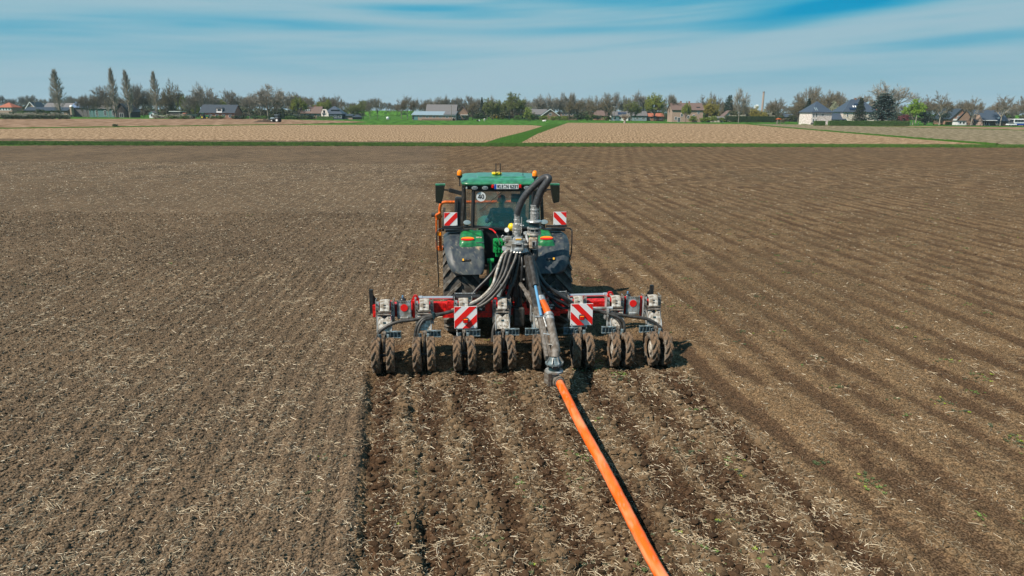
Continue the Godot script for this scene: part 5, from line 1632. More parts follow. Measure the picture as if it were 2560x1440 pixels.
	hose("hose", hl, [V(0.16, 2.08, 1.66), V(0.12, 1.90, 1.72), V(0.05, 1.60, 1.80), V(-0.08, 1.32, 1.88), V(-0.13, 1.18, 1.92), V(-0.11, 1.08, 1.98), V(-0.18, 1.0, 2.05), V(-0.32, 0.85, 2.10), V(-0.40, 0.69, 2.18), V(-0.43, 0.45, 2.25)], 0.032, M["hose_dusty"])
	hose("hose", hl, [V(-0.12, 0.98, 1.93), V(-0.21, 0.78, 2.02), V(-0.31, 0.67, 2.10), V(-0.33, 0.52, 2.17)], 0.026, M["hose_black"])
	make("hose_clamp", MB.new().box(V(-1.545, 0.96, 2.13), V(0.05, 0.13, 0.08), 0.01).box(V(-0.10, 1.12, 1.93), V(0.14, 0.07, 0.10), 0.012), M["dark_teal"], hl)
	var hr := part_node("hose_bundle", t)
	hose("hose", hr, [V(0.26, 2.08, 1.60), V(0.42, 1.91, 1.60), V(0.47, 1.72, 1.66), V(0.55, 1.58, 1.74), V(0.66, 1.45, 1.82), V(0.87, 1.30, 1.92), V(1.06, 1.18, 1.96), V(1.22, 1.10, 1.97)], 0.031, M["hose_black"])
	hose("hose", hr, [V(0.22, 2.08, 1.64), V(0.37, 1.94, 1.62), V(0.44, 1.77, 1.70), V(0.51, 1.55, 1.78), V(0.59, 1.40, 1.85), V(0.72, 1.25, 1.92), V(0.94, 1.14, 1.96), V(1.08, 1.06, 1.96)], 0.033, M["hose_black"])
	hose("hose", hr, [V(0.30, 2.09, 1.56), V(0.40, 1.97, 1.58), V(0.51, 1.67, 1.68), V(0.61, 1.48, 1.76), V(0.77, 1.33, 1.86), V(0.95, 1.23, 1.92), V(1.16, 1.11, 1.97), V(1.55, 1.01, 2.08), V(1.85, 0.95, 2.12), V(2.24, 0.88, 2.16), V(2.60, 0.83, 2.20), V(2.81, 0.72, 2.24), V(2.89, 0.61, 2.27), V(2.91, 0.42, 2.30)], 0.032, M["hose_dusty"])
	hose("hose", hr, [V(0.33, 2.06, 1.50), V(0.46, 1.85, 1.55), V(0.58, 1.56, 1.66), V(0.74, 1.38, 1.78), V(0.98, 1.25, 1.88), V(1.20, 1.08, 1.99), V(1.55, 0.99, 2.06), V(1.84, 0.93, 2.14), V(1.99, 0.89, 2.18), V(2.12, 0.80, 2.22), V(2.15, 0.68, 2.26), V(2.14, 0.42, 2.30)], 0.031, M["hose_dusty"])
	hose("hose", hr, [V(1.60, 0.98, 2.02), V(1.85, 0.92, 2.12), V(1.96, 0.88, 2.15), V(2.06, 0.78, 2.20), V(2.10, 0.66, 2.24), V(2.10, 0.42, 2.28)], 0.028, M["hose_dusty"])
	hose("hose", hr, [V(0.28, 2.05, 1.6), V(0.45, 1.70, 1.62), V(0.66, 1.30, 1.75), V(0.90, 1.02, 1.88), V(1.20, 0.98, 1.94), V(1.35, 0.80, 2.05), V(1.38, 0.45, 2.20)], 0.030, M["hose_black"])
	make("hose_clamp", MB.new().box(V(1.84, 0.95, 2.13), V(0.05, 0.15, 0.08), 0.01).cyl(V(1.55, 1.02, 2.05), V(1.95, 1.02, 2.05), 0.03, 10).cyl(V(1.84, 0.90, 2.13), V(1.84, 0.55, 2.16), 0.02, 8), M["galvanised"], hr)
	for k in 7:
		var a := -0.55 + 0.26 * k
		make("outlet", MB.new().cyl(V(0.11 + 0.20 * sin(a), 2.13, 1.45 + 0.19 * cos(a)), V(0.11 + 0.23 * sin(a), 2.06, 1.47 + 0.23 * cos(a)), 0.038, 12), M["zinc"], ds)
	# thin hydraulic lines round the mast
	var r := RandomNumberGenerator.new()
	r.seed = 8
	var lines := part_node("hydraulic_lines", t)
	for k in 14:
		var x0 := r.randf_range(0.0, 0.36)
		var x1 := r.randf_range(-0.15, 0.55)
		hose("line", lines, [V(x0, 2.04, r.randf_range(1.45, 1.6)), V(x0 + r.randf_range(-0.1, 0.08), 1.72, r.randf_range(1.56, 1.7)), V(lerpf(x0, x1, 0.6) + r.randf_range(-0.08, 0.08), 1.40, r.randf_range(1.6, 1.76)), V(x1, r.randf_range(1.0, 1.15), r.randf_range(1.55, 1.75))], r.randf_range(0.009, 0.014), M["hose_black"] if k % 3 else M["hose_dusty"], 5)
	for k in 9:
		make("fitting", MB.new().box(V(r.randf_range(0.15, 0.48), r.randf_range(1.35, 1.95), r.randf_range(1.70, 1.90)), V(0.035, 0.03, 0.03), 0.006), M["zinc"], lines)
	for q in [[0.02, -0.02, 1.70], [0.10, 0.06, 1.74], [0.18, 0.16, 1.76], [0.25, 0.30, 1.72], [0.31, 0.40, 1.66], [0.05, -0.20, 1.62]]:
		hose("line", lines, [V(q[0], 2.07, 1.60), V(q[0] + 0.01, 1.85, q[2]), V((q[0] + q[1]) * 0.5, 1.5, q[2] + 0.03), V(q[1], 1.2, q[2]), V(q[1] + 0.03, 0.95, q[2] - 0.05)], 0.028, M["hose_black"], 5)
	make("valve_bank", MB.new().box(V(0.16, 1.30, 1.70), V(0.30, 0.22, 0.14), 0.02), M["black_plastic"], lines)
	for k in 5:
		make("fitting", MB.new().cyl(V(0.05 + 0.055 * k, 1.40, 1.72), V(0.05 + 0.055 * k, 1.47, 1.74), 0.014, 8), M["zinc"], lines)
	# ---- swing boom that tows the drag hose
	var bm := part_node("swing_boom", t)
	make("boom_beam", MB.new().bar(V(0.27, 2.02, 1.56), V(0.305, 1.50, 2.46), 0.10, 0.12, 0.01).bar(V(0.305, 1.51, 2.44), V(0.33, 1.27, 2.88), 0.115, 0.13, 0.01), M["steel_dark"], bm)
	make("boom_beam", MB.new().bar(V(0.32, 1.31, 2.82), V(0.39, 1.16, 3.08), 0.12, 0.11, 0.012).bar(V(0.355, 1.17, 3.06), V(0.385, 0.70, 3.90), 0.055, 0.11, 0.01).bar(V(0.405, 1.16, 3.08), V(0.445, 0.70, 3.90), 0.055, 0.11, 0.01), M["steel_muddy"], bm)
	make("boom_brace", MB.new().bar(V(0.10, 1.59, 2.21), V(0.20, 1.47, 2.43), 0.05, 0.055, 0.006).bar(V(0.195, 1.475, 2.42), V(0.33, 1.27, 2.80), 0.08, 0.085, 0.01), M["steel_muddy"], bm)
	make("cylinder_barrel", MB.new().cyl(V(0.34, 1.99, 1.76), V(0.36, 1.60, 2.48), 0.056, 16), M["steel_dark"], bm)
	make("cylinder_rod", MB.new().cyl(V(0.36, 1.60, 2.48), V(0.385, 1.22, 3.14), 0.026, 12), M["blue_rod"], bm)
	make("pivot_pin", MB.new().cyl(V(0.28, 1.20, 3.12), V(0.50, 1.20, 3.12), 0.022, 10).cyl(V(0.43, 1.20, 3.12), V(0.46, 1.06, 3.30), 0.018, 8), M["zinc"], bm)
	make("stay", MB.new().tube(smooth_path([V(0.44, 0.88, 3.72), V(0.49, 0.89, 3.74), V(0.52, 0.84, 3.78)], 3), 0.010, 6).bar(V(0.38, 1.00, 3.45), V(0.52, 0.98, 3.48), 0.06, 0.02, 0.004), M["galvanised"], bm)
	make("feed_pipe", MB.new().tube(smooth_path([V(0.38, 1.90, 1.72), V(0.40, 1.62, 2.34), V(0.41, 1.49, 2.57), V(0.445, 1.41, 2.72)], 5), 0.060, 14), M["steel_dark"], bm)
	make("pipe_cuff", MB.new().cyl(V(0.435, 1.435, 2.68), V(0.45, 1.375, 2.78), 0.074, 18), M["zinc"], bm)
	make("feed_hose", MB.new().tube(smooth_path([V(0.44, 1.40, 2.74), V(0.495, 1.31, 2.90), V(0.53, 1.22, 3.05), V(0.54, 1.19, 3.09)], 5), 0.066, 16), M["orange_hose"], bm)
	make("pipe_cuff", MB.new().cyl(V(0.53, 1.225, 3.04), V(0.545, 1.14, 3.16), 0.080, 18).cyl(V(0.532, 1.205, 3.07), V(0.536, 1.185, 3.10), 0.09, 18), M["galvanised"], bm)
	make("feed_pipe", MB.new().tube(smooth_path([V(0.537, 1.18, 3.10), V(0.545, 1.09, 3.25), V(0.555, 0.94, 3.52), V(0.56, 0.82, 3.76), V(0.54, 0.76, 3.86), V(0.52, 0.70, 3.92)], 6), 0.076, 18), M["steel_muddy"], bm)
	var cp := Transform3D(Basis.IDENTITY, V(0.515, 0.31, 3.92))
	make("cone_flange", MB.new().lathe([[0.075, 0.43], [0.13, 0.33], [0.155, 0.325], [0.155, 0.30], [0.10, 0.295]], cp, 28), M["blue_grey"], bm)
	for k in 8:
		var a := TAU * (k + 0.5) / 8.0
		var c := V(0.515, 0.31, 3.92)
		make("fin", MB.new().bar(c + V(0.082 * cos(a), 0.43, 0.082 * sin(a)), c + V(0.15 * cos(a), 0.335, 0.15 * sin(a)), 0.008, 0.03), M["galvanised"], bm)
		make("bolt", MB.new().cyl(c + V(0.135 * cos(a), 0.275, 0.135 * sin(a)), c + V(0.135 * cos(a), 0.30, 0.135 * sin(a)), 0.010, 6), M["zinc"], bm)
	make("swivel", MB.new().lathe([[0.098, 0.30], [0.098, 0.185], [0.115, 0.18]], cp, 26), M["dark_teal"], bm)
	make("lower_flange", MB.new().lathe([[0.10, 0.19], [0.155, 0.185], [0.155, 0.155], [0.10, 0.15]], cp, 28), M["galvanised"], bm)
	make("elbow_shield", MB.new().box(V(0.40, 0.375, 3.98), V(0.014, 0.23, 0.20), 0.003, Basis(Vector3.UP, 0.5)).box(V(0.465, 0.37, 4.05), V(0.15, 0.23, 0.014), 0.003, Basis(Vector3.UP, 0.25)), M["steel_muddy"], bm)
	make("elbow", MB.new().cyl(V(0.515, 0.47, 3.92), V(0.52, 0.27, 3.92), 0.09, 18), M["steel_muddy"], bm)
	make("hose_tail", MB.new().cyl(V(0.52, 0.345, 3.92), V(0.585, 0.335, 4.13), 0.088, 20).cyl(V(0.565, 0.338, 4.06), V(0.58, 0.336, 4.10), 0.106, 20).cyl(V(0.58, 0.336, 4.10), V(0.59, 0.335, 4.15), 0.092, 20), M["steel_muddy"], bm)

func make_drag_hose() -> void:
	# from the swivel along the ground, past the viewpoint
	var p := [V(0.81, 0.335, -10.72), V(0.85, 0.355, -10.35), V(0.91, 0.385, -9.75), V(0.993, 0.40, -9.022), V(1.173, 0.32, -8.124), V(1.352, 0.20, -7.279), V(1.448, 0.14, -6.783), V(1.572, 0.09, -6.115), V(1.84, 0.062, -4.7), V(2.5, 0.05, -1.0), V(3.3, 0.05, 4.0), V(4.2, 0.05, 12.0)]
	var pts := smooth_path(p, 14)
	var rad := []
	for k in pts.size():
		rad.append(0.070 + 0.0015 * sin(k * 0.9) + 0.001 * sin(k * 2.3))
	var hb := MB.new()
	hb.tube(pts, rad, 22)
	hb.colored = true
	var nn := FastNoiseLite.new()
	nn.seed = 61
	nn.frequency = 2.2
	nn.fractal_octaves = 4
	for k in hb.v.size():
		var q := hb.v[k]
		var scuff := smoothstep(0.05, 0.5, nn.get_noise_3d(q.x * 1.1, q.y * 3.0, q.z * 0.45) + 0.45 * smoothstep(-10.4, -11.3, q.z))
		var mud := smoothstep(0.30, 0.48, nn.get_noise_3d(q.x * 6.0 + 40.0, q.y * 6.0, q.z * 3.0))
		hb.c.append(Color(0.92, 0.125, 0.006).lerp(Color(0.90, 0.30, 0.13), scuff * 0.75).lerp(Color(0.42, 0.24, 0.13), mud * 0.7))
	var om := vmat("orange_hose_dusty", 0.34)
	om.clearcoat_enabled = false
	var o := make("drag_hose", hb, om, self)
	tag(o, "thick orange drag hose lying across the tilled soil behind the implement", "hose")
const TREE_GROUPS := {
	"bareB": "leafless tree in the row behind the brick cattle barn",
	"bareC1": "leafless tree behind the bungalow with white edged slate gables",
	"bareC2": "leafless tree behind the flat black roofed bungalow",
	"bareC3": "leafless tree behind the brown roofed bungalow",
	"bareC4": "leafless tree behind the solar roofed bungalow",
	"bareC5": "leafless tree behind the bungalow with pale blue wall",
	"bareF": "large leafless tree beside the dark roofed farmhouse",
	"bareH": "round leafless tree behind the two dark roofed houses",
	"bareK": "leafless tree beside the tall brown brick house",
	"bareL": "leafless grey tree among the poplars behind the paddock",
	"bareM": "leafless tree behind the loader tractor and manure heap",
	"bareMd": "leafless tree standing on the bright meadow before the dyke",
	"bareQ": "leafless tree in the background between the brick gabled house and farmhouse",
	"bareR": "leafless roadside tree with pale trunk near the brick gabled house",
	"bareR2": "leafless roadside tree with pale trunk beside the blue-roofed farmhouse",
	"bareW": "leafless tree behind the golden-green willow",
	"bareX": "rounded leafless tree with pale trunk at the hedge left of the white house",
	"bareY": "leafless tree behind the white hipped-roof house",
	"bareZ": "leafless tree behind the house with solar panels",
	"big": "largest leafless spreading tree behind the loader tractor and manure heap",
	"blos": "white blossoming tree between the two hipped-roof houses",
	"brnC": "dense brown budding tree before the village bungalows",
	"brnW": "low brown budding tree behind the slanting bare tree",
	"brnX": "massive brown budding tree behind the white hipped-roof house",
	"ced": "wide dark blue-green cedar with drooping tiers behind the clipped hedge",
	"conK": "narrow dark conifer left of the tall brown brick house",
	"conY": "dark blue-green conifer against the left wall of the white house",
	"cyp": "narrow green cypress beside the dark evergreen bush",
	"darkb": "dark rounded evergreen bush left of the brick gabled house",
	"dome": "broad dense olive-brown budding tree right of the tallest poplars",
	"huge": "very large leafless tree towering over the dark cedar",
	"lime": "bright lime-green leafing tree right of the dark cedar",
	"olv": "olive-green round tree on the meadow beside the pink gabled house",
	"olvB": "dark olive-brown tree right of the brick cattle barn",
	"olvC": "tall olive-green tree in the thicket by the yellow shrubs",
	"olvC2": "olive-green tree beside the pale pollard willow",
	"olvR": "leafless tree rising behind the tall olive-green trees",
	"orch": "low dark bare tree in the paddock before the green barn",
	"pine": "dark round pine left of the tall slanting bare tree",
	"pop": "tall slim grey poplar rising above the bare trees near the green barn",
	"pop1": "tall slim grey poplar standing alone beside the blossoming hedge",
	"slant": "tall leafless tree with a slanting pale trunk beside the hedge",
	"spr1": "small dark pointed spruce behind the olive trees by the cattle barn",
	"spr2": "dark spruce in front of the house with solar panels",
	"wil": "golden-green willow right of the tall brown brick house",
	"wil2": "low golden willow next to the thin chimney",
	"yelG": "dense yellow-green leafing tree beside the brick house with white dormers",
	"yelH": "yellow-green leafing tree between the two dark roofed houses",
	"yelL": "yellow-green leafing tree tucked behind the bare trees by the dark roofed farmhouse",
	"ygC": "large yellow-green tree beside the red brick bungalow",
	"ygK": "slender yellow-green tree in front of the tall brown brick house",
}

const TREES := [
	["poplar", -242.0, -376.0, 24.2, 7.7, "tall slim grey poplar standing alone beside the blossoming hedge", ""],
	["poplar", -216.7, -384.0, 25.5, 5.9, "tallest slim grey poplar rising above the bare trees near the green barn", "pop"],
	["poplar", -209.1, -384.0, 24.5, 6.3, "middle-sized slim grey poplar rising above the bare trees near the green barn", "pop"],
	["poplar", -194.0, -384.0, 24.0, 5.9, "lowest slim grey poplar rising above the bare trees near the green barn", "pop"],
	["bare2", -227.6, -376.0, 11.4, 6.0, "tallest dark bare tree in the paddock before the green barn", "orch"],
	["bare2", -216.1, -376.0, 11.0, 5.1, "second tallest dark bare tree in the paddock before the green barn", "orch"],
	["bare2", -224.0, -376.0, 11.0, 5.1, "middle-sized dark bare tree in the paddock before the green barn", "orch"],
	["bare2", -230.0, -376.0, 10.3, 5.6, "middle-sized dark bare tree in the paddock before the green barn", "orch"],
	["bare2", -222.1, -376.0, 10.2, 4.7, "second lowest dark bare tree in the paddock before the green barn", "orch"],
	["bare2", -225.7, -376.0, 10.1, 4.3, "lowest dark bare tree in the paddock before the green barn", "orch"],
	["bare1", -212.8, -400.0, 17.8, 7.7, "tallest leafless grey tree among the poplars behind the paddock", "bareL"],
	["bare1", -231.6, -400.0, 16.6, 11.8, "second tallest leafless grey tree among the poplars behind the paddock", "bareL"],
	["bare1", -205.9, -400.0, 15.1, 6.8, "middle-sized leafless grey tree among the poplars behind the paddock", "bareL"],
	["bare1", -210.0, -400.0, 14.6, 7.7, "middle-sized leafless grey tree among the poplars behind the paddock", "bareL"],
	["bare1", -213.9, -400.0, 12.6, 6.8, "middle-sized leafless grey tree among the poplars behind the paddock", "bareL"],
	["bare1", -234.4, -400.0, 11.4, 6.8, "second lowest leafless grey tree among the poplars behind the paddock", "bareL"],
	["bare1", -221.9, -400.0, 10.2, 5.9, "lowest leafless grey tree among the poplars behind the paddock", "bareL"],
	["budding", -185.7, -384.0, 18.5, 12.2, "taller dense olive-brown budding tree right of the tallest poplars", "dome"],
	["budding", -188.2, -382.4, 14.3, 8.7, "lower dense olive-brown budding tree right of the tallest poplars", "dome"],
	["leafy_yellow", -189.4, -404.0, 12.7, 6.0, "tallest yellow-green leafing tree tucked behind the bare trees by the dark roofed farmhouse", "yelL"],
	["leafy_yellow", -166.6, -404.0, 9.8, 5.1, "second tallest yellow-green leafing tree tucked behind the bare trees by the dark roofed farmhouse", "yelL"],
	["leafy_yellow", -182.5, -404.0, 8.8, 4.6, "second lowest yellow-green leafing tree tucked behind the bare trees by the dark roofed farmhouse", "yelL"],
	["leafy_yellow", -181.1, -404.0, 7.0, 3.7, "lowest yellow-green leafing tree tucked behind the bare trees by the dark roofed farmhouse", "yelL"],
	["bare3", -161.2, -368.0, 16.8, 11.7, "tallest leafless tree beside the dark roofed farmhouse", "bareF"],
	["bare1", -147.2, -368.0, 14.1, 8.8, "second tallest leafless tree beside the dark roofed farmhouse", "bareF"],
	["bare3", -138.4, -369.7, 12.7, 12.2, "middle-sized leafless tree beside the dark roofed farmhouse", "bareF"],
	["bare1", -166.1, -368.0, 12.4, 7.5, "middle-sized leafless tree beside the dark roofed farmhouse", "bareF"],
	["bare3", -155.0, -368.0, 11.3, 7.1, "second lowest leafless tree beside the dark roofed farmhouse", "bareF"],
	["bare3", -169.6, -368.0, 11.2, 5.4, "lowest leafless tree beside the dark roofed farmhouse", "bareF"],
	["bare3", -127.1, -365.1, 16.8, 17.5, "largest leafless spreading tree behind the loader tractor and manure heap", ""],
	["bare1", -126.1, -384.1, 14.3, 7.9, "tallest leafless tree behind the loader tractor and manure heap", "bareM"],
	["bare1", -120.3, -386.4, 13.6, 9.7, "second tallest leafless tree behind the loader tractor and manure heap", "bareM"],
	["bare1", -136.2, -379.9, 11.7, 7.3, "middle-sized leafless tree behind the loader tractor and manure heap", "bareM"],
	["bare1", -114.9, -388.5, 10.7, 6.6, "second lowest leafless tree behind the loader tractor and manure heap", "bareM"],
	["bare1", -128.6, -383.1, 10.5, 5.7, "lowest leafless tree behind the loader tractor and manure heap", "bareM"],
	["leafy_yellow", -110.6, -362.6, 10.7, 7.4, "dense yellow-green leafing tree beside the brick house with white dormers", ""],
	["bare2", -112.8, -453.9, 13.4, 7.7, "tallest round leafless tree behind the two dark roofed houses", "bareH"],
	["bare2", -121.4, -450.5, 12.8, 7.7, "second tallest round leafless tree behind the two dark roofed houses", "bareH"],
	["bare2", -128.4, -447.8, 12.2, 7.6, "second lowest round leafless tree behind the two dark roofed houses", "bareH"],
	["bare2", -116.3, -452.5, 10.9, 5.7, "lowest round leafless tree behind the two dark roofed houses", "bareH"],
	["leafy_yellow", -114.3, -434.9, 10.6, 4.9, "taller yellow-green leafing tree between the two dark roofed houses", "yelH"],
	["leafy_yellow", -118.3, -433.3, 9.1, 8.4, "lower yellow-green leafing tree between the two dark roofed houses", "yelH"],
	["leafy_olive", -85.3, -399.9, 9.6, 8.6, "tallest olive-green round tree on the meadow beside the pink gabled house", "olv"],
	["leafy_olive", -88.0, -398.9, 8.5, 6.8, "middle-sized olive-green round tree on the meadow beside the pink gabled house", "olv"],
	["leafy_olive", -91.0, -397.8, 7.6, 6.8, "lowest olive-green round tree on the meadow beside the pink gabled house", "olv"],
	["bare2", -61.4, -408.6, 12.8, 7.9, "tallest leafless tree standing on the bright meadow before the dyke", "bareMd"],
	["bare1", -76.0, -394.1, 11.3, 5.4, "second tallest leafless tree standing on the bright meadow before the dyke", "bareMd"],
	["bare2", -57.1, -410.1, 11.3, 6.1, "middle-sized leafless tree standing on the bright meadow before the dyke", "bareMd"],
	["bare2", -64.7, -407.4, 10.5, 6.5, "middle-sized leafless tree standing on the bright meadow before the dyke", "bareMd"],
	["bare2", -52.2, -411.8, 10.5, 5.2, "second lowest leafless tree standing on the bright meadow before the dyke", "bareMd"],
	["bare1", -80.0, -392.7, 8.5, 4.0, "lowest leafless tree standing on the bright meadow before the dyke", "bareMd"],
	["bare3", -44.6, -478.4, 14.6, 5.4, "tallest leafless tree in the row behind the brick cattle barn", "bareB"],
	["bare1", -29.7, -483.5, 14.6, 7.1, "second tallest leafless tree in the row behind the brick cattle barn", "bareB"],
	["bare1", -36.4, -481.2, 13.7, 6.0, "middle-sized leafless tree in the row behind the brick cattle barn", "bareB"],
	["bare1", -50.4, -476.5, 13.5, 7.0, "middle-sized leafless tree in the row behind the brick cattle barn", "bareB"],
	["bare1", -40.1, -480.0, 13.1, 6.0, "middle-sized leafless tree in the row behind the brick cattle barn", "bareB"],
	["bare1", -24.3, -485.3, 13.1, 6.1, "middle-sized leafless tree in the row behind the brick cattle barn", "bareB"],
	["bare1", -47.5, -477.5, 12.2, 7.1, "second lowest leafless tree in the row behind the brick cattle barn", "bareB"],
	["bare3", -54.0, -475.2, 12.2, 7.0, "lowest leafless tree in the row behind the brick cattle barn", "bareB"],
	["budding", -22.2, -385.5, 9.7, 6.6, "taller dark olive-brown tree right of the brick cattle barn", "olvB"],
	["budding", -25.2, -384.5, 7.9, 4.8, "lower dark olive-brown tree right of the brick cattle barn", "olvB"],
	["spruce", -20.0, -450.2, 13.0, 3.6, "small dark pointed spruce behind the olive trees by the cattle barn", ""],
	["leafy_olive", 0.7, -402.1, 14.4, 11.4, "tallest olive-green tree in the thicket by the yellow shrubs", "olvC"],
	["leafy_olive", -2.3, -401.1, 12.2, 7.8, "second tallest olive-green tree in the thicket by the yellow shrubs", "olvC"],
	["leafy_olive", -11.8, -398.1, 11.2, 9.1, "middle-sized olive-green tree in the thicket by the yellow shrubs", "olvC"],
	["leafy_olive", 4.6, -403.3, 11.0, 6.9, "middle-sized olive-green tree in the thicket by the yellow shrubs", "olvC"],
	["leafy_olive", -8.0, -399.3, 10.4, 6.4, "second lowest olive-green tree in the thicket by the yellow shrubs", "olvC"],
	["leafy_olive", -14.7, -397.1, 9.4, 5.9, "lowest olive-green tree in the thicket by the yellow shrubs", "olvC"],
	["bare3", -14.7, -461.0, 14.0, 6.8, "taller leafless tree rising behind the tall olive-green trees", "olvR"],
	["bare3", 8.5, -468.5, 13.0, 6.9, "lower leafless tree rising behind the tall olive-green trees", "olvR"],
	["bare3", 25.9, -474.0, 15.3, 9.2, "tallest leafless tree behind the bungalow with white edged slate gables", "bareC1"],
	["bare3", 16.1, -470.9, 15.1, 9.1, "second tallest leafless tree behind the bungalow with white edged slate gables", "bareC1"],
	["bare1", 31.1, -475.6, 13.3, 7.0, "second lowest leafless tree behind the bungalow with white edged slate gables", "bareC1"],
	["bare1", 20.1, -472.2, 13.1, 7.0, "lowest leafless tree behind the bungalow with white edged slate gables", "bareC1"],
	["bare1", 39.4, -478.1, 16.8, 6.5, "tallest leafless tree behind the flat black roofed bungalow", "bareC2"],
	["bare3", 34.7, -476.7, 16.7, 8.7, "middle-sized leafless tree behind the flat black roofed bungalow", "bareC2"],
	["bare3", 41.4, -478.7, 15.0, 9.3, "lowest leafless tree behind the flat black roofed bungalow", "bareC2"],
	["bare3", 57.2, -483.5, 15.2, 6.0, "tallest leafless tree behind the brown roofed bungalow", "bareC3"],
	["bare3", 52.1, -482.0, 14.3, 7.1, "second tallest leafless tree behind the brown roofed bungalow", "bareC3"],
	["bare3", 60.6, -484.5, 13.6, 6.1, "second lowest leafless tree behind the brown roofed bungalow", "bareC3"],
	["bare1", 47.8, -480.7, 13.5, 7.1, "lowest leafless tree behind the brown roofed bungalow", "bareC3"],
	["bare1", 70.7, -487.5, 17.5, 6.7, "tallest leafless tree behind the solar roofed bungalow", "bareC4"],
	["bare1", 64.3, -485.6, 16.9, 8.8, "second tallest leafless tree behind the solar roofed bungalow", "bareC4"],
	["bare3", 76.8, -489.3, 15.4, 6.7, "second lowest leafless tree behind the solar roofed bungalow", "bareC4"],
	["bare1", 79.4, -490.0, 14.1, 6.7, "lowest leafless tree behind the solar roofed bungalow", "bareC4"],
	["bare3", 86.7, -492.2, 18.0, 11.2, "taller leafless tree behind the bungalow with pale blue wall", "bareC5"],
	["bare1", 91.2, -493.4, 15.6, 6.7, "lower leafless tree behind the bungalow with pale blue wall", "bareC5"],
	["budding", 52.8, -399.8, 12.3, 8.2, "tallest dense brown budding tree before the village bungalows", "brnC"],
	["budding", 44.1, -397.2, 12.0, 7.7, "second tallest dense brown budding tree before the village bungalows", "brnC"],
	["budding", 35.9, -394.8, 11.0, 6.7, "second lowest dense brown budding tree before the village bungalows", "brnC"],
	["budding", 31.3, -393.4, 10.6, 6.3, "lowest dense brown budding tree before the village bungalows", "brnC"],
	["leafy_yellow", 79.8, -398.5, 14.2, 12.2, "large yellow-green tree beside the red brick bungalow", ""],
	["leafy_olive", 66.0, -394.6, 10.8, 7.6, "taller olive-green tree beside the pale pollard willow", "olvC2"],
	["leafy_olive", 68.4, -395.2, 10.0, 6.7, "lower olive-green tree beside the pale pollard willow", "olvC2"],
	["bare1", 83.2, -372.0, 13.7, 8.0, "leafless tree beside the tall brown brick house", ""],
	["cypress", 83.7, -390.5, 11.3, 3.1, "narrow dark conifer left of the tall brown brick house", ""],
	["leafy_yellow", 87.0, -354.7, 9.4, 4.4, "slender yellow-green tree in front of the tall brown brick house", ""],
	["leafy_gold", 104.5, -377.8, 11.5, 9.9, "taller golden-green willow right of the tall brown brick house", "wil"],
	["leafy_gold", 107.7, -378.7, 10.9, 6.5, "lower golden-green willow right of the tall brown brick house", "wil"],
	["bare2", 128.9, -458.1, 16.9, 4.7, "tallest leafless tree behind the golden-green willow", "bareW"],
	["bare2", 123.3, -456.6, 15.1, 8.8, "second tallest leafless tree behind the golden-green willow", "bareW"],
	["bare2", 134.0, -459.5, 14.2, 5.7, "second lowest leafless tree behind the golden-green willow", "bareW"],
	["bare2", 119.1, -455.4, 12.1, 5.2, "lowest leafless tree behind the golden-green willow", "bareW"],
	["pine", 129.7, -425.6, 14.7, 5.3, "dark round pine left of the tall slanting bare tree", ""],
	["bare3", 109.5, -341.8, 15.8, 8.2, "tall leafless tree with a slanting pale trunk beside the hedge", ""],
	["budding", 137.1, -440.0, 11.2, 7.5, "tallest brown budding tree behind the slanting bare tree", "brnW"],
	["budding", 148.9, -451.5, 9.8, 5.6, "middle-sized brown budding tree behind the slanting bare tree", "brnW"],
	["budding", 129.3, -432.1, 9.4, 5.4, "lowest brown budding tree behind the slanting bare tree", "brnW"],
	["leafy_gold", 132.7, -385.5, 8.0, 8.3, "taller golden willow next to the thin chimney", "wil2"],
	["leafy_gold", 139.2, -391.5, 6.6, 4.0, "lower golden willow next to the thin chimney", "wil2"],
	["bare2", 125.9, -335.0, 11.1, 9.5, "taller rounded leafless tree with pale trunk at the hedge left of the white house", "bareX"],
	["bare2", 152.9, -418.6, 10.4, 7.1, "lower rounded leafless tree with pale trunk at the hedge left of the white house", "bareX"],
	["budding", 178.9, -402.0, 16.5, 11.9, "tallest brown budding tree behind the white hipped-roof house", "brnX"],
	["budding", 169.5, -394.6, 16.5, 11.7, "second tallest brown budding tree behind the white hipped-roof house", "brnX"],
	["budding", 185.9, -407.5, 14.9, 9.3, "middle-sized brown budding tree behind the white hipped-roof house", "brnX"],
	["budding", 157.7, -385.0, 13.8, 10.1, "second lowest brown budding tree behind the white hipped-roof house", "brnX"],
	["budding", 155.1, -382.8, 11.3, 8.7, "lowest brown budding tree behind the white hipped-roof house", "brnX"],
	["bare1", 175.0, -414.8, 19.7, 9.4, "tallest leafless tree behind the white hipped-roof house", "bareY"],
	["bare1", 198.3, -433.1, 17.5, 9.9, "second tallest leafless tree behind the white hipped-roof house", "bareY"],
	["bare1", 164.4, -406.0, 16.1, 7.9, "second lowest leafless tree behind the white hipped-roof house", "bareY"],
	["bare1", 202.1, -436.0, 14.7, 8.4, "lowest leafless tree behind the white hipped-roof house", "bareY"],
	["spruce", 140.3, -335.8, 11.4, 5.0, "taller dark blue-green conifer against the left wall of the white house", "conY"],
	["spruce", 135.6, -328.1, 7.5, 4.5, "lower dark blue-green conifer against the left wall of the white house", "conY"],
	["blossom", 159.4, -351.0, 10.1, 5.6, "white blossoming tree between the two hipped-roof houses", ""],
	["spruce", 147.4, -300.0, 11.0, 5.8, "dark spruce in front of the house with solar panels", ""],
	["cedar", 154.6, -295.0, 12.9, 12.1, "wide dark blue-green cedar with drooping tiers behind the clipped hedge", ""],
	["bare3", 182.7, -343.8, 18.9, 18.0, "very large leafless tree towering over the dark cedar", ""],
	["bare1", 190.9, -387.5, 14.5, 10.1, "taller leafless tree behind the house with solar panels", "bareZ"],
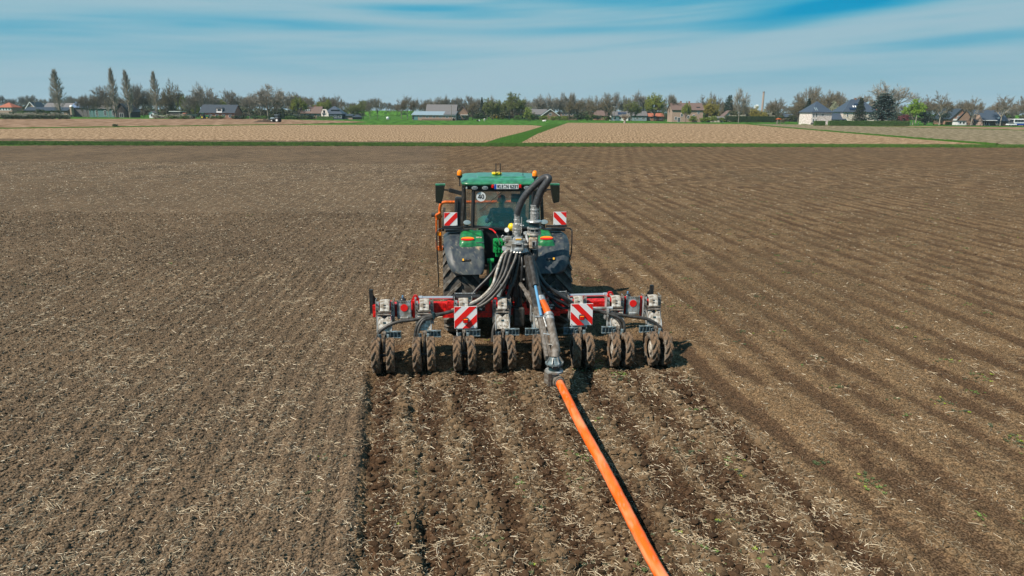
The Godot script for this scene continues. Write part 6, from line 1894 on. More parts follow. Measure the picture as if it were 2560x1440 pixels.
	["bare1", 198.4, -387.5, 12.1, 6.6, "lower leafless tree behind the house with solar panels", "bareZ"],
	["leafy_lime", 186.2, -327.5, 11.1, 8.2, "bright lime-green leafing tree right of the dark cedar", ""],
	["bare2", 228.9, -400.0, 15.3, 9.1, "tallest leafless tree in the background between the brick gabled house and farmhouse", "bareQ"],
	["bare2", 236.2, -400.0, 14.5, 8.2, "second tallest leafless tree in the background between the brick gabled house and farmhouse", "bareQ"],
	["bare1", 285.1, -450.0, 13.1, 11.3, "middle-sized leafless tree in the background between the brick gabled house and farmhouse", "bareQ"],
	["bare1", 287.9, -450.0, 11.7, 8.7, "middle-sized leafless tree in the background between the brick gabled house and farmhouse", "bareQ"],
	["bare2", 233.2, -400.0, 11.4, 9.1, "middle-sized leafless tree in the background between the brick gabled house and farmhouse", "bareQ"],
	["bare1", 296.9, -450.0, 10.8, 7.7, "middle-sized leafless tree in the background between the brick gabled house and farmhouse", "bareQ"],
	["bare1", 304.5, -450.0, 9.9, 6.7, "second lowest leafless tree in the background between the brick gabled house and farmhouse", "bareQ"],
	["bare1", 318.6, -450.0, 9.5, 8.7, "lowest leafless tree in the background between the brick gabled house and farmhouse", "bareQ"],
	["bare2", 195.5, -322.5, 14.0, 9.2, "leafless roadside tree with pale trunk near the brick gabled house", ""],
	["bare2", 231.7, -317.5, 14.0, 9.8, "tallest leafless roadside tree with pale trunk beside the blue-roofed farmhouse", "bareR2"],
	["bare2", 220.0, -317.5, 12.7, 10.1, "middle-sized leafless roadside tree with pale trunk beside the blue-roofed farmhouse", "bareR2"],
	["bare2", 208.4, -320.0, 11.8, 7.7, "lowest leafless roadside tree with pale trunk beside the blue-roofed farmhouse", "bareR2"],
	["evergreen", 191.8, -327.5, 5.9, 6.3, "taller dark rounded evergreen bush left of the brick gabled house", "darkb"],
	["evergreen", 205.9, -337.5, 5.5, 5.4, "lower dark rounded evergreen bush left of the brick gabled house", "darkb"],
	["cypress", 195.9, -327.5, 5.2, 2.4, "narrow green cypress beside the dark evergreen bush", ""],
]
const BUSH_LABELS := {
	"haw": ["hawthorn_bush", "white blossoming hawthorn bush in the hedge below the lone poplar"],
	"hdk": ["green_bush", "dark green bush in the hedge below the lone poplar"],
	"haw2": ["hawthorn_bush", "white blossoming bush beside the parked manure spreader"],
	"gr2": ["green_bush", "low green bush along the field edge by the dark roofed farmhouse"],
	"lft": ["green_bush", "tall dark bush before the long low shed behind the blossoming hedge"],
	"fld": ["green_bush", "lone dark bush standing on the strip between two brown fields"],
	"cen": ["green_bush", "green garden bush along the meadow edge before the bungalows"],
	"cenl": ["green_bush", "bright yellow-green bush along the meadow edge before the bungalows"],
	"fors": ["yellow_shrub", "yellow flowering shrub beside the olive trees by the cattle barn"],
	"rt": ["green_bush", "bushy green shrub before the tall brown brick house"],
	"rtl": ["green_bush", "light yellow-green shrub right of the tall brown brick house"],
	"rth": ["hawthorn_bush", "pale blossoming bush beside the tall slanting tree"],
	"hA": ["green_bush", "large bright green bush before the wall of the white house"],
	"hA2": ["green_bush", "small grey-green bush beside the white house"],
	"red": ["red_shrub", "dark red leaved shrub at the end of the clipped hedge"],
	"brn": ["brown_shrub", "bare brown shrub on the lawn left of the white house"],
	"magn": ["hawthorn_bush", "small pale blossoming tree before the olive tree on the meadow"],
	"dkc": ["green_bush", "dark evergreen shrub in the garden by the cattle barn"],
	"out": ["hawthorn_bush", "white blossoming shrub behind the long hedge near the thin chimney"],
}

const BUSHES := [
	["white", -205.1, -314.4, 2.8, 4.3, "tallest white blossoming hawthorn bush in the hedge below the lone poplar", "haw"],
	["white", -213.1, -309.0, 2.7, 4.2, "white blossoming hawthorn bush in the hedge below the lone poplar", "haw"],
	["white", -220.7, -303.8, 2.7, 4.2, "white blossoming hawthorn bush in the hedge below the lone poplar", "haw"],
	["white", -208.3, -312.2, 2.6, 4.3, "white blossoming hawthorn bush in the hedge below the lone poplar", "haw"],
	["white", -216.2, -306.9, 2.5, 4.2, "white blossoming hawthorn bush in the hedge below the lone poplar", "haw"],
	["white", -203.5, -315.5, 2.4, 4.3, "white blossoming hawthorn bush in the hedge below the lone poplar", "haw"],
	["white", -211.5, -310.1, 2.4, 4.2, "white blossoming hawthorn bush in the hedge below the lone poplar", "haw"],
	["white", -219.2, -304.8, 2.4, 4.2, "white blossoming hawthorn bush in the hedge below the lone poplar", "haw"],
	["white", -206.7, -313.3, 2.2, 4.3, "white blossoming hawthorn bush in the hedge below the lone poplar", "haw"],
	["white", -214.6, -307.9, 2.2, 4.2, "white blossoming hawthorn bush in the hedge below the lone poplar", "haw"],
	["white", -201.9, -316.6, 2.1, 4.3, "white blossoming hawthorn bush in the hedge below the lone poplar", "haw"],
	["white", -209.9, -311.1, 2.1, 4.3, "white blossoming hawthorn bush in the hedge below the lone poplar", "haw"],
	["white", -217.7, -305.9, 2.0, 4.2, "lowest white blossoming hawthorn bush in the hedge below the lone poplar", "haw"],
	["dark", -196.5, -304.2, 1.8, 4.2, "tallest dark green bush in the hedge below the lone poplar", "hdk"],
	["dark", -204.6, -298.9, 1.8, 4.1, "dark green bush in the hedge below the lone poplar", "hdk"],
	["dark", -212.5, -293.8, 1.8, 4.0, "dark green bush in the hedge below the lone poplar", "hdk"],
	["dark", -194.4, -305.6, 1.7, 4.2, "dark green bush in the hedge below the lone poplar", "hdk"],
	["dark", -202.6, -300.3, 1.7, 4.1, "dark green bush in the hedge below the lone poplar", "hdk"],
	["dark", -210.6, -295.1, 1.6, 4.0, "dark green bush in the hedge below the lone poplar", "hdk"],
	["dark", -200.6, -301.6, 1.5, 4.1, "dark green bush in the hedge below the lone poplar", "hdk"],
	["dark", -208.6, -296.4, 1.5, 4.1, "dark green bush in the hedge below the lone poplar", "hdk"],
	["dark", -198.5, -302.9, 1.3, 4.1, "dark green bush in the hedge below the lone poplar", "hdk"],
	["dark", -206.6, -297.7, 1.3, 4.1, "lowest dark green bush in the hedge below the lone poplar", "hdk"],
	["white", -161.4, -344.1, 2.5, 4.3, "tallest white blossoming bush beside the parked manure spreader", "haw2"],
	["white", -166.7, -340.5, 2.1, 5.0, "second tallest white blossoming bush beside the parked manure spreader", "haw2"],
	["white", -171.7, -337.1, 2.0, 3.8, "middle-sized white blossoming bush beside the parked manure spreader", "haw2"],
	["white", -163.8, -342.5, 1.9, 4.7, "middle-sized white blossoming bush beside the parked manure spreader", "haw2"],
	["white", -159.3, -345.6, 1.7, 3.9, "second lowest white blossoming bush beside the parked manure spreader", "haw2"],
	["white", -169.6, -338.6, 1.7, 4.6, "lowest white blossoming bush beside the parked manure spreader", "haw2"],
	["green", -123.9, -351.1, 1.7, 4.8, "tallest green bush along the field edge by the dark roofed farmhouse", "gr2"],
	["dark", -135.8, -343.4, 1.7, 4.7, "low green bush along the field edge by the dark roofed farmhouse", "gr2"],
	["green", -141.5, -339.7, 1.7, 5.0, "low green bush along the field edge by the dark roofed farmhouse", "gr2"],
	["green", -113.9, -357.5, 1.6, 6.1, "low green bush along the field edge by the dark roofed farmhouse", "gr2"],
	["dark", -127.9, -348.5, 1.5, 6.0, "low green bush along the field edge by the dark roofed farmhouse", "gr2"],
	["dark", -132.7, -345.4, 1.5, 5.1, "low green bush along the field edge by the dark roofed farmhouse", "gr2"],
	["green", -144.3, -337.9, 1.5, 4.6, "low green bush along the field edge by the dark roofed farmhouse", "gr2"],
	["green", -154.6, -331.3, 1.5, 5.7, "low green bush along the field edge by the dark roofed farmhouse", "gr2"],
	["green", -158.9, -328.5, 1.5, 5.6, "low green bush along the field edge by the dark roofed farmhouse", "gr2"],
	["green", -100.1, -366.5, 1.4, 5.0, "low green bush along the field edge by the dark roofed farmhouse", "gr2"],
	["dark", -104.5, -363.6, 1.4, 5.4, "low green bush along the field edge by the dark roofed farmhouse", "gr2"],
	["dark", -109.7, -360.3, 1.4, 5.3, "lowest green bush along the field edge by the dark roofed farmhouse", "gr2"],
	["dark", -245.0, -364.2, 4.0, 5.4, "tallest dark bush before the long low shed behind the blossoming hedge", "lft"],
	["dark", -239.4, -369.0, 3.5, 5.0, "second tallest dark bush before the long low shed behind the blossoming hedge", "lft"],
	["green", -242.7, -366.1, 3.2, 5.0, "middle-sized dark bush before the long low shed behind the blossoming hedge", "lft"],
	["green", -250.5, -359.4, 3.2, 5.3, "middle-sized dark bush before the long low shed behind the blossoming hedge", "lft"],
	["dark", -248.4, -361.3, 3.0, 4.9, "second lowest dark bush before the long low shed behind the blossoming hedge", "lft"],
	["dark", -253.7, -356.7, 2.8, 4.5, "lowest dark bush before the long low shed behind the blossoming hedge", "lft"],
	["dark", -104.3, -183.6, 0.8, 1.7, "lone dark bush standing on the strip between two brown fields", ""],
	["dark", 37.7, -414.0, 3.6, 5.7, "tallest green garden bush along the meadow edge before the bungalows", "cen"],
	["green", 46.5, -419.1, 3.2, 7.2, "green garden bush along the meadow edge before the bungalows", "cen"],
	["dark", 6.8, -395.8, 3.1, 5.9, "green garden bush along the meadow edge before the bungalows", "cen"],
	["dark", 50.3, -421.4, 2.8, 6.2, "green garden bush along the meadow edge before the bungalows", "cen"],
	["dark", 11.3, -398.5, 2.6, 6.8, "green garden bush along the meadow edge before the bungalows", "cen"],
	["green", 3.4, -393.8, 2.6, 6.7, "green garden bush along the meadow edge before the bungalows", "cen"],
	["dark", 40.2, -415.4, 2.3, 5.7, "green garden bush along the meadow edge before the bungalows", "cen"],
	["green", 26.7, -407.5, 2.2, 6.0, "green garden bush along the meadow edge before the bungalows", "cen"],
	["green", 14.8, -400.5, 2.2, 5.9, "green garden bush along the meadow edge before the bungalows", "cen"],
	["dark", 32.7, -411.1, 2.0, 6.1, "lowest green garden bush along the meadow edge before the bungalows", "cen"],
	["lime", 7.8, -379.1, 6.9, 5.2, "tallest bright yellow-green bush along the meadow edge before the bungalows", "cenl"],
	["lime", 9.1, -379.9, 2.9, 4.8, "second tallest bright yellow-green bush along the meadow edge before the bungalows", "cenl"],
	["lime", 16.4, -384.0, 2.5, 5.7, "middle-sized bright yellow-green bush along the meadow edge before the bungalows", "cenl"],
	["lime", 28.9, -391.0, 2.4, 4.9, "middle-sized bright yellow-green bush along the meadow edge before the bungalows", "cenl"],
	["lime", 54.2, -405.2, 2.2, 6.0, "middle-sized bright yellow-green bush along the meadow edge before the bungalows", "cenl"],
	["lime", 41.9, -398.3, 2.2, 4.5, "middle-sized bright yellow-green bush along the meadow edge before the bungalows", "cenl"],
	["lime", 22.0, -387.1, 2.1, 5.3, "second lowest bright yellow-green bush along the meadow edge before the bungalows", "cenl"],
	["lime", 57.9, -407.3, 1.8, 5.1, "lowest bright yellow-green bush along the meadow edge before the bungalows", "cenl"],
	["gold", -9.0, -430.0, 3.3, 3.4, "tallest yellow flowering shrub beside the olive trees by the cattle barn", "fors"],
	["gold", -6.8, -430.0, 2.8, 2.9, "middle-sized yellow flowering shrub beside the olive trees by the cattle barn", "fors"],
	["gold", -12.0, -430.0, 2.5, 2.4, "lowest yellow flowering shrub beside the olive trees by the cattle barn", "fors"],
	["dark", -19.6, -430.0, 3.7, 4.4, "tallest dark evergreen shrub in the garden by the cattle barn", "dkc"],
	["dark", -22.0, -430.0, 3.2, 4.9, "second tallest dark evergreen shrub in the garden by the cattle barn", "dkc"],
	["dark", -17.1, -430.0, 2.3, 4.4, "second lowest dark evergreen shrub in the garden by the cattle barn", "dkc"],
	["dark", -23.0, -430.0, 1.7, 4.9, "lowest dark evergreen shrub in the garden by the cattle barn", "dkc"],
	["green", 103.0, -397.9, 5.5, 7.7, "tallest bushy green shrub before the tall brown brick house", "rt"],
	["green", 97.0, -394.8, 5.0, 5.8, "second tallest bushy green shrub before the tall brown brick house", "rt"],
	["green", 107.5, -400.2, 4.2, 5.5, "middle-sized bushy green shrub before the tall brown brick house", "rt"],
	["green", 114.9, -404.1, 3.3, 5.1, "second lowest bushy green shrub before the tall brown brick house", "rt"],
	["green", 94.5, -393.5, 2.8, 5.4, "lowest bushy green shrub before the tall brown brick house", "rt"],
	["lime", 104.8, -369.2, 3.1, 4.6, "tallest light yellow-green shrub right of the tall brown brick house", "rtl"],
	["lime", 92.6, -363.4, 3.0, 5.0, "second tallest light yellow-green shrub right of the tall brown brick house", "rtl"],
	["lime", 101.7, -367.7, 2.6, 5.0, "middle-sized light yellow-green shrub right of the tall brown brick house", "rtl"],
	["lime", 110.0, -371.7, 2.3, 3.8, "middle-sized light yellow-green shrub right of the tall brown brick house", "rtl"],
	["lime", 98.3, -366.1, 2.2, 4.2, "middle-sized light yellow-green shrub right of the tall brown brick house", "rtl"],
	["lime", 126.3, -379.5, 1.5, 3.9, "second lowest light yellow-green shrub right of the tall brown brick house", "rtl"],
	["lime", 122.5, -377.7, 1.5, 3.9, "lowest light yellow-green shrub right of the tall brown brick house", "rtl"],
	["white", 122.5, -377.7, 3.7, 5.6, "tallest pale blossoming bush beside the tall slanting tree", "rth"],
	["white", 116.9, -375.0, 3.5, 5.5, "second tallest pale blossoming bush beside the tall slanting tree", "rth"],
	["white", 127.1, -379.9, 2.9, 5.2, "second lowest pale blossoming bush beside the tall slanting tree", "rth"],
	["white", 112.9, -373.1, 1.4, 5.1, "lowest pale blossoming bush beside the tall slanting tree", "rth"],
	["lime2", 146.1, -338.7, 4.3, 5.8, "large bright green bush before the wall of the white house", ""],
	["green", 150.6, -340.5, 3.2, 3.1, "taller grey-green bush beside the white house", "hA2"],
	["dark", 140.3, -336.2, 1.9, 1.9, "lower grey-green bush beside the white house", "hA2"],
	["red", 200.7, -361.4, 4.8, 4.5, "taller dark red leaved shrub at the end of the clipped hedge", "red"],
	["red", 206.7, -376.1, 3.7, 3.4, "lower dark red leaved shrub at the end of the clipped hedge", "red"],
	["brown", 143.9, -374.0, 2.1, 3.8, "bare brown shrub on the lawn left of the white house", ""],
	["white", -98.3, -430.0, 4.8, 5.4, "small pale blossoming tree before the olive tree on the meadow", ""],
	["white", 155.3, -430.0, 4.7, 6.4, "taller white blossoming shrub behind the long hedge near the thin chimney", "out"],
	["white", 157.7, -430.0, 3.5, 5.4, "lower white blossoming shrub behind the long hedge near the thin chimney", "out"],
]

# ---------------------------------------------------------------- trees
func perp(d: Vector3, r: RandomNumberGenerator) -> Vector3:
	var q := Vector3(r.randf_range(-1, 1), r.randf_range(-1, 1), r.randf_range(-1, 1))
	return (q - d * q.dot(d)).normalized()

func limb(b: MB, a: Vector3, c: Vector3, r0: float, r1: float, sides := 4) -> void:
	b.tube(PackedVector3Array([a, c]), [r0, r1], sides, false)

func blade(b: MB, a: Vector3, c: Vector3, w: float, r: RandomNumberGenerator) -> void:
	var d := (c - a).normalized()
	var s := perp(d, r) * w
	var nn := s.cross(d).normalized()
	var i := b.vert(a - s, nn)
	b.vert(a + s, nn)
	b.vert(c, nn)
	b.tri_i(i, i + 1, i + 2)

func leaf(b: MB, p: Vector3, size: float, r: RandomNumberGenerator) -> void:
	var d := Vector3(r.randf_range(-1, 1), r.randf_range(-0.6, 1), r.randf_range(-1, 1)).normalized()
	var s := perp(d, r)
	var t := d.cross(s)
	var k := r.randf_range(0.65, 1.0)
	b.col = Color(k, k, k * 0.95)
	b.face([p + s * size, p + t * size * 0.7, p - s * size, p - t * size * 0.7], d)

func fit(parts: Array) -> void:
	# to unit height and unit crown width
	var ys := PackedFloat32Array()
	var rs := PackedFloat32Array()
	for b in parts:
		for p in b.v:
			ys.append(p.y)
			rs.append(Vector2(p.x, p.z).length())
	ys.sort()
	rs.sort()
	var top := ys[int(ys.size() * 0.992)]
	var wide := rs[int(rs.size() * 0.965)]
	for b in parts:
		for k in b.v.size():
			var p: Vector3 = b.v[k]
			b.v[k] = Vector3(p.x / (2.0 * wide), p.y / top, p.z / (2.0 * wide))
			b.n[k] = Vector3(b.n[k].x * 2.0 * wide, b.n[k].y * top, b.n[k].z * 2.0 * wide).normalized()

# spreading tree: trunk and limbs in one mesh, twigs in another, leaves (if any) in a third
func grow(seed_: int, trunk: float, spread: float, fine: int, leaves: int, leaf_size: float) -> Array:
	var r := RandomNumberGenerator.new()
	r.seed = seed_
	var wood := MB.new()
	var twig := MB.new()
	var foliage := MB.new()
	foliage.colored = true
	limb(wood, Vector3(0, -0.02, 0), Vector3(0.004, trunk * 0.5, 0), 0.026, 0.019, 6)
	limb(wood, Vector3(0.004, trunk * 0.5, 0), Vector3(0, trunk, 0), 0.019, 0.016, 6)
	var stack := []
	var n0 := 7
	for k in n0:
		var a := TAU * (k + r.randf_range(-0.3, 0.3)) / n0
		var lean := r.randf_range(0.35, 1.0) * spread if k > 0 else 0.1
		stack.append([Vector3(0, trunk * r.randf_range(0.82, 1.0), 0), Vector3(cos(a) * lean, 1.0, sin(a) * lean).normalized(), r.randf_range(0.24, 0.32), 0.012, 1])
	stack.append([Vector3(0, trunk, 0), Vector3(0.05, 1, 0.03).normalized(), 0.34, 0.014, 1])
	while not stack.is_empty():
		var q: Array = stack.pop_back()
		var p: Vector3 = q[0]
		var d: Vector3 = q[1]
		var len: float = q[2]
		var rad: float = q[3]
		var lev: int = q[4]
		var bend := (d + perp(d, r) * 0.22 + Vector3.UP * 0.06).normalized()
		var mid := p + d * len * 0.5
		var end := mid + bend * len * 0.5
		if lev <= 2:
			limb(wood, p, mid, rad, rad * 0.8)
			limb(wood, mid, end, rad * 0.8, rad * 0.55)
		else:
			limb(twig, p, end, rad, rad * 0.5, 3)
		if lev == 4:
			for k in fine:
				var t := r.randf_range(0.25, 1.0)
				var a := p.lerp(end, t)
				var td := (bend + perp(bend, r) * r.randf_range(0.4, 1.0) + Vector3.UP * 0.12).normalized()
				var tip := a + td * r.randf_range(0.035, 0.075)
				blade(twig, a, tip, 0.0029, r)
				for m in leaves:
					leaf(foliage, a.lerp(tip, r.randf_range(0.3, 1.1)) + perp(td, r) * 0.012, leaf_size * r.randf_range(0.7, 1.3), r)
			continue
		var kids: int = [0, 4, 4, 4][lev]
		for k in kids:
			var t := r.randf_range(0.35, 1.0) if k < kids - 1 else 1.0
			var a := p.lerp(mid, t * 2.0) if t < 0.5 else mid.lerp(end, t * 2.0 - 1.0)
			var out := Vector3(a.x, 0, a.z).normalized() if Vector2(a.x, a.z).length() > 0.01 else Vector3.ZERO
			var nd := (bend + perp(bend, r) * r.randf_range(0.45, 0.85) + out * 0.16 * spread + Vector3.UP * 0.08).normalized()
			stack.append([a, nd, len * r.randf_range(0.58, 0.74), rad * 0.55, lev + 1])
	fit([wood, twig, foliage])
	return [wood, twig, foliage]

func grow_poplar(seed_: int) -> Array:
	var r := RandomNumberGenerator.new()
	r.seed = seed_
	var wood := MB.new()
	var twig := MB.new()
	limb(wood, Vector3(0, -0.02, 0), Vector3(0, 0.4, 0), 0.020, 0.014, 6)
	limb(wood, Vector3(0, 0.4, 0), Vector3(0.004, 0.97, 0), 0.014, 0.002, 5)
	for k in 210:
		var t := pow(r.randf(), 0.85) * 0.88 + 0.07
		var a := r.randf() * TAU
		var env := 0.125 * sin(PI * pow(clampf((t + 0.10) / 1.05, 0.0, 1.0), 0.8)) + 0.012
		env *= r.randf_range(0.5, 1.0)
		var out := Vector3(cos(a), 0, sin(a))
		var base := Vector3(0, t, 0)
		var len := r.randf_range(0.08, 0.17) * (1.05 - t * 0.6)
		var mid := base + out * env * 0.6 + Vector3.UP * len * 0.45
		var tip := base + out * env + Vector3.UP * len
		limb(wood if k % 3 == 0 else twig, base, mid, 0.004, 0.003, 3)
		limb(twig, mid, tip, 0.003, 0.001, 3)
		for m in 12:
			var s := base.lerp(mid, r.randf()) if m < 4 else mid.lerp(tip, r.randf())
			blade(twig, s, s + (Vector3.UP + out * r.randf_range(0.0, 0.3) + perp(Vector3.UP, r) * 0.22).normalized() * r.randf_range(0.04, 0.085), 0.0023, r)
	fit([wood, twig])
	return [wood, twig, MB.new()]

func grow_conifer(seed_: int, tiers: int, droop: float, flat: float, needles: int) -> Array:
	var r := RandomNumberGenerator.new()
	r.seed = seed_
	var wood := MB.new()
	var foliage := MB.new()
	foliage.colored = true
	limb(wood, Vector3(0, -0.02, 0), Vector3(0, 0.98, 0), 0.022, 0.002, 6)
	for i in tiers:
		var t := 0.06 + 0.93 * (float(i) + r.randf_range(-0.4, 0.4)) / tiers
		var reach := 0.30 * (pow(1.0 - t, 0.85) * (1.0 - flat) + flat * sqrt(maxf(0.0, 1.0 - t)) * r.randf_range(0.7, 1.1)) + 0.012
		var arms := 9
		for k in arms:
			var a := TAU * (k + r.randf()) / arms
			var out := Vector3(cos(a), 0, sin(a))
			var len := reach * r.randf_range(0.75, 1.1)
			var tip := Vector3(0, t, 0) + out * len + Vector3.DOWN * len * droop
			limb(wood, Vector3(0, t, 0), tip, 0.004, 0.001, 3)
			for m in needles:
				var s := pow(r.randf(), 0.6)
				leaf(foliage, Vector3(0, t, 0).lerp(tip, s) + Vector3(r.randf_range(-1, 1), r.randf_range(-0.9, 0.5), r.randf_range(-1, 1)) * 0.022, 0.017, r)
	fit([wood, foliage])
	return [wood, MB.new(), foliage]

func grow_ball(seed_: int, n: int, size: float, low: float, tall: float) -> Array:
	var r := RandomNumberGenerator.new()
	r.seed = seed_
	var wood := MB.new()
	var foliage := MB.new()
	foliage.colored = true
	var lobes := []
	for k in 9:
		var a := TAU * k / 9.0 + r.randf()
		lobes.append([Vector3(cos(a) * r.randf_range(0.1, 0.3), low + tall * r.randf_range(0.1, 0.75), sin(a) * r.randf_range(0.1, 0.3)), r.randf_range(0.15, 0.26)])
	for k in 7:
		var q: Array = lobes[k]
		limb(wood, Vector3(r.randf_range(-0.03, 0.03), -0.02, r.randf_range(-0.03, 0.03)), q[0], 0.014, 0.005, 4)
	for k in n:
		var q: Array = lobes[k % lobes.size()]
		var d := Vector3(r.randf_range(-1, 1), r.randf_range(-1, 1), r.randf_range(-1, 1)).normalized() * pow(r.randf(), 0.4)
		var p: Vector3 = q[0] + d * q[1] * Vector3(1, tall, 1)
		p.y = maxf(p.y, 0.02)
		leaf(foliage, p, size * r.randf_range(0.7, 1.3), r)
	fit([wood, foliage])
	return [wood, MB.new(), foliage]

var protos := {}

func proto(kind: String, called: String, category: String, made: Array, wood: Material, twigs: Material, leaves: Material) -> void:
	var o := Node3D.new()
	o.name = called
	o.set_meta("category", category)
	put("trunk", made[0].mesh(), wood, o)
	var has_twigs: bool = made[1].v.size() > 0
	if has_twigs:
		put("crown", made[1].mesh(), twigs, o)
	if made[2].v.size() > 0:
		put("foliage" if has_twigs else "crown", made[2].mesh(), leaves, o)
	if not protos.has(kind):
		protos[kind] = []
	protos[kind].append(o)

func leaf_mat(key: String, c: Color) -> StandardMaterial3D:
	var m := vmat(key, 0.75)
	m.albedo_color = c.linear_to_srgb()
	m.backlight_enabled = true
	m.backlight = Color(0.35, 0.35, 0.3)
	return m

func make_plants() -> void:
	var bark := mat("bark", Color(0.20, 0.175, 0.145), 0.95)
	var bark_dark := mat("bark_dark", Color(0.10, 0.085, 0.07), 0.95)
	var bark_pale := mat("bark_pale", Color(0.33, 0.295, 0.24), 0.95)
	var tw1 := mat("twig_grey", Color(0.215, 0.190, 0.145), 0.95)
	var tw2 := mat("twig_brown", Color(0.185, 0.152, 0.105), 0.95)
	var tw3 := mat("twig_pale", Color(0.255, 0.232, 0.19), 0.95)
	var twp := mat("twig_poplar", Color(0.31, 0.27, 0.21), 0.95)
	for k in 3:
		proto("bare1", "bare_tree", "tree", grow(100 + k, 0.24, 0.75, 9, 0, 0.01), bark, tw1, null)
		proto("bare2", "bare_tree", "tree", grow(120 + k, 0.30, 1.0, 9, 0, 0.01), bark_pale if k < 2 else bark, tw2, null)
	for k in 2:
		proto("bare3", "bare_tree", "tree", grow(140 + k, 0.20, 0.95, 8, 0, 0.01), bark, tw3, null)
		proto("poplar", "poplar_tree", "tree", grow_poplar(160 + k), bark, twp, null)
		proto("budding", "budding_tree", "tree", grow(180 + k, 0.16, 0.85, 8, 1, 0.0075), bark_dark, tw2, leaf_mat("bud_brown", Color(0.19, 0.150, 0.070)))
		proto("leafy_yellow", "leafing_tree", "tree", grow(200 + k, 0.20, 0.95, 6, 3, 0.013), bark_dark, tw2, leaf_mat("leaf_yellow", Color(0.24, 0.28, 0.035)))
		proto("leafy_olive", "leafing_tree", "tree", grow(210 + k, 0.20, 0.8, 6, 3, 0.0105), bark, tw2, leaf_mat("leaf_olive", Color(0.165, 0.205, 0.050)))
	proto("leafy_gold", "willow_tree", "tree", grow(220, 0.14, 0.95, 7, 3, 0.012), bark_dark, tw2, leaf_mat("leaf_gold", Color(0.34, 0.29, 0.05)))
	proto("leafy_lime", "leafing_tree", "tree", grow(221, 0.24, 0.9, 6, 3, 0.015), bark_pale, tw2, leaf_mat("leaf_lime", Color(0.22, 0.38, 0.03)))
	proto("blossom", "blossom_tree", "tree", grow(222, 0.16, 0.9, 6, 2, 0.011), bark_dark, tw2, leaf_mat("leaf_blossom", Color(0.55, 0.58, 0.42)))
	var needle := leaf_mat("needles", Color(0.022, 0.048, 0.030))
	proto("spruce", "spruce_tree", "tree", grow_conifer(230, 34, 0.25, 0.0, 12), bark_dark, null, needle)
	proto("pine", "pine_tree", "tree", grow_ball(231, 1500, 0.030, 0.35, 0.9), bark_dark, null, needle)
	proto("cedar", "cedar_tree", "tree", grow_conifer(232, 24, 0.18, 0.75, 18), bark_dark, null, leaf_mat("cedar_needles", Color(0.035, 0.075, 0.068)))
	proto("evergreen", "evergreen_bush", "bush", grow_ball(233, 1500, 0.028, 0.15, 1.0), bark_dark, null, needle)
	proto("cypress", "cypress_tree", "tree", grow_ball(234, 1200, 0.024, 0.2, 1.9), bark_dark, null, leaf_mat("cypress_leaf", Color(0.05, 0.095, 0.03)))
	var ball := grow_ball(240, 900, 0.040, 0.12, 0.9)
	for q in [["white", Color(0.40, 0.385, 0.31)], ["dark", Color(0.045, 0.085, 0.03)], ["green", Color(0.09, 0.17, 0.03)], ["lime", Color(0.20, 0.255, 0.035)], ["lime2", Color(0.15, 0.28, 0.03)], ["gold", Color(0.55, 0.38, 0.02)], ["red", Color(0.20, 0.045, 0.06)], ["brown", Color(0.19, 0.145, 0.105)]]:
		proto(q[0], "bush", "bush", ball, bark_dark, null, leaf_mat("bush_" + q[0], q[1]))
	var r := RandomNumberGenerator.new()
	r.seed = 303
	var count := {}
	for q in TREES:
		var list: Array = protos[q[0]]
		var src: Node3D = list[r.randi() % list.size()]
		copy_of(src, src.name, q[5], Vector3(q[1], -0.13, q[2]), r.randf() * TAU, Vector3(q[4] * (0.92 if q[0] == "poplar" else 1.12), q[3] + 0.13, q[4] * (0.92 if q[0] == "poplar" else 1.12)), TREE_GROUPS.get(q[6], ""))
	var bush_name := {"white": "hawthorn_bush", "dark": "green_bush", "green": "green_bush", "lime": "green_bush", "lime2": "green_bush", "gold": "yellow_shrub", "red": "red_shrub", "brown": "brown_shrub"}
	for q in BUSHES:
		var src: Node3D = protos[q[0]][0]
		copy_of(src, bush_name[q[0]], q[5], Vector3(q[1], -0.13, q[2]), r.randf() * TAU, Vector3(q[4], q[3] + 0.13, q[4]), BUSH_LABELS[q[6]][1] if q[6] != "" else "")
	# the far wood along the horizon, one mass
	var wood := MB.new()
	var src: Node3D = protos["bare1"][1]
	var buf := PackedFloat32Array()
	var n := 0
	for x in range(-560, 640, 4):
		var d := 640.0 + 60.0 * sin(x * 0.011) + r.randf_range(-25, 25)
		var h := r.randf_range(8.5, 14.5) + (2.0 if x < -150 else 0.0)
		var w := r.randf_range(8.0, 14.0)
		buf.resize((n + 1) * 16)
		var k := r.randf_range(0.7, 1.1)
		push(buf, n * 16, Basis(Vector3.UP, r.randf() * TAU) * Basis.from_scale(Vector3(w, h, w)), Vector3(x, -0.2, -d), Color(0.20, 0.185, 0.145) * k)
		n += 1
	scatter("far_wood", "far line of leafless woodland along the horizon", "wood", src.get_child(1).mesh, vmat("far_twigs", 0.95), buf)
	var bufs := PackedFloat32Array()
	n = 0
	for k in 620:
		var x := r.randf_range(-420, 430)
		var d := r.randf_range(430, 560) if x < 120 else r.randf_range(390, 560)
		if x > -112.0 * d / 480.0 and x < -50.0 * d / 480.0 and r.randf() < 0.95:
			continue
		bufs.resize((n + 1) * 16)
		var h := r.randf_range(2.5, 6.5)
		var w := r.randf_range(7.0, 13.0)
		push(bufs, n * 16, Basis(Vector3.UP, r.randf() * TAU) * Basis.from_scale(Vector3(w, h, w)), Vector3(x, -0.2, -d), Color(0.075, 0.10, 0.035).lerp(Color(0.12, 0.10, 0.065), r.randf()) * r.randf_range(0.6, 1.2))
		n += 1
	scatter("far_thicket", "far band of brown and olive scrub below the woodland", "scrub", ball[2].mesh(), M["far_twigs"], bufs)
	# grass tufts on the verge across the field
	var gb := MB.new()
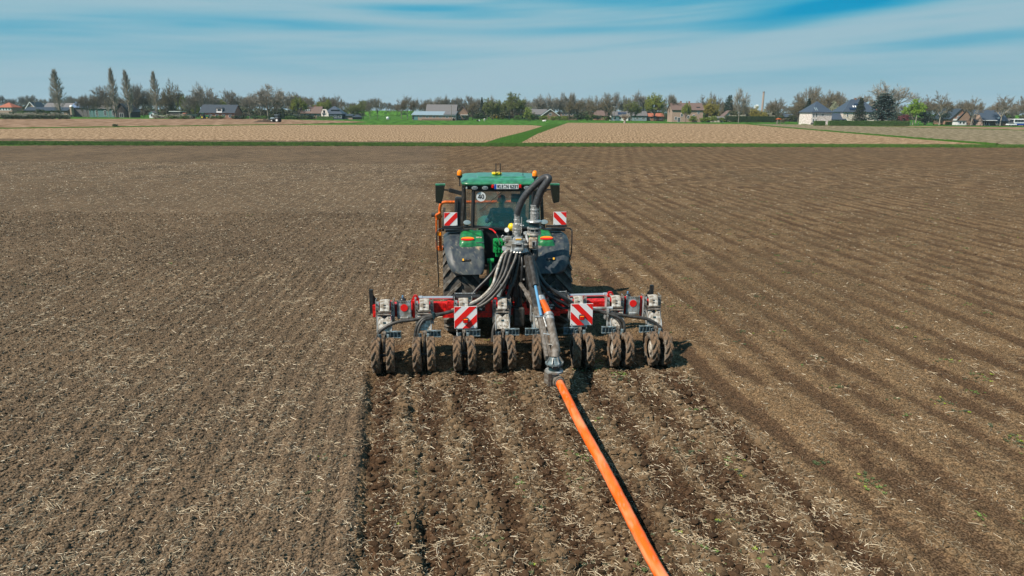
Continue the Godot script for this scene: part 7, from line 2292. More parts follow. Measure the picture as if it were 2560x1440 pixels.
	for k in 14:
		var a := r.randf() * TAU
		var p0 := Vector3(cos(a), 0, sin(a)) * r.randf() * 0.5
		var tip := p0 + Vector3(r.randf_range(-0.4, 0.4), r.randf_range(0.5, 1.0), r.randf_range(-0.4, 0.4))
		blade(gb, p0, tip, 0.07, r)
	var g := PackedFloat32Array()
	g.resize(16 * 26000)
	n = 0
	for k in 26000:
		var x := r.randf_range(-96, 108)
		var t := r.randf()
		var zn := -88.0 - (x + 65.0) * 0.10 - 2.0
		var zf := -98.5 - (x + 75.0) * 0.083
		if n >= 26000:
			break
		var z := lerpf(zn, zf, t)
		var hh := 0.15 * sin(PI * t)
		var s := r.randf_range(0.10, 0.28)
		push(g, n * 16, Basis(Vector3.UP, r.randf() * TAU) * Basis.from_scale(Vector3(s * 1.5, s, s * 1.5)), Vector3(x, hh * 0.8, z), Color(0.050, 0.135, 0.016).lerp(Color(0.11, 0.21, 0.025), r.randf()) * r.randf_range(0.5, 1.1))
		n += 1
	scatter("verge_grass", "rough green grass tufts on the verge across the field", "grass", gb.mesh(), M["weed"], g)
	for kind in protos:
		for o in protos[kind]:
			o.free()
	protos.clear()

# ---------------------------------------------------------------- houses and other far things
func house(called: String, label: String, x0: float, x1: float, z: float, deep: float, eave: float, ridge: float, roof: String, wall: Material, tiles: Material, windows: Array, turn := 0.0) -> Node3D:
	var o := thing(called, label, "barn" if called.contains("barn") else ("shed" if called.contains("shed") else "house"), Vector3((x0 + x1) * 0.5, -0.13, z - deep * 0.5), turn)
	var w := (x1 - x0)
	var hx := w * 0.5
	var hz := deep * 0.5
	var wb := MB.new()
	if roof == "gable_z":
		wb.prism(PackedVector2Array([Vector2(-hx, 0), Vector2(hx, 0), Vector2(hx, eave), Vector2(0, ridge - 0.15), Vector2(-hx, eave)]), deep, Transform3D.IDENTITY)
	elif roof == "gable_x":
		wb.prism(PackedVector2Array([Vector2(-hz, 0), Vector2(hz, 0), Vector2(hz, eave), Vector2(0, ridge - 0.15), Vector2(-hz, eave)]), w, Transform3D(Basis(Vector3(0, 0, -1), Vector3.UP, Vector3.RIGHT), Vector3.ZERO))
	else:
		wb.box(Vector3(0, eave * 0.5, 0), Vector3(w, eave, deep))
	make("wall", wb, wall, o)
	var rb := MB.new()
	var e := 0.45
	if roof == "gable_z":
		for s in [-1.0, 1.0]:
			var run := Vector3(0, ridge, 0)
			var foot := Vector3(s * (hx + e), eave - e * (ridge - eave) / hx, 0)
			var mid := (run + foot) * 0.5
			var dir := (run - foot).normalized()
			rb.box(mid + Vector3(-dir.y, dir.x, 0) * s * -0.08, Vector3((run - foot).length(), 0.2, deep + 2.0 * e), 0.0, Basis(dir * s * -1.0, Vector3(dir.y, -dir.x, 0) * s * 1.0 if s > 0.0 else Vector3(-dir.y, dir.x, 0), Vector3.BACK))
	elif roof == "gable_x":
		for s in [-1.0, 1.0]:
			var run := Vector3(0, ridge, 0)
			var foot := Vector3(0, eave - e * (ridge - eave) / hz, s * (hz + e))
			var dir := (run - foot).normalized()
			var up := dir.cross(Vector3.RIGHT) * (1.0 if dir.cross(Vector3.RIGHT).y > 0.0 else -1.0)
			rb.box((run + foot) * 0.5 + up * 0.08, Vector3(w + 2.0 * e, 0.2, (run - foot).length()), 0.0, Basis(Vector3.RIGHT, up, Vector3.RIGHT.cross(up)))
	elif roof == "hip":
		var rl := maxf(hx - hz, 0.0)
		var c := [Vector3(-hx - e, eave, hz + e), Vector3(hx + e, eave, hz + e), Vector3(hx + e, eave, -hz - e), Vector3(-hx - e, eave, -hz - e)]
		var a := Vector3(-rl - 0.2, ridge, 0)
		var b := Vector3(rl + 0.2, ridge, 0)
		rb.face_auto([c[0], c[1], b, a], Vector3(0, eave, 0))
		rb.face_auto([c[2], c[3], a, b], Vector3(0, eave, 0))
		rb.face_auto([c[1], c[2], b], Vector3(0, eave, 0))
		rb.face_auto([c[3], c[0], a], Vector3(0, eave, 0))
		rb.box(Vector3(0, eave - 0.1, 0), Vector3(w + 2.0 * e - 0.02, 0.2, deep + 2.0 * e - 0.02))
	elif roof == "pent":
		rb.prism(PackedVector2Array([Vector2(-hz - e, ridge - 0.15), Vector2(hz + e, eave - 0.15), Vector2(hz + e, eave + 0.05), Vector2(-hz - e, ridge + 0.05)]), w + 2.0 * e, Transform3D(Basis(Vector3(0, 0, -1) * -1.0, Vector3.UP, Vector3.RIGHT * -1.0), Vector3.ZERO))
	else:
		rb.box(Vector3(0, eave + 0.12, 0), Vector3(w + 0.6, 0.25, deep + 0.6))
	make("roof", rb, tiles, o)
	for q in windows:
		var wn := part_node(q[4] if q.size() > 4 else "window", o, Vector3(q[0], q[1], hz))
		make("frame", MB.new().box(Vector3(0, 0, 0.03), Vector3(q[2] + 0.22, q[3] + 0.22, 0.08)), M["sign_white"], wn)
		make("pane", MB.new().box(Vector3(0, 0, 0.06), Vector3(q[2], q[3], 0.06)), M["far_glass"], wn)
		if q[2] > 0.9:
			make("mullion", MB.new().box(Vector3(0, 0, 0.09), Vector3(0.08, q[3], 0.03)), M["sign_white"], wn)
	return o

func chimney(o: Node3D, x: float, y0: float, y1: float, z := 0.0) -> void:
	make("chimney", MB.new().box(Vector3(x, (y0 + y1) * 0.5, z), Vector3(0.7, y1 - y0, 0.7)).box(Vector3(x, y1, z), Vector3(0.85, 0.15, 0.85)), M["far_brick"], o)

func row_windows(n: int, x0: float, x1: float, y: float, w: float, h: float) -> Array:
	var out := []
	for k in n:
		out.append([lerpf(x0, x1, float(k) / maxi(n - 1, 1)), y, w, h])
	return out

func hedge(label: String, a: Vector3, b: Vector3, high: float, thick: float, leafm: Material) -> void:
	var len := a.distance_to(b)
	var o := thing("hedge", label, "hedge", (a + b) * 0.5, atan2(-(b.z - a.z), b.x - a.x))
	var m := MB.new()
	m.colored = true
	m.col = Color(0.6, 0.6, 0.6)
	m.box(Vector3(0, high * 0.48, 0), Vector3(len - 0.2, high * 0.94, thick * 0.9))
	var r := RandomNumberGenerator.new()
	r.seed = int(len * 10)
	for k in int(len * high * 22.0):
		var top := r.randf() < 0.3
		var p := Vector3(r.randf_range(-len, len) * 0.5, high * 0.96 if top else r.randf_range(0.02, high), (r.randf_range(-thick, thick) if top else thick * (1.0 if r.randf() < 0.8 else -1.0)) * 0.5)
		leaf(m, p + Vector3(r.randf_range(-0.05, 0.05), r.randf_range(-0.05, 0.05), r.randf_range(-0.05, 0.05)), 0.14, r)
	make("foliage", m, leafm, o)

func pole(label: String, x: float, z: float, h: float) -> void:
	var o := thing("utility_pole", label, "pole", Vector3(x, -0.13, z))
	make("post", MB.new().cyl(V(0, 0, 0), V(0, h, 0), 0.17, 8, 0.11), M["bark"], o)
	make("crossarm", MB.new().box(V(0, h - 0.5, 0), V(1.4, 0.12, 0.12)), M["bark"], o)
	for x2 in [-0.6, 0.6]:
		make("insulator", MB.new().cyl(V(x2, h - 0.45, 0), V(x2, h - 0.2, 0), 0.06, 6), M["sign_white"], o)

func cow(label: String, at: Vector3, turn: float, lying: bool, coat: Color, patch: Color) -> void:
	var o := thing("cow", label, "cow", at, turn)
	var b := MB.new()
	b.colored = true
	var y := 0.42 if lying else 0.95
	var bones := [[V(-0.55, y, 0), V(0.1, y - 0.03, 0), 0.33, 0.36, coat], [V(0.1, y - 0.03, 0), V(0.6, y + 0.04, 0), 0.36, 0.29, patch], [V(0.62, y + 0.12, 0), V(0.98, y + (0.35 if lying else -0.25), 0), 0.20, 0.14, coat],
		[V(1.0, y + (0.38 if lying else -0.32), 0), V(1.22, y + (0.22 if lying else -0.62), 0), 0.13, 0.085, coat],
		[V(0.98, y + (0.45 if lying else -0.20), -0.10), V(0.97, y + (0.46 if lying else -0.19), -0.26), 0.045, 0.03, coat], [V(0.98, y + (0.45 if lying else -0.20), 0.10), V(0.97, y + (0.46 if lying else -0.19), 0.26), 0.045, 0.03, coat],
		[V(-0.83, y + 0.18, 0), V(-0.92, y - 0.35 if not lying else 0.1, 0), 0.05, 0.035, coat]]
	for s in [-1.0, 1.0]:
		if lying:
			bones.append([V(0.45, 0.22, s * 0.25), V(0.75, 0.09, s * 0.30), 0.11, 0.07, patch])
			bones.append([V(-0.5, 0.25, s * 0.28), V(-0.15, 0.10, s * 0.40), 0.16, 0.08, coat])
		else:
			bones.append([V(0.48, 0.75, s * 0.17), V(0.46, 0.42, s * 0.17), 0.13, 0.075, patch])
			bones.append([V(0.46, 0.42, s * 0.17), V(0.47, 0.05, s * 0.17), 0.07, 0.06, patch])
			bones.append([V(-0.55, 0.85, s * 0.18), V(-0.50, 0.62, s * 0.18), 0.18, 0.12, coat])
			bones.append([V(-0.50, 0.62, s * 0.18), V(-0.66, 0.42, s * 0.18), 0.10, 0.07, coat])
			bones.append([V(-0.66, 0.42, s * 0.18), V(-0.62, 0.05, s * 0.18), 0.065, 0.06, patch])
	nets(b, bones, 0.06, 0.12)
	make("body", b, M["clothes"], o)

func small_wheel(b: MB, at: Vector3, r: float, w: float) -> void:
	b.lathe([[r * 0.5, -w * 0.5], [r * 0.92, -w * 0.5], [r, -w * 0.3], [r, w * 0.3], [r * 0.92, w * 0.5], [r * 0.5, w * 0.5], [r * 0.45, w * 0.2], [0.0, w * 0.2]], Transform3D(Basis(Vector3.RIGHT, Vector3.BACK, Vector3.DOWN), at), 20)

# small tractor seen from its side, nose towards +x
func side_tractor(o: Node3D, paint: Material, rim: Material) -> void:
	for s in [-1.0, 1.0]:
		for q in [[-0.9, 0.88, 0.5], [1.45, 0.62, 0.4]]:
			var b := MB.new()
			small_wheel(b, V(q[0], q[1], s * 0.85), q[1], q[2])
			make("wheel", b, M["rubber"], o)
			make("rim", MB.new().cyl(V(q[0], q[1], s * (0.85 + q[2] * 0.3)), V(q[0], q[1], s * (0.85 + q[2] * 0.42)), q[1] * 0.52, 16), rim, o)
	make("hood", MB.new().box(V(1.25, 1.45, 0), V(2.0, 0.75, 0.8), 0.12), paint, o)
	make("chassis", MB.new().box(V(0.4, 0.9, 0), V(3.2, 0.5, 0.6), 0.05), M["cab_black"], o)
	make("cab", MB.new().box(V(-0.55, 2.15, 0), V(1.35, 1.15, 1.4), 0.08), M["far_glass"], o)
	make("cab_frame", MB.new().box(V(-1.2, 2.15, 0), V(0.1, 1.2, 1.46)).box(V(0.1, 2.15, 0), V(0.08, 1.2, 1.46)).box(V(-0.55, 1.55, 0), V(1.5, 0.14, 1.46)), M["cab_black"], o)
	make("cab_roof", MB.new().box(V(-0.55, 2.8, 0), V(1.6, 0.18, 1.6), 0.06), paint, o)
	for s in [-1.0, 1.0]:
		make("fender", MB.new().box(V(-0.9, 1.82, s * 0.82), V(1.2, 0.1, 0.5), 0.03), paint, o)

func make_far() -> void:
	var fb := tex(noise_image(128, 70, 0.05, 4, Color(0.82, 0.80, 0.78), Color(1, 1, 1), 1.6))
	mat("far_glass", Color(0.03, 0.04, 0.05), 0.15)
	mat("far_brick", Color(0.36, 0.20, 0.145), 0.9, 0.0, fb, 0.3)
	mat("far_brick_dark", Color(0.25, 0.17, 0.125), 0.9, 0.0, fb, 0.3)
	mat("far_brick_pink", Color(0.47, 0.335, 0.275), 0.9, 0.0, fb, 0.3)
	mat("render_white", Color(0.80, 0.74, 0.71), 0.9, 0.0, fb, 0.15)
	mat("render_cream", Color(0.74, 0.68, 0.62), 0.9, 0.0, fb, 0.15)
	mat("slate", Color(0.045, 0.06, 0.08), 0.45, 0.0, fb, 0.4)
	mat("slate_blue", Color(0.06, 0.085, 0.125), 0.5, 0.0, fb, 0.4)
	mat("tile_grey", Color(0.17, 0.165, 0.17), 0.7, 0.0, fb, 0.4)
	mat("tile_brown", Color(0.17, 0.115, 0.10), 0.8, 0.0, fb, 0.4)
	mat("tile_red", Color(0.42, 0.13, 0.07), 0.8, 0.0, fb, 0.4)
	mat("sheet_blue", Color(0.30, 0.40, 0.47), 0.5, 0.0, fb, 0.3)
	mat("roof_blue", Color(0.13, 0.19, 0.30), 0.5)
	mat("wood_dark", Color(0.05, 0.045, 0.045), 0.85)
	mat("teal_board", Color(0.10, 0.22, 0.22), 0.7)
	mat("manure", Color(0.07, 0.045, 0.028), 1.0, 0.0, fb, 1.5)
	mat("spreader_red", Color(0.50, 0.13, 0.075), 0.6)
	mat("solar", Color(0.012, 0.025, 0.055), 0.15)
	make_plants()
	make_buildings()
	make_farm_things()

func make_buildings() -> void:
	var o: Node3D
	# ---- left: the farm behind the poplars
	o = house("house", "white banded brick house with red hipped roof at the far edge of the wood", -301.0, -293.0, -412, 8, 5.0, 7.7, "hip", M["far_brick_pink"], M["tile_red"], row_windows(4, -2.6, 2.4, 4.0, 0.9, 0.9))
	make("white_band", MB.new().box(V(0, 4.0, 4.02), V(6.6, 1.5, 0.08)), M["sign_white"], o)
	o = house("house", "small brick house whose white edged gable points at the field", -284.5, -279.0, -412, 9, 4.6, 7.9, "gable_z", M["far_brick_pink"], M["slate"], [[0.0, 3.6, 0.9, 1.0]])
	for s in [-1.0, 1.0]:
		make("bargeboard", MB.new().bar(V(s * 3.1, 4.3, 4.98), V(0, 8.05, 4.98), 0.12, 0.35), M["sign_white"], o)
	house("barn", "long grey roofed barn beside the white edged gable", -278.5, -262.0, -418, 10, 4.4, 7.6, "gable_x", M["far_brick_pink"], M["tile_grey"], row_windows(3, -5.0, 5.0, 2.8, 1.2, 0.9))
	house("shed", "long low dark shed behind the blossoming hedge", -276.0, -252.0, -398, 8, 3.4, 5.1, "gable_x", M["far_brick_dark"], M["slate"], row_windows(4, -9.0, 9.0, 1.8, 1.4, 1.0))
	house("barn", "barn with a blue roof behind the tan silo", -254.0, -236.0, -405, 12, 5.2, 8.2, "gable_x", M["tile_grey"], M["roof_blue"], [])
	o = thing("feed_silo", "small tan silo with white domed cap before the blue roofed barn", "silo", V(-245.5, -0.13, -392))
	make("drum", MB.new().cyl(V(0, 1.2, 0), V(0, 5.6, 0), 0.95, 20), M["beige_dust"], o)
	make("cap", MB.new().lathe([[1.0, 5.5], [0.8, 6.1], [0.3, 6.5], [0.0, 6.55]], Transform3D.IDENTITY, 20, false), M["sign_white"], o)
	for s in [[-1, -1], [1, -1], [1, 1], [-1, 1]]:
		make("leg", MB.new().cyl(V(s[0] * 0.6, 0, s[1] * 0.6), V(s[0] * 0.6, 1.4, s[1] * 0.6), 0.07, 6), M["galvanised"], o)
	house("barn", "green boarded barn with pale openings behind the paddock trees", -236.0, -219.5, -392, 14, 4.6, 6.6, "gable_x", M["teal_board"], M["tile_grey"], row_windows(3, -4.0, 5.0, 2.2, 1.1, 2.6))
	house("barn", "black wooden barn with steep roof beside the green boarded barn", -220.0, -212.0, -388, 12, 3.4, 7.4, "gable_z", M["wood_dark"], M["slate"], [[0.0, 1.2, 2.0, 2.2, "door"]])
	house("garden_shed", "tiny white garden shed under the broad budding tree", -192.5, -189.8, -372, 3, 2.6, 3.6, "gable_z", M["sign_white"], M["tile_grey"], [[0.0, 1.5, 0.8, 1.2, "door"]])
	house("open_shed", "dark flat roofed shelter with a white edge behind the blossoming bushes", -180.5, -175.0, -370, 5, 3.4, 3.6, "flat", M["wood_dark"], M["sign_white"], [])
	o = house("farmhouse", "long brick farmhouse with dark slate roof and white balcony dormer", -156.5, -139.5, -352, 10, 3.2, 6.9, "gable_x", M["far_brick"], M["slate"], row_windows(5, -6.8, 6.4, 1.6, 1.3, 1.2))
	var dm := part_node("dormer", o, V(1.2, 3.9, 3.8))
	make("wall", MB.new().box(V(0, 0.3, 0), V(2.6, 2.2, 2.4)), M["render_white"], dm)
	make("roof", MB.new().box(V(0, 1.5, 0), V(3.0, 0.2, 2.8)), M["slate"], dm)
	make("window", MB.new().box(V(0, 0.45, 1.21), V(1.7, 1.2, 0.08)), M["far_glass"], dm)
	make("railing", MB.new().box(V(0, -0.5, 1.5), V(2.8, 0.9, 0.08)), M["sign_white"], dm)
	o = house("house", "brick house with brown tiled roof and three white dormer windows", -116.5, -105.5, -385, 9, 3.1, 6.5, "gable_x", M["far_brick_dark"], M["tile_brown"], row_windows(4, -4.4, 4.2, 1.7, 1.3, 1.2))
	for k in 3:
		var d2 := part_node("dormer", o, V(-3.3 + 1.2 * k, 4.6, 2.9))
		make("wall", MB.new().box(V(0, 0, 0), V(0.95, 1.0, 1.4)), M["sign_white"], d2)
		make("window", MB.new().box(V(0, 0.02, 0.71), V(0.6, 0.62, 0.06)), M["far_glass"], d2)
	make("garage", MB.new().box(V(-7.4, 0.9, 1.0), V(4.0, 1.9, 5.0)).box(V(-7.4, 2.0, 1.0), V(4.4, 0.35, 5.4)), M["render_white"], o)
	chimney(o, 1.8, 6.0, 7.4)
	o = house("house", "house with a deep slate half-hipped roof and pale pink side gable", -100.5, -90.5, -372, 10, 2.9, 6.9, "hip", M["slate_blue"], M["slate_blue"], row_windows(3, -1.0, 4.0, 1.5, 1.4, 1.2))
	make("gable", MB.new().prism(PackedVector2Array([Vector2(-2.4, 0.0), Vector2(1.9, 0.0), Vector2(1.9, 3.0), Vector2(0.8, 5.2), Vector2(-1.4, 5.2), Vector2(-2.4, 3.2)]), 0.5, Transform3D(Basis(Vector3.UP, -0.25), V(-3.7, 0, 5.0))), M["render_white"], o)
	var gw := part_node("window", o, V(-4.3, 4.0, 5.3))
	make("pane", MB.new().box(V(0, 0, 0.0), V(1.0, 1.3, 0.1)), M["far_glass"], gw)
	make("dormer", MB.new().box(V(1.2, 4.6, 3.0), V(4.4, 0.5, 1.4)).box(V(1.2, 4.95, 3.0), V(4.8, 0.18, 1.9)), M["slate"], o)
	house("garden_shed", "low pale shed right of the pink gabled house", -90.0, -86.0, -376, 4, 1.9, 2.6, "gable_x", M["far_brick_pink"], M["slate"], [])
	house("garden_pavilion", "black garden pavilion at the corner of the meadow", -85.4, -81.2, -374, 4, 1.3, 2.6, "hip", M["wood_dark"], M["slate"], [])
	# ---- centre: cattle barn and village
	o = house("cattle_barn", "long low brick cattle barn with blue-grey sheet roof and six windows", -52.0, -29.8, -362, 11, 2.7, 4.5, "pent", M["far_brick_pink"], M["sheet_blue"], row_windows(6, -6.8, 10.3, 1.75, 1.25, 0.75))
	make("doorway", MB.new().box(V(-9.4, 1.1, 5.53), V(2.4, 1.9, 0.08)), M["teal_board"], o)
	make("doorway", MB.new().box(V(-10.6, 1.3, 5.56), V(0.9, 1.6, 0.08)), M["far_glass"], o)
	make("manger_wall", MB.new().box(V(2.4, 0.35, 6.4), V(17.0, 0.7, 0.25)), M["far_brick_dark"], o)
	make("old_roof_panel", MB.new().box(V(8.2, 3.75, 0.6), V(6.4, 0.06, 10.6), 0.0, Basis(Vector3.RIGHT, 0.152)), M["tile_grey"], o)
	o = house("hay_barn", "old brick barn with large weathered grey roof behind the cattle barn", -46.6, -30.8, -378, 12, 4.2, 8.0, "gable_x", M["far_brick_pink"], M["tile_grey"], [])
	o = house("brick_house", "brick house end with white awning right of the weathered barn", -30.4, -24.6, -380, 9, 4.2, 7.3, "gable_z", M["far_brick_dark"], M["tile_brown"], [[0.9, 1.5, 1.1, 1.2], [-1.3, 1.5, 1.1, 1.2]])
	make("awning", MB.new().box(V(1.2, 2.75, 5.3), V(4.2, 0.2, 2.0)), M["sign_white"], o)
	house("bungalow", "tan roofed bungalow behind the yellow-green bush", 9.5, 20.5, -432, 9, 3.2, 6.1, "gable_x", M["render_cream"], M["tile_grey"], row_windows(2, -3.0, 3.0, 1.8, 1.2, 1.1))
	o = house("bungalow", "bungalow with dark slate gables edged in white", 16.5, 27.5, -418, 10, 2.6, 6.2, "gable_z", M["far_brick_dark"], M["slate"], [[0.0, 3.3, 1.4, 1.2]])
	for s in [-1.0, 1.0]:
		make("bargeboard", MB.new().bar(V(s * 5.6, 2.35, 5.5), V(0, 6.2, 5.5), 0.1, 0.3), M["sign_white"], o)
	o = house("bungalow", "bungalow with flat black roof and a row of white framed windows", 29.0, 38.5, -424, 9, 3.9, 5.0, "flat", M["far_brick_dark"], M["slate"], row_windows(5, -3.8, 3.0, 3.1, 0.9, 0.8))
	house("bungalow", "brown roofed bungalow with brick chimney end", 49.8, 57.4, -430, 9, 2.7, 5.6, "gable_x", M["far_brick"], M["tile_brown"], row_windows(2, -2.2, 2.2, 1.6, 1.1, 1.0))
	o = house("bungalow", "bungalow with solar panels on its grey roof and white garage", 56.5, 66.0, -404, 9, 2.6, 5.0, "gable_x", M["sign_white"], M["tile_grey"], row_windows(2, -3.0, 0.0, 1.5, 1.3, 1.1))
	make("solar_panel", MB.new().box(V(1.5, 4.05, 2.3), V(5.0, 0.1, 2.6), 0.0, Basis(Vector3.RIGHT, 0.49)), M["solar"], o)
	house("bungalow", "bungalow with plain grey roof and pale blue wall", 66.0, 77.0, -406, 10, 2.9, 5.3, "gable_x", M["sheet_blue"], M["tile_grey"], row_windows(3, -3.6, 3.6, 1.6, 1.3, 1.1))
	house("bungalow", "small red brick bungalow with white dormer behind the yellow-green tree", 77.3, 87.0, -408, 8, 2.5, 4.2, "gable_x", M["far_brick"], M["tile_red"], row_windows(3, -3.4, 3.4, 1.5, 1.1, 1.0))
	# ---- the tall brown house
	o = house("brick_house", "tall brown brick house with half-hipped tiled roof and dormers", 82.5, 98.5, -366, 11, 6.2, 9.6, "gable_x", M["far_brick_pink"], M["tile_brown"], [[-6.0, 1.9, 1.0, 1.4], [-3.0, 3.6, 1.0, 1.4], [0.4, 2.6, 1.0, 1.4], [3.2, 3.0, 1.0, 1.4], [5.6, 4.9, 1.0, 1.3], [-4.4, 1.2, 1.2, 2.2, "door"]])
	chimney(o, -2.6, 9.0, 10.6)
	chimney(o, 1.8, 9.0, 10.5)
	for x in [-1.5, 5.6]:
		var d3 := part_node("dormer", o, V(x, 7.3, 3.2))
		make("wall", MB.new().box(V(0, 0, 0), V(2.0, 1.0, 2.0)), M["tile_brown"], d3)
		make("window", MB.new().box(V(0, 0, 1.02), V(1.4, 0.6, 0.06)), M["far_glass"], d3)
	house("garden_shed", "low grey roofed shed behind the yellow-green shrubs", 103.5, 111.5, -372, 5, 2.0, 2.9, "gable_x", M["render_cream"], M["tile_grey"], [])
	house("house", "small house with pale gable half hidden by dark trees", 120.0, 126.5, -400, 7, 3.2, 6.0, "gable_z", M["render_white"], M["tile_brown"], [[0.0, 3.6, 0.9, 1.0]])
	o = thing("factory_chimney", "thin tall factory chimney far beyond the golden willow", "chimney", V(335.5, -0.2, -952))
	make("shaft", MB.new().cyl(V(0, 0, 0), V(0, 32.5, 0), 1.6, 18, 1.15), M["far_brick_pink"], o)
	make("crown", MB.new().lathe([[1.15, 31.6], [1.4, 31.8], [1.4, 32.8], [0.9, 32.8]], Transform3D.IDENTITY, 18), M["far_brick_dark"], o)
	o = thing("factory_tower", "pale square factory tower beside the thin tall chimney", "tower", V(323.4, -0.2, -940))
	make("block", MB.new().box(V(0, 7.4, 0), V(4.4, 14.8, 5.0)).box(V(0.6, 15.2, 0), V(2.4, 0.9, 2.4)), M["sign_white"], o)
	make("louvre", MB.new().box(V(1.0, 12.0, 2.52), V(1.6, 3.0, 0.1)), M["sheet_blue"], o)
	o = house("house", "small dark slate house with white gable behind the long hedge", 163.5, 171.0, -424, 7, 2.7, 4.6, "gable_x", M["wood_dark"], M["slate_blue"], [])
	make("gable", MB.new().prism(PackedVector2Array([Vector2(-2.0, 0.8), Vector2(1.6, 0.8), Vector2(1.6, 2.6), Vector2(-0.2, 4.2), Vector2(-2.0, 2.6)]), 0.3, Transform3D(Basis.IDENTITY, V(4.6, 0, 3.4))), M["render_white"], o)
	# ---- right: two hipped white houses
	o = house("white_house", "white rendered house with plain dark hipped roof", 128.5, 138.0, -306, 9.5, 5.4, 10.0, "hip", M["render_white"], M["slate_blue"], [[-3.9, 4.2, 0.45, 1.4], [-2.6, 4.2, 0.45, 1.4], [-3.9, 1.8, 0.45, 1.4], [-2.6, 1.8, 0.45, 1.4], [0.3, 4.3, 1.0, 0.7]], 0.16)
	for x in [-3.0, -2.2]:
		make("skylight", MB.new().box(V(x, 6.75, 3.86), V(0.35, 0.06, 2.0), 0.0, Basis(Vector3.RIGHT, 0.72)), M["sheet_blue"], o)
	make("plinth", MB.new().box(V(-3.6, 0.5, 4.85), V(2.5, 1.0, 0.2)), M["tile_grey"], o)
	o = house("link_building", "low slate roofed garage joining the two hipped houses", 139.5, 147.0, -312, 6, 2.5, 4.8, "gable_x", M["render_cream"], M["slate_blue"], [[0.5, 1.1, 1.8, 1.9, "door"]])
	o = house("solar_house", "weathered white hipped house with blue solar panels and chimney", 146.0, 161.0, -312, 11, 5.7, 11.2, "hip", M["render_cream"], M["slate_blue"], [[-5.6, 4.4, 0.45, 1.5], [-1.8, 4.5, 1.2, 1.1], [-1.8, 1.9, 1.2, 1.1], [-5.8, 1.7, 0.5, 1.0], [1.4, 1.1, 1.2, 2.3, "door"], [4.6, 4.4, 1.1, 1.1]])
	make("solar_panel", MB.new().box(V(-1.8, 7.0, 4.75), V(5.8, 0.08, 1.5), 0.0, Basis(Vector3.RIGHT, 0.695)), M["solar"], o)
	make("solar_panel", MB.new().box(V(-0.6, 9.0, 2.35), V(2.6, 0.08, 1.3), 0.0, Basis(Vector3.RIGHT, 0.695)), M["solar"], o)
	for x in [-2.6, -1.6]:
		make("skylight", MB.new().box(V(x, 8.0, 3.56), V(0.5, 0.08, 1.1), 0.0, Basis(Vector3.RIGHT, 0.695)), M["sign_white"], o)
	chimney(o, -0.3, 9.6, 11.6)
	make("porch", MB.new().box(V(1.4, 2.6, 6.2), V(2.4, 0.2, 1.6)).box(V(2.5, 1.3, 6.8), V(0.15, 2.6, 0.15)), M["slate"], o)
	make("garage", MB.new().box(V(9.8, 1.2, 1.5), V(6.0, 2.4, 6.0)), M["render_cream"], o)
	make("garage_door", MB.new().box(V(9.4, 1.1, 4.55), V(2.6, 2.0, 0.1)), M["far_glass"], o)
	house("house", "orange tiled house roof showing between spruce and cedar", 184.0, 193.0, -372, 9, 5.0, 7.3, "gable_x", M["render_white"], M["tile_red"], [])
	# ---- right end: brick gable, farmhouse
	o = house("brick_house", "red brick gabled house with white balcony and dark side roof", 217.5, 226.5, -350, 14, 2.9, 7.6, "gable_z", M["far_brick"], M["slate"], [[-0.95, 3.4, 0.95, 1.3, "door"], [1.0, 3.4, 0.95, 1.3, "door"], [0.0, 1.0, 4.6, 1.4]])
	make("balcony", MB.new().box(V(0, 2.35, 7.9), V(7.6, 0.9, 0.12)).box(V(0, 1.95, 7.5), V(7.6, 0.12, 0.9)), M["sign_white"], o)
	o = house("farmhouse", "blue-grey roofed farmhouse with brick gable and porch by the road", 211.0, 226.0, -322, 12, 2.3, 6.9, "gable_x", M["far_brick_dark"], M["slate_blue"], [[-1.8, 1.2, 1.8, 1.8, "door"], [3.2, 1.2, 1.2, 1.1]])
	make("gable_front", MB.new().prism(PackedVector2Array([Vector2(-2.6, 0), Vector2(2.6, 0), Vector2(2.2, 2.6), Vector2(0.6, 5.0), Vector2(-1.2, 5.0)]), 0.3, Transform3D(Basis(Vector3.UP, -0.4), V(-6.4, 0, 5.9))), M["far_brick_pink"], o)
	make("porch_roof", MB.new().box(V(-1.2, 2.35, 7.2), V(5.0, 0.25, 2.6)), M["sign_white"], o)
	make("satellite_dish", MB.new().lathe([[0.0, 0.0], [0.3, 0.04], [0.45, 0.14]], Transform3D(Basis(Vector3.RIGHT, Vector3(0, 0.3, 0.95), Vector3(0, -0.95, 0.3)), V(3.6, 3.5, 5.6)), 14, false), M["sign_white"], o)
	house("low_shed", "long low grey shed right of the blue-grey roofed farmhouse", 226.5, 240.0, -328, 8, 1.9, 3.0, "gable_x", M["far_brick_pink"], M["tile_grey"], row_windows(2, -3.0, 3.0, 1.1, 1.4, 1.2))
	house("garden_shed", "small white annex with two windows left of the blue-grey roofed farmhouse", 206.0, 210.0, -326, 4, 1.9, 2.3, "flat", M["sign_white"], M["tile_grey"], [[-0.8, 1.2, 0.8, 0.8], [0.8, 1.2, 0.8, 0.8]])

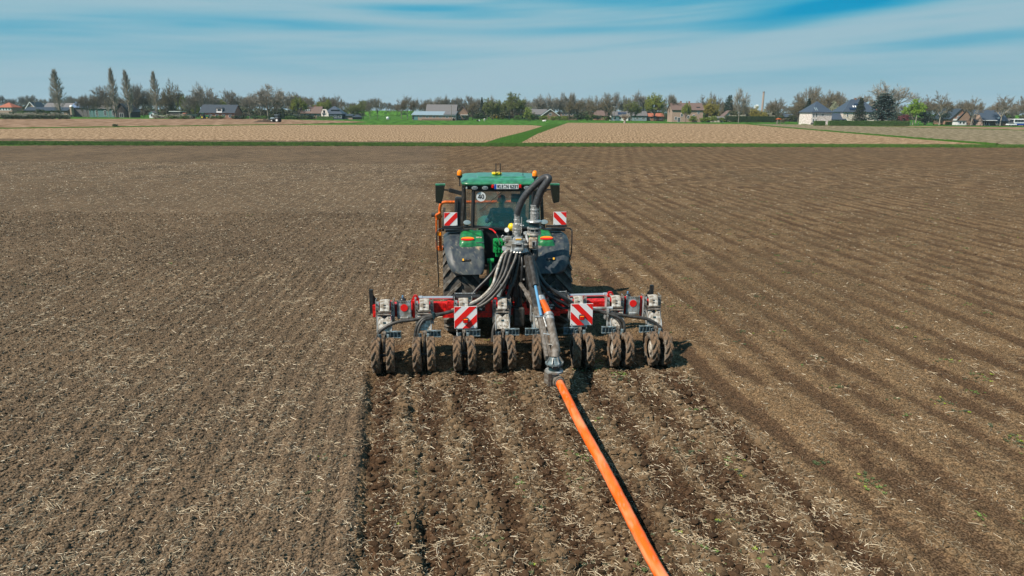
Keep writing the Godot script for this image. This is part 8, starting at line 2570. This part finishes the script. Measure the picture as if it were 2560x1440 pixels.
func make_farm_things() -> void:
	var o: Node3D
	# hedges
	var hm := leaf_mat("hedge_leaf", Color(0.075, 0.155, 0.025))
	var hd := leaf_mat("hedge_dark", Color(0.055, 0.085, 0.022))
	hedge("clipped green hedge before the house with solar panels", V(126.5, 0, -282), V(161.0, 0, -286), 2.0, 1.4, hm)
	hedge("short clipped hedge left of the hedge gap by the white house", V(120.5, 0, -281.5), V(125.0, 0, -282), 1.9, 1.4, hm)
	hedge("long tall olive hedge left of the white house", V(112.0, 0, -372), V(146.0, 0, -380), 3.1, 1.6, hd)
	hedge("low dark hedge in front of the brick gabled house", V(203.0, 0, -330), V(226.0, 0, -333), 1.5, 1.2, hd)
	hedge("low dark hedge before the house with white dormers", V(-131.0, 0, -374), V(-105.0, 0, -368), 1.9, 1.3, hd)
	hedge("dark clipped hedge in front of the pink gabled house", V(-101.0, 0, -362), V(-92.0, 0, -360), 1.5, 1.0, hm)
	# poles
	pole("wooden utility pole before the house with white dormers", -111.8, -368, 6.4)
	pole("wooden utility pole before the solar roofed bungalow", 53.6, -374, 8.0)
	pole("wooden utility pole at the end of the cattle barn", -31.6, -360, 7.5)
	pole("wooden utility pole beside the lone poplar", -263.5, -389, 8.5)
	# livestock
	cow("black cow standing head down near the barn pole", V(-29.2, -0.12, -345), 1.2, false, Color(0.012, 0.012, 0.014), Color(0.012, 0.012, 0.014))
	cow("black cow grazing before the olive-brown tree", V(-24.6, -0.12, -352), -0.4, false, Color(0.012, 0.012, 0.014), Color(0.014, 0.014, 0.016))
	cow("black and white cow lying on the meadow", V(-16.8, -0.12, -338), 0.2, true, Color(0.012, 0.012, 0.014), Color(0.7, 0.68, 0.64))
	cow("white calf standing behind the lying black and white cow", V(-14.0, -0.12, -344), 1.4, false, Color(0.66, 0.62, 0.55), Color(0.66, 0.62, 0.55))
	cow("white cow with dark head lying near the green bushes", V(15.3, -0.12, -348), 0.0, true, Color(0.72, 0.70, 0.66), Color(0.7, 0.68, 0.64))
	o = thing("water_tank", "white plastic water tank on the meadow", "tank", V(-68.5, -0.12, -384))
	make("tank", MB.new().lathe([[0.0, 0.35], [0.75, 0.4], [0.8, 0.6], [0.8, 1.2], [0.7, 1.35], [0.2, 1.4], [0.2, 1.5], [0.0, 1.5]], Transform3D.IDENTITY, 18, false), M["sign_white"], o)
	make("frame", MB.new().box(V(0, 0.2, 0), V(1.7, 0.4, 1.5)), M["galvanised"], o)
	# manure spreader parked with its tractor
	o = thing("farm_tractor", "dark green tractor hitched to the manure spreader by the bushes", "tractor", V(-154.5, -0.1, -352), 0.05)
	side_tractor(o, M["green_paint"], M["yellow"])
	o = thing("manure_spreader", "dark green manure spreader with rusty red beaters by the bushes", "trailer", V(-161.0, -0.1, -352), 0.05)
	make("body", MB.new().box(V(0.4, 1.75, 0), V(6.0, 1.2, 2.2), 0.08), mat("spreader_green", Color(0.012, 0.04, 0.03), 0.6), o)
	make("beater_box", MB.new().box(V(-3.1, 1.95, 0), V(1.5, 1.7, 2.3), 0.15), M["spreader_red"], o)
	make("drawbar", MB.new().bar(V(3.3, 0.9, 0), V(5.2, 0.7, 0), 0.2, 0.2), M["cab_black"], o)
	for s in [-1.0, 1.0]:
		for x in [-0.9, 0.7]:
			var wb := MB.new()
			small_wheel(wb, V(x, 0.65, s * 0.95), 0.65, 0.5)
			make("wheel", wb, M["rubber"], o)
	# loader tractor at the manure heap
	o = thing("loader_tractor", "small blue and white loader tractor working at the manure heap", "tractor", V(-91.8, -0.1, -272), 2.9)
	side_tractor(o, M["sheet_blue"], M["sign_white"])
	make("loader_arm", MB.new().bar(V(0.4, 1.5, 0.6), V(2.9, 1.0, 0.6), 0.12, 0.18).bar(V(0.4, 1.5, -0.6), V(2.9, 1.0, -0.6), 0.12, 0.18), M["cab_black"], o)
	make("bucket", MB.new().box(V(3.2, 0.8, 0), V(0.6, 0.8, 2.0), 0.1), M["cab_black"], o)
	o = thing("manure_heap", "dark brown manure heap at the edge of the brown field", "heap", V(-96.5, -0.1, -271))
	var hb := MB.new()
	var hp := []
	var hn := FastNoiseLite.new()
	hn.seed = 3
	hn.frequency = 0.9
	for i in 21:
		for j in 29:
			var x := (j / 28.0 - 0.5) * 8.4
			var z := (i / 20.0 - 0.5) * 4.0
			var k := clampf(1.0 - Vector2(x / 4.2, z / 2.0).length(), 0.0, 1.0)
			hp.append(V(x, (1.9 if x > 0.0 else 1.2) * pow(k, 0.7) * (0.8 + 0.5 * hn.get_noise_2d(x, z)) - 0.05, z))
	hb.grid(hp, 21, 29)
	make("heap", hb, M["manure"], o)
	# bus on the road
	o = thing("bus", "white city bus with blue lower band on the road", "bus", V(229.0, -0.02, -316), 0.14)
	make("body", MB.new().box(V(0, 1.95, 0), V(11.5, 1.9, 2.5), 0.15).box(V(0.0, 2.98, 0), V(8.0, 0.2, 1.8), 0.05), M["sign_white"], o)
	make("skirt", MB.new().box(V(0, 0.7, 0), V(11.4, 0.7, 2.46), 0.1), M["plate_blue"], o)
	for k in 7:
		make("window", MB.new().box(V(-4.7 + 1.55 * k, 2.2, 1.255), V(1.45, 1.0, 0.04)), M["far_glass"], o)
	make("windscreen", MB.new().box(V(-5.74, 2.05, 0), V(0.06, 1.4, 2.2)), M["far_glass"], o)
	for s in [-1.0, 1.0]:
		for x in [-3.6, 2.9]:
			var wb := MB.new()
			small_wheel(wb, V(x, 0.5, s * 1.05), 0.5, 0.35)
			make("wheel", wb, M["rubber"], o)
	# road marker posts
	for q in [[187.0, -331.0], [190.5, -330.5], [209.0, -324.0], [217.5, -321.0], [160.0, -336.0]]:
		o = thing("marker_post", "white roadside marker post standing in the grass", "post", V(q[0], -0.12, q[1]), 0.0, "white roadside marker posts")
		make("post", MB.new().box(V(0, 0.55, 0), V(0.22, 1.1, 0.16), 0.04), M["sign_white"], o)
		make("band", MB.new().box(V(0, 0.85, 0), V(0.225, 0.2, 0.165)), M["ink"], o)
	# pollard willow in the field corner
	o = thing("pollard_willow", "pale pollard willow with a ball of fine shoots at the field corner", "tree", V(49.0, -0.12, -309))
	var pb := MB.new()
	pb.cyl(V(0, -0.1, 0), V(0.05, 1.9, 0), 0.55, 10, 0.45)
	var r := RandomNumberGenerator.new()
	r.seed = 12
	for k in 12:
		var a := TAU * k / 12.0
		pb.cyl(V(0, 1.5, 0), V(cos(a) * 0.9, 2.1 + 0.3 * r.randf(), sin(a) * 0.9), 0.25, 6, 0.3)
	make("trunk", pb, M["bark_pale"], o)
	var sb := MB.new()
	for k in 900:
		var a := r.randf() * TAU
		var base := V(cos(a) * r.randf() * 0.9, 2.1, sin(a) * r.randf() * 0.9)
		var d := V(cos(a) * r.randf_range(0.1, 1.1), r.randf_range(0.3, 1.1), sin(a) * r.randf_range(0.1, 1.1)).normalized()
		blade(sb, base, base + d * r.randf_range(1.6, 2.8), 0.035, r)
	make("crown", sb, mat("willow_shoot", Color(0.36, 0.315, 0.25), 0.9), o)
	# play tower with slide
	o = thing("play_tower", "wooden play tower with orange roof and slide left of the white house", "play tower", V(120.0, -0.12, -318))
	for s in [[-1, -1], [1, -1], [1, 1], [-1, 1]]:
		make("leg", MB.new().box(V(s[0] * 0.7, 1.1, s[1] * 0.7), V(0.14, 2.2, 0.14)), M["bark"], o)
	make("platform", MB.new().box(V(0, 1.1, 0), V(1.6, 0.1, 1.6)), M["bark"], o)
	make("roof", MB.new().prism(PackedVector2Array([Vector2(-1.3, 2.2), Vector2(1.1, 2.2), Vector2(0.0, 2.7)]), 1.8, Transform3D.IDENTITY), M["orange_paint"], o)
	make("slide", MB.new().bar(V(0.8, 1.1, 0), V(2.9, 0.15, 0), 0.6, 0.08), M["beige_dust"], o)
	# parked cars by the farmhouse
	for q in [[222.5, -314.0, "white", "small white car parked under the farmhouse wall"], [234.5, -320.0, "plate_pale", "pale car parked before the long low shed"]]:
		o = thing("parked_car", q[3], "car", V(q[0], -0.1, q[1]), 0.1)
		make("body", MB.new().box(V(0, 0.65, 0), V(4.2, 0.6, 1.7), 0.15), M["sign_white"], o)
		make("cabin", MB.new().box(V(-0.2, 1.15, 0), V(2.3, 0.55, 1.5), 0.2), M["far_glass"], o)
		make("car_roof", MB.new().box(V(-0.2, 1.42, 0), V(1.8, 0.06, 1.3), 0.02), M["sign_white"], o)
		for s in [-1.0, 1.0]:
			for x in [-1.3, 1.3]:
				var wb := MB.new()
				small_wheel(wb, V(x, 0.32, s * 0.75), 0.32, 0.2)
				make("wheel", wb, M["rubber"], o)
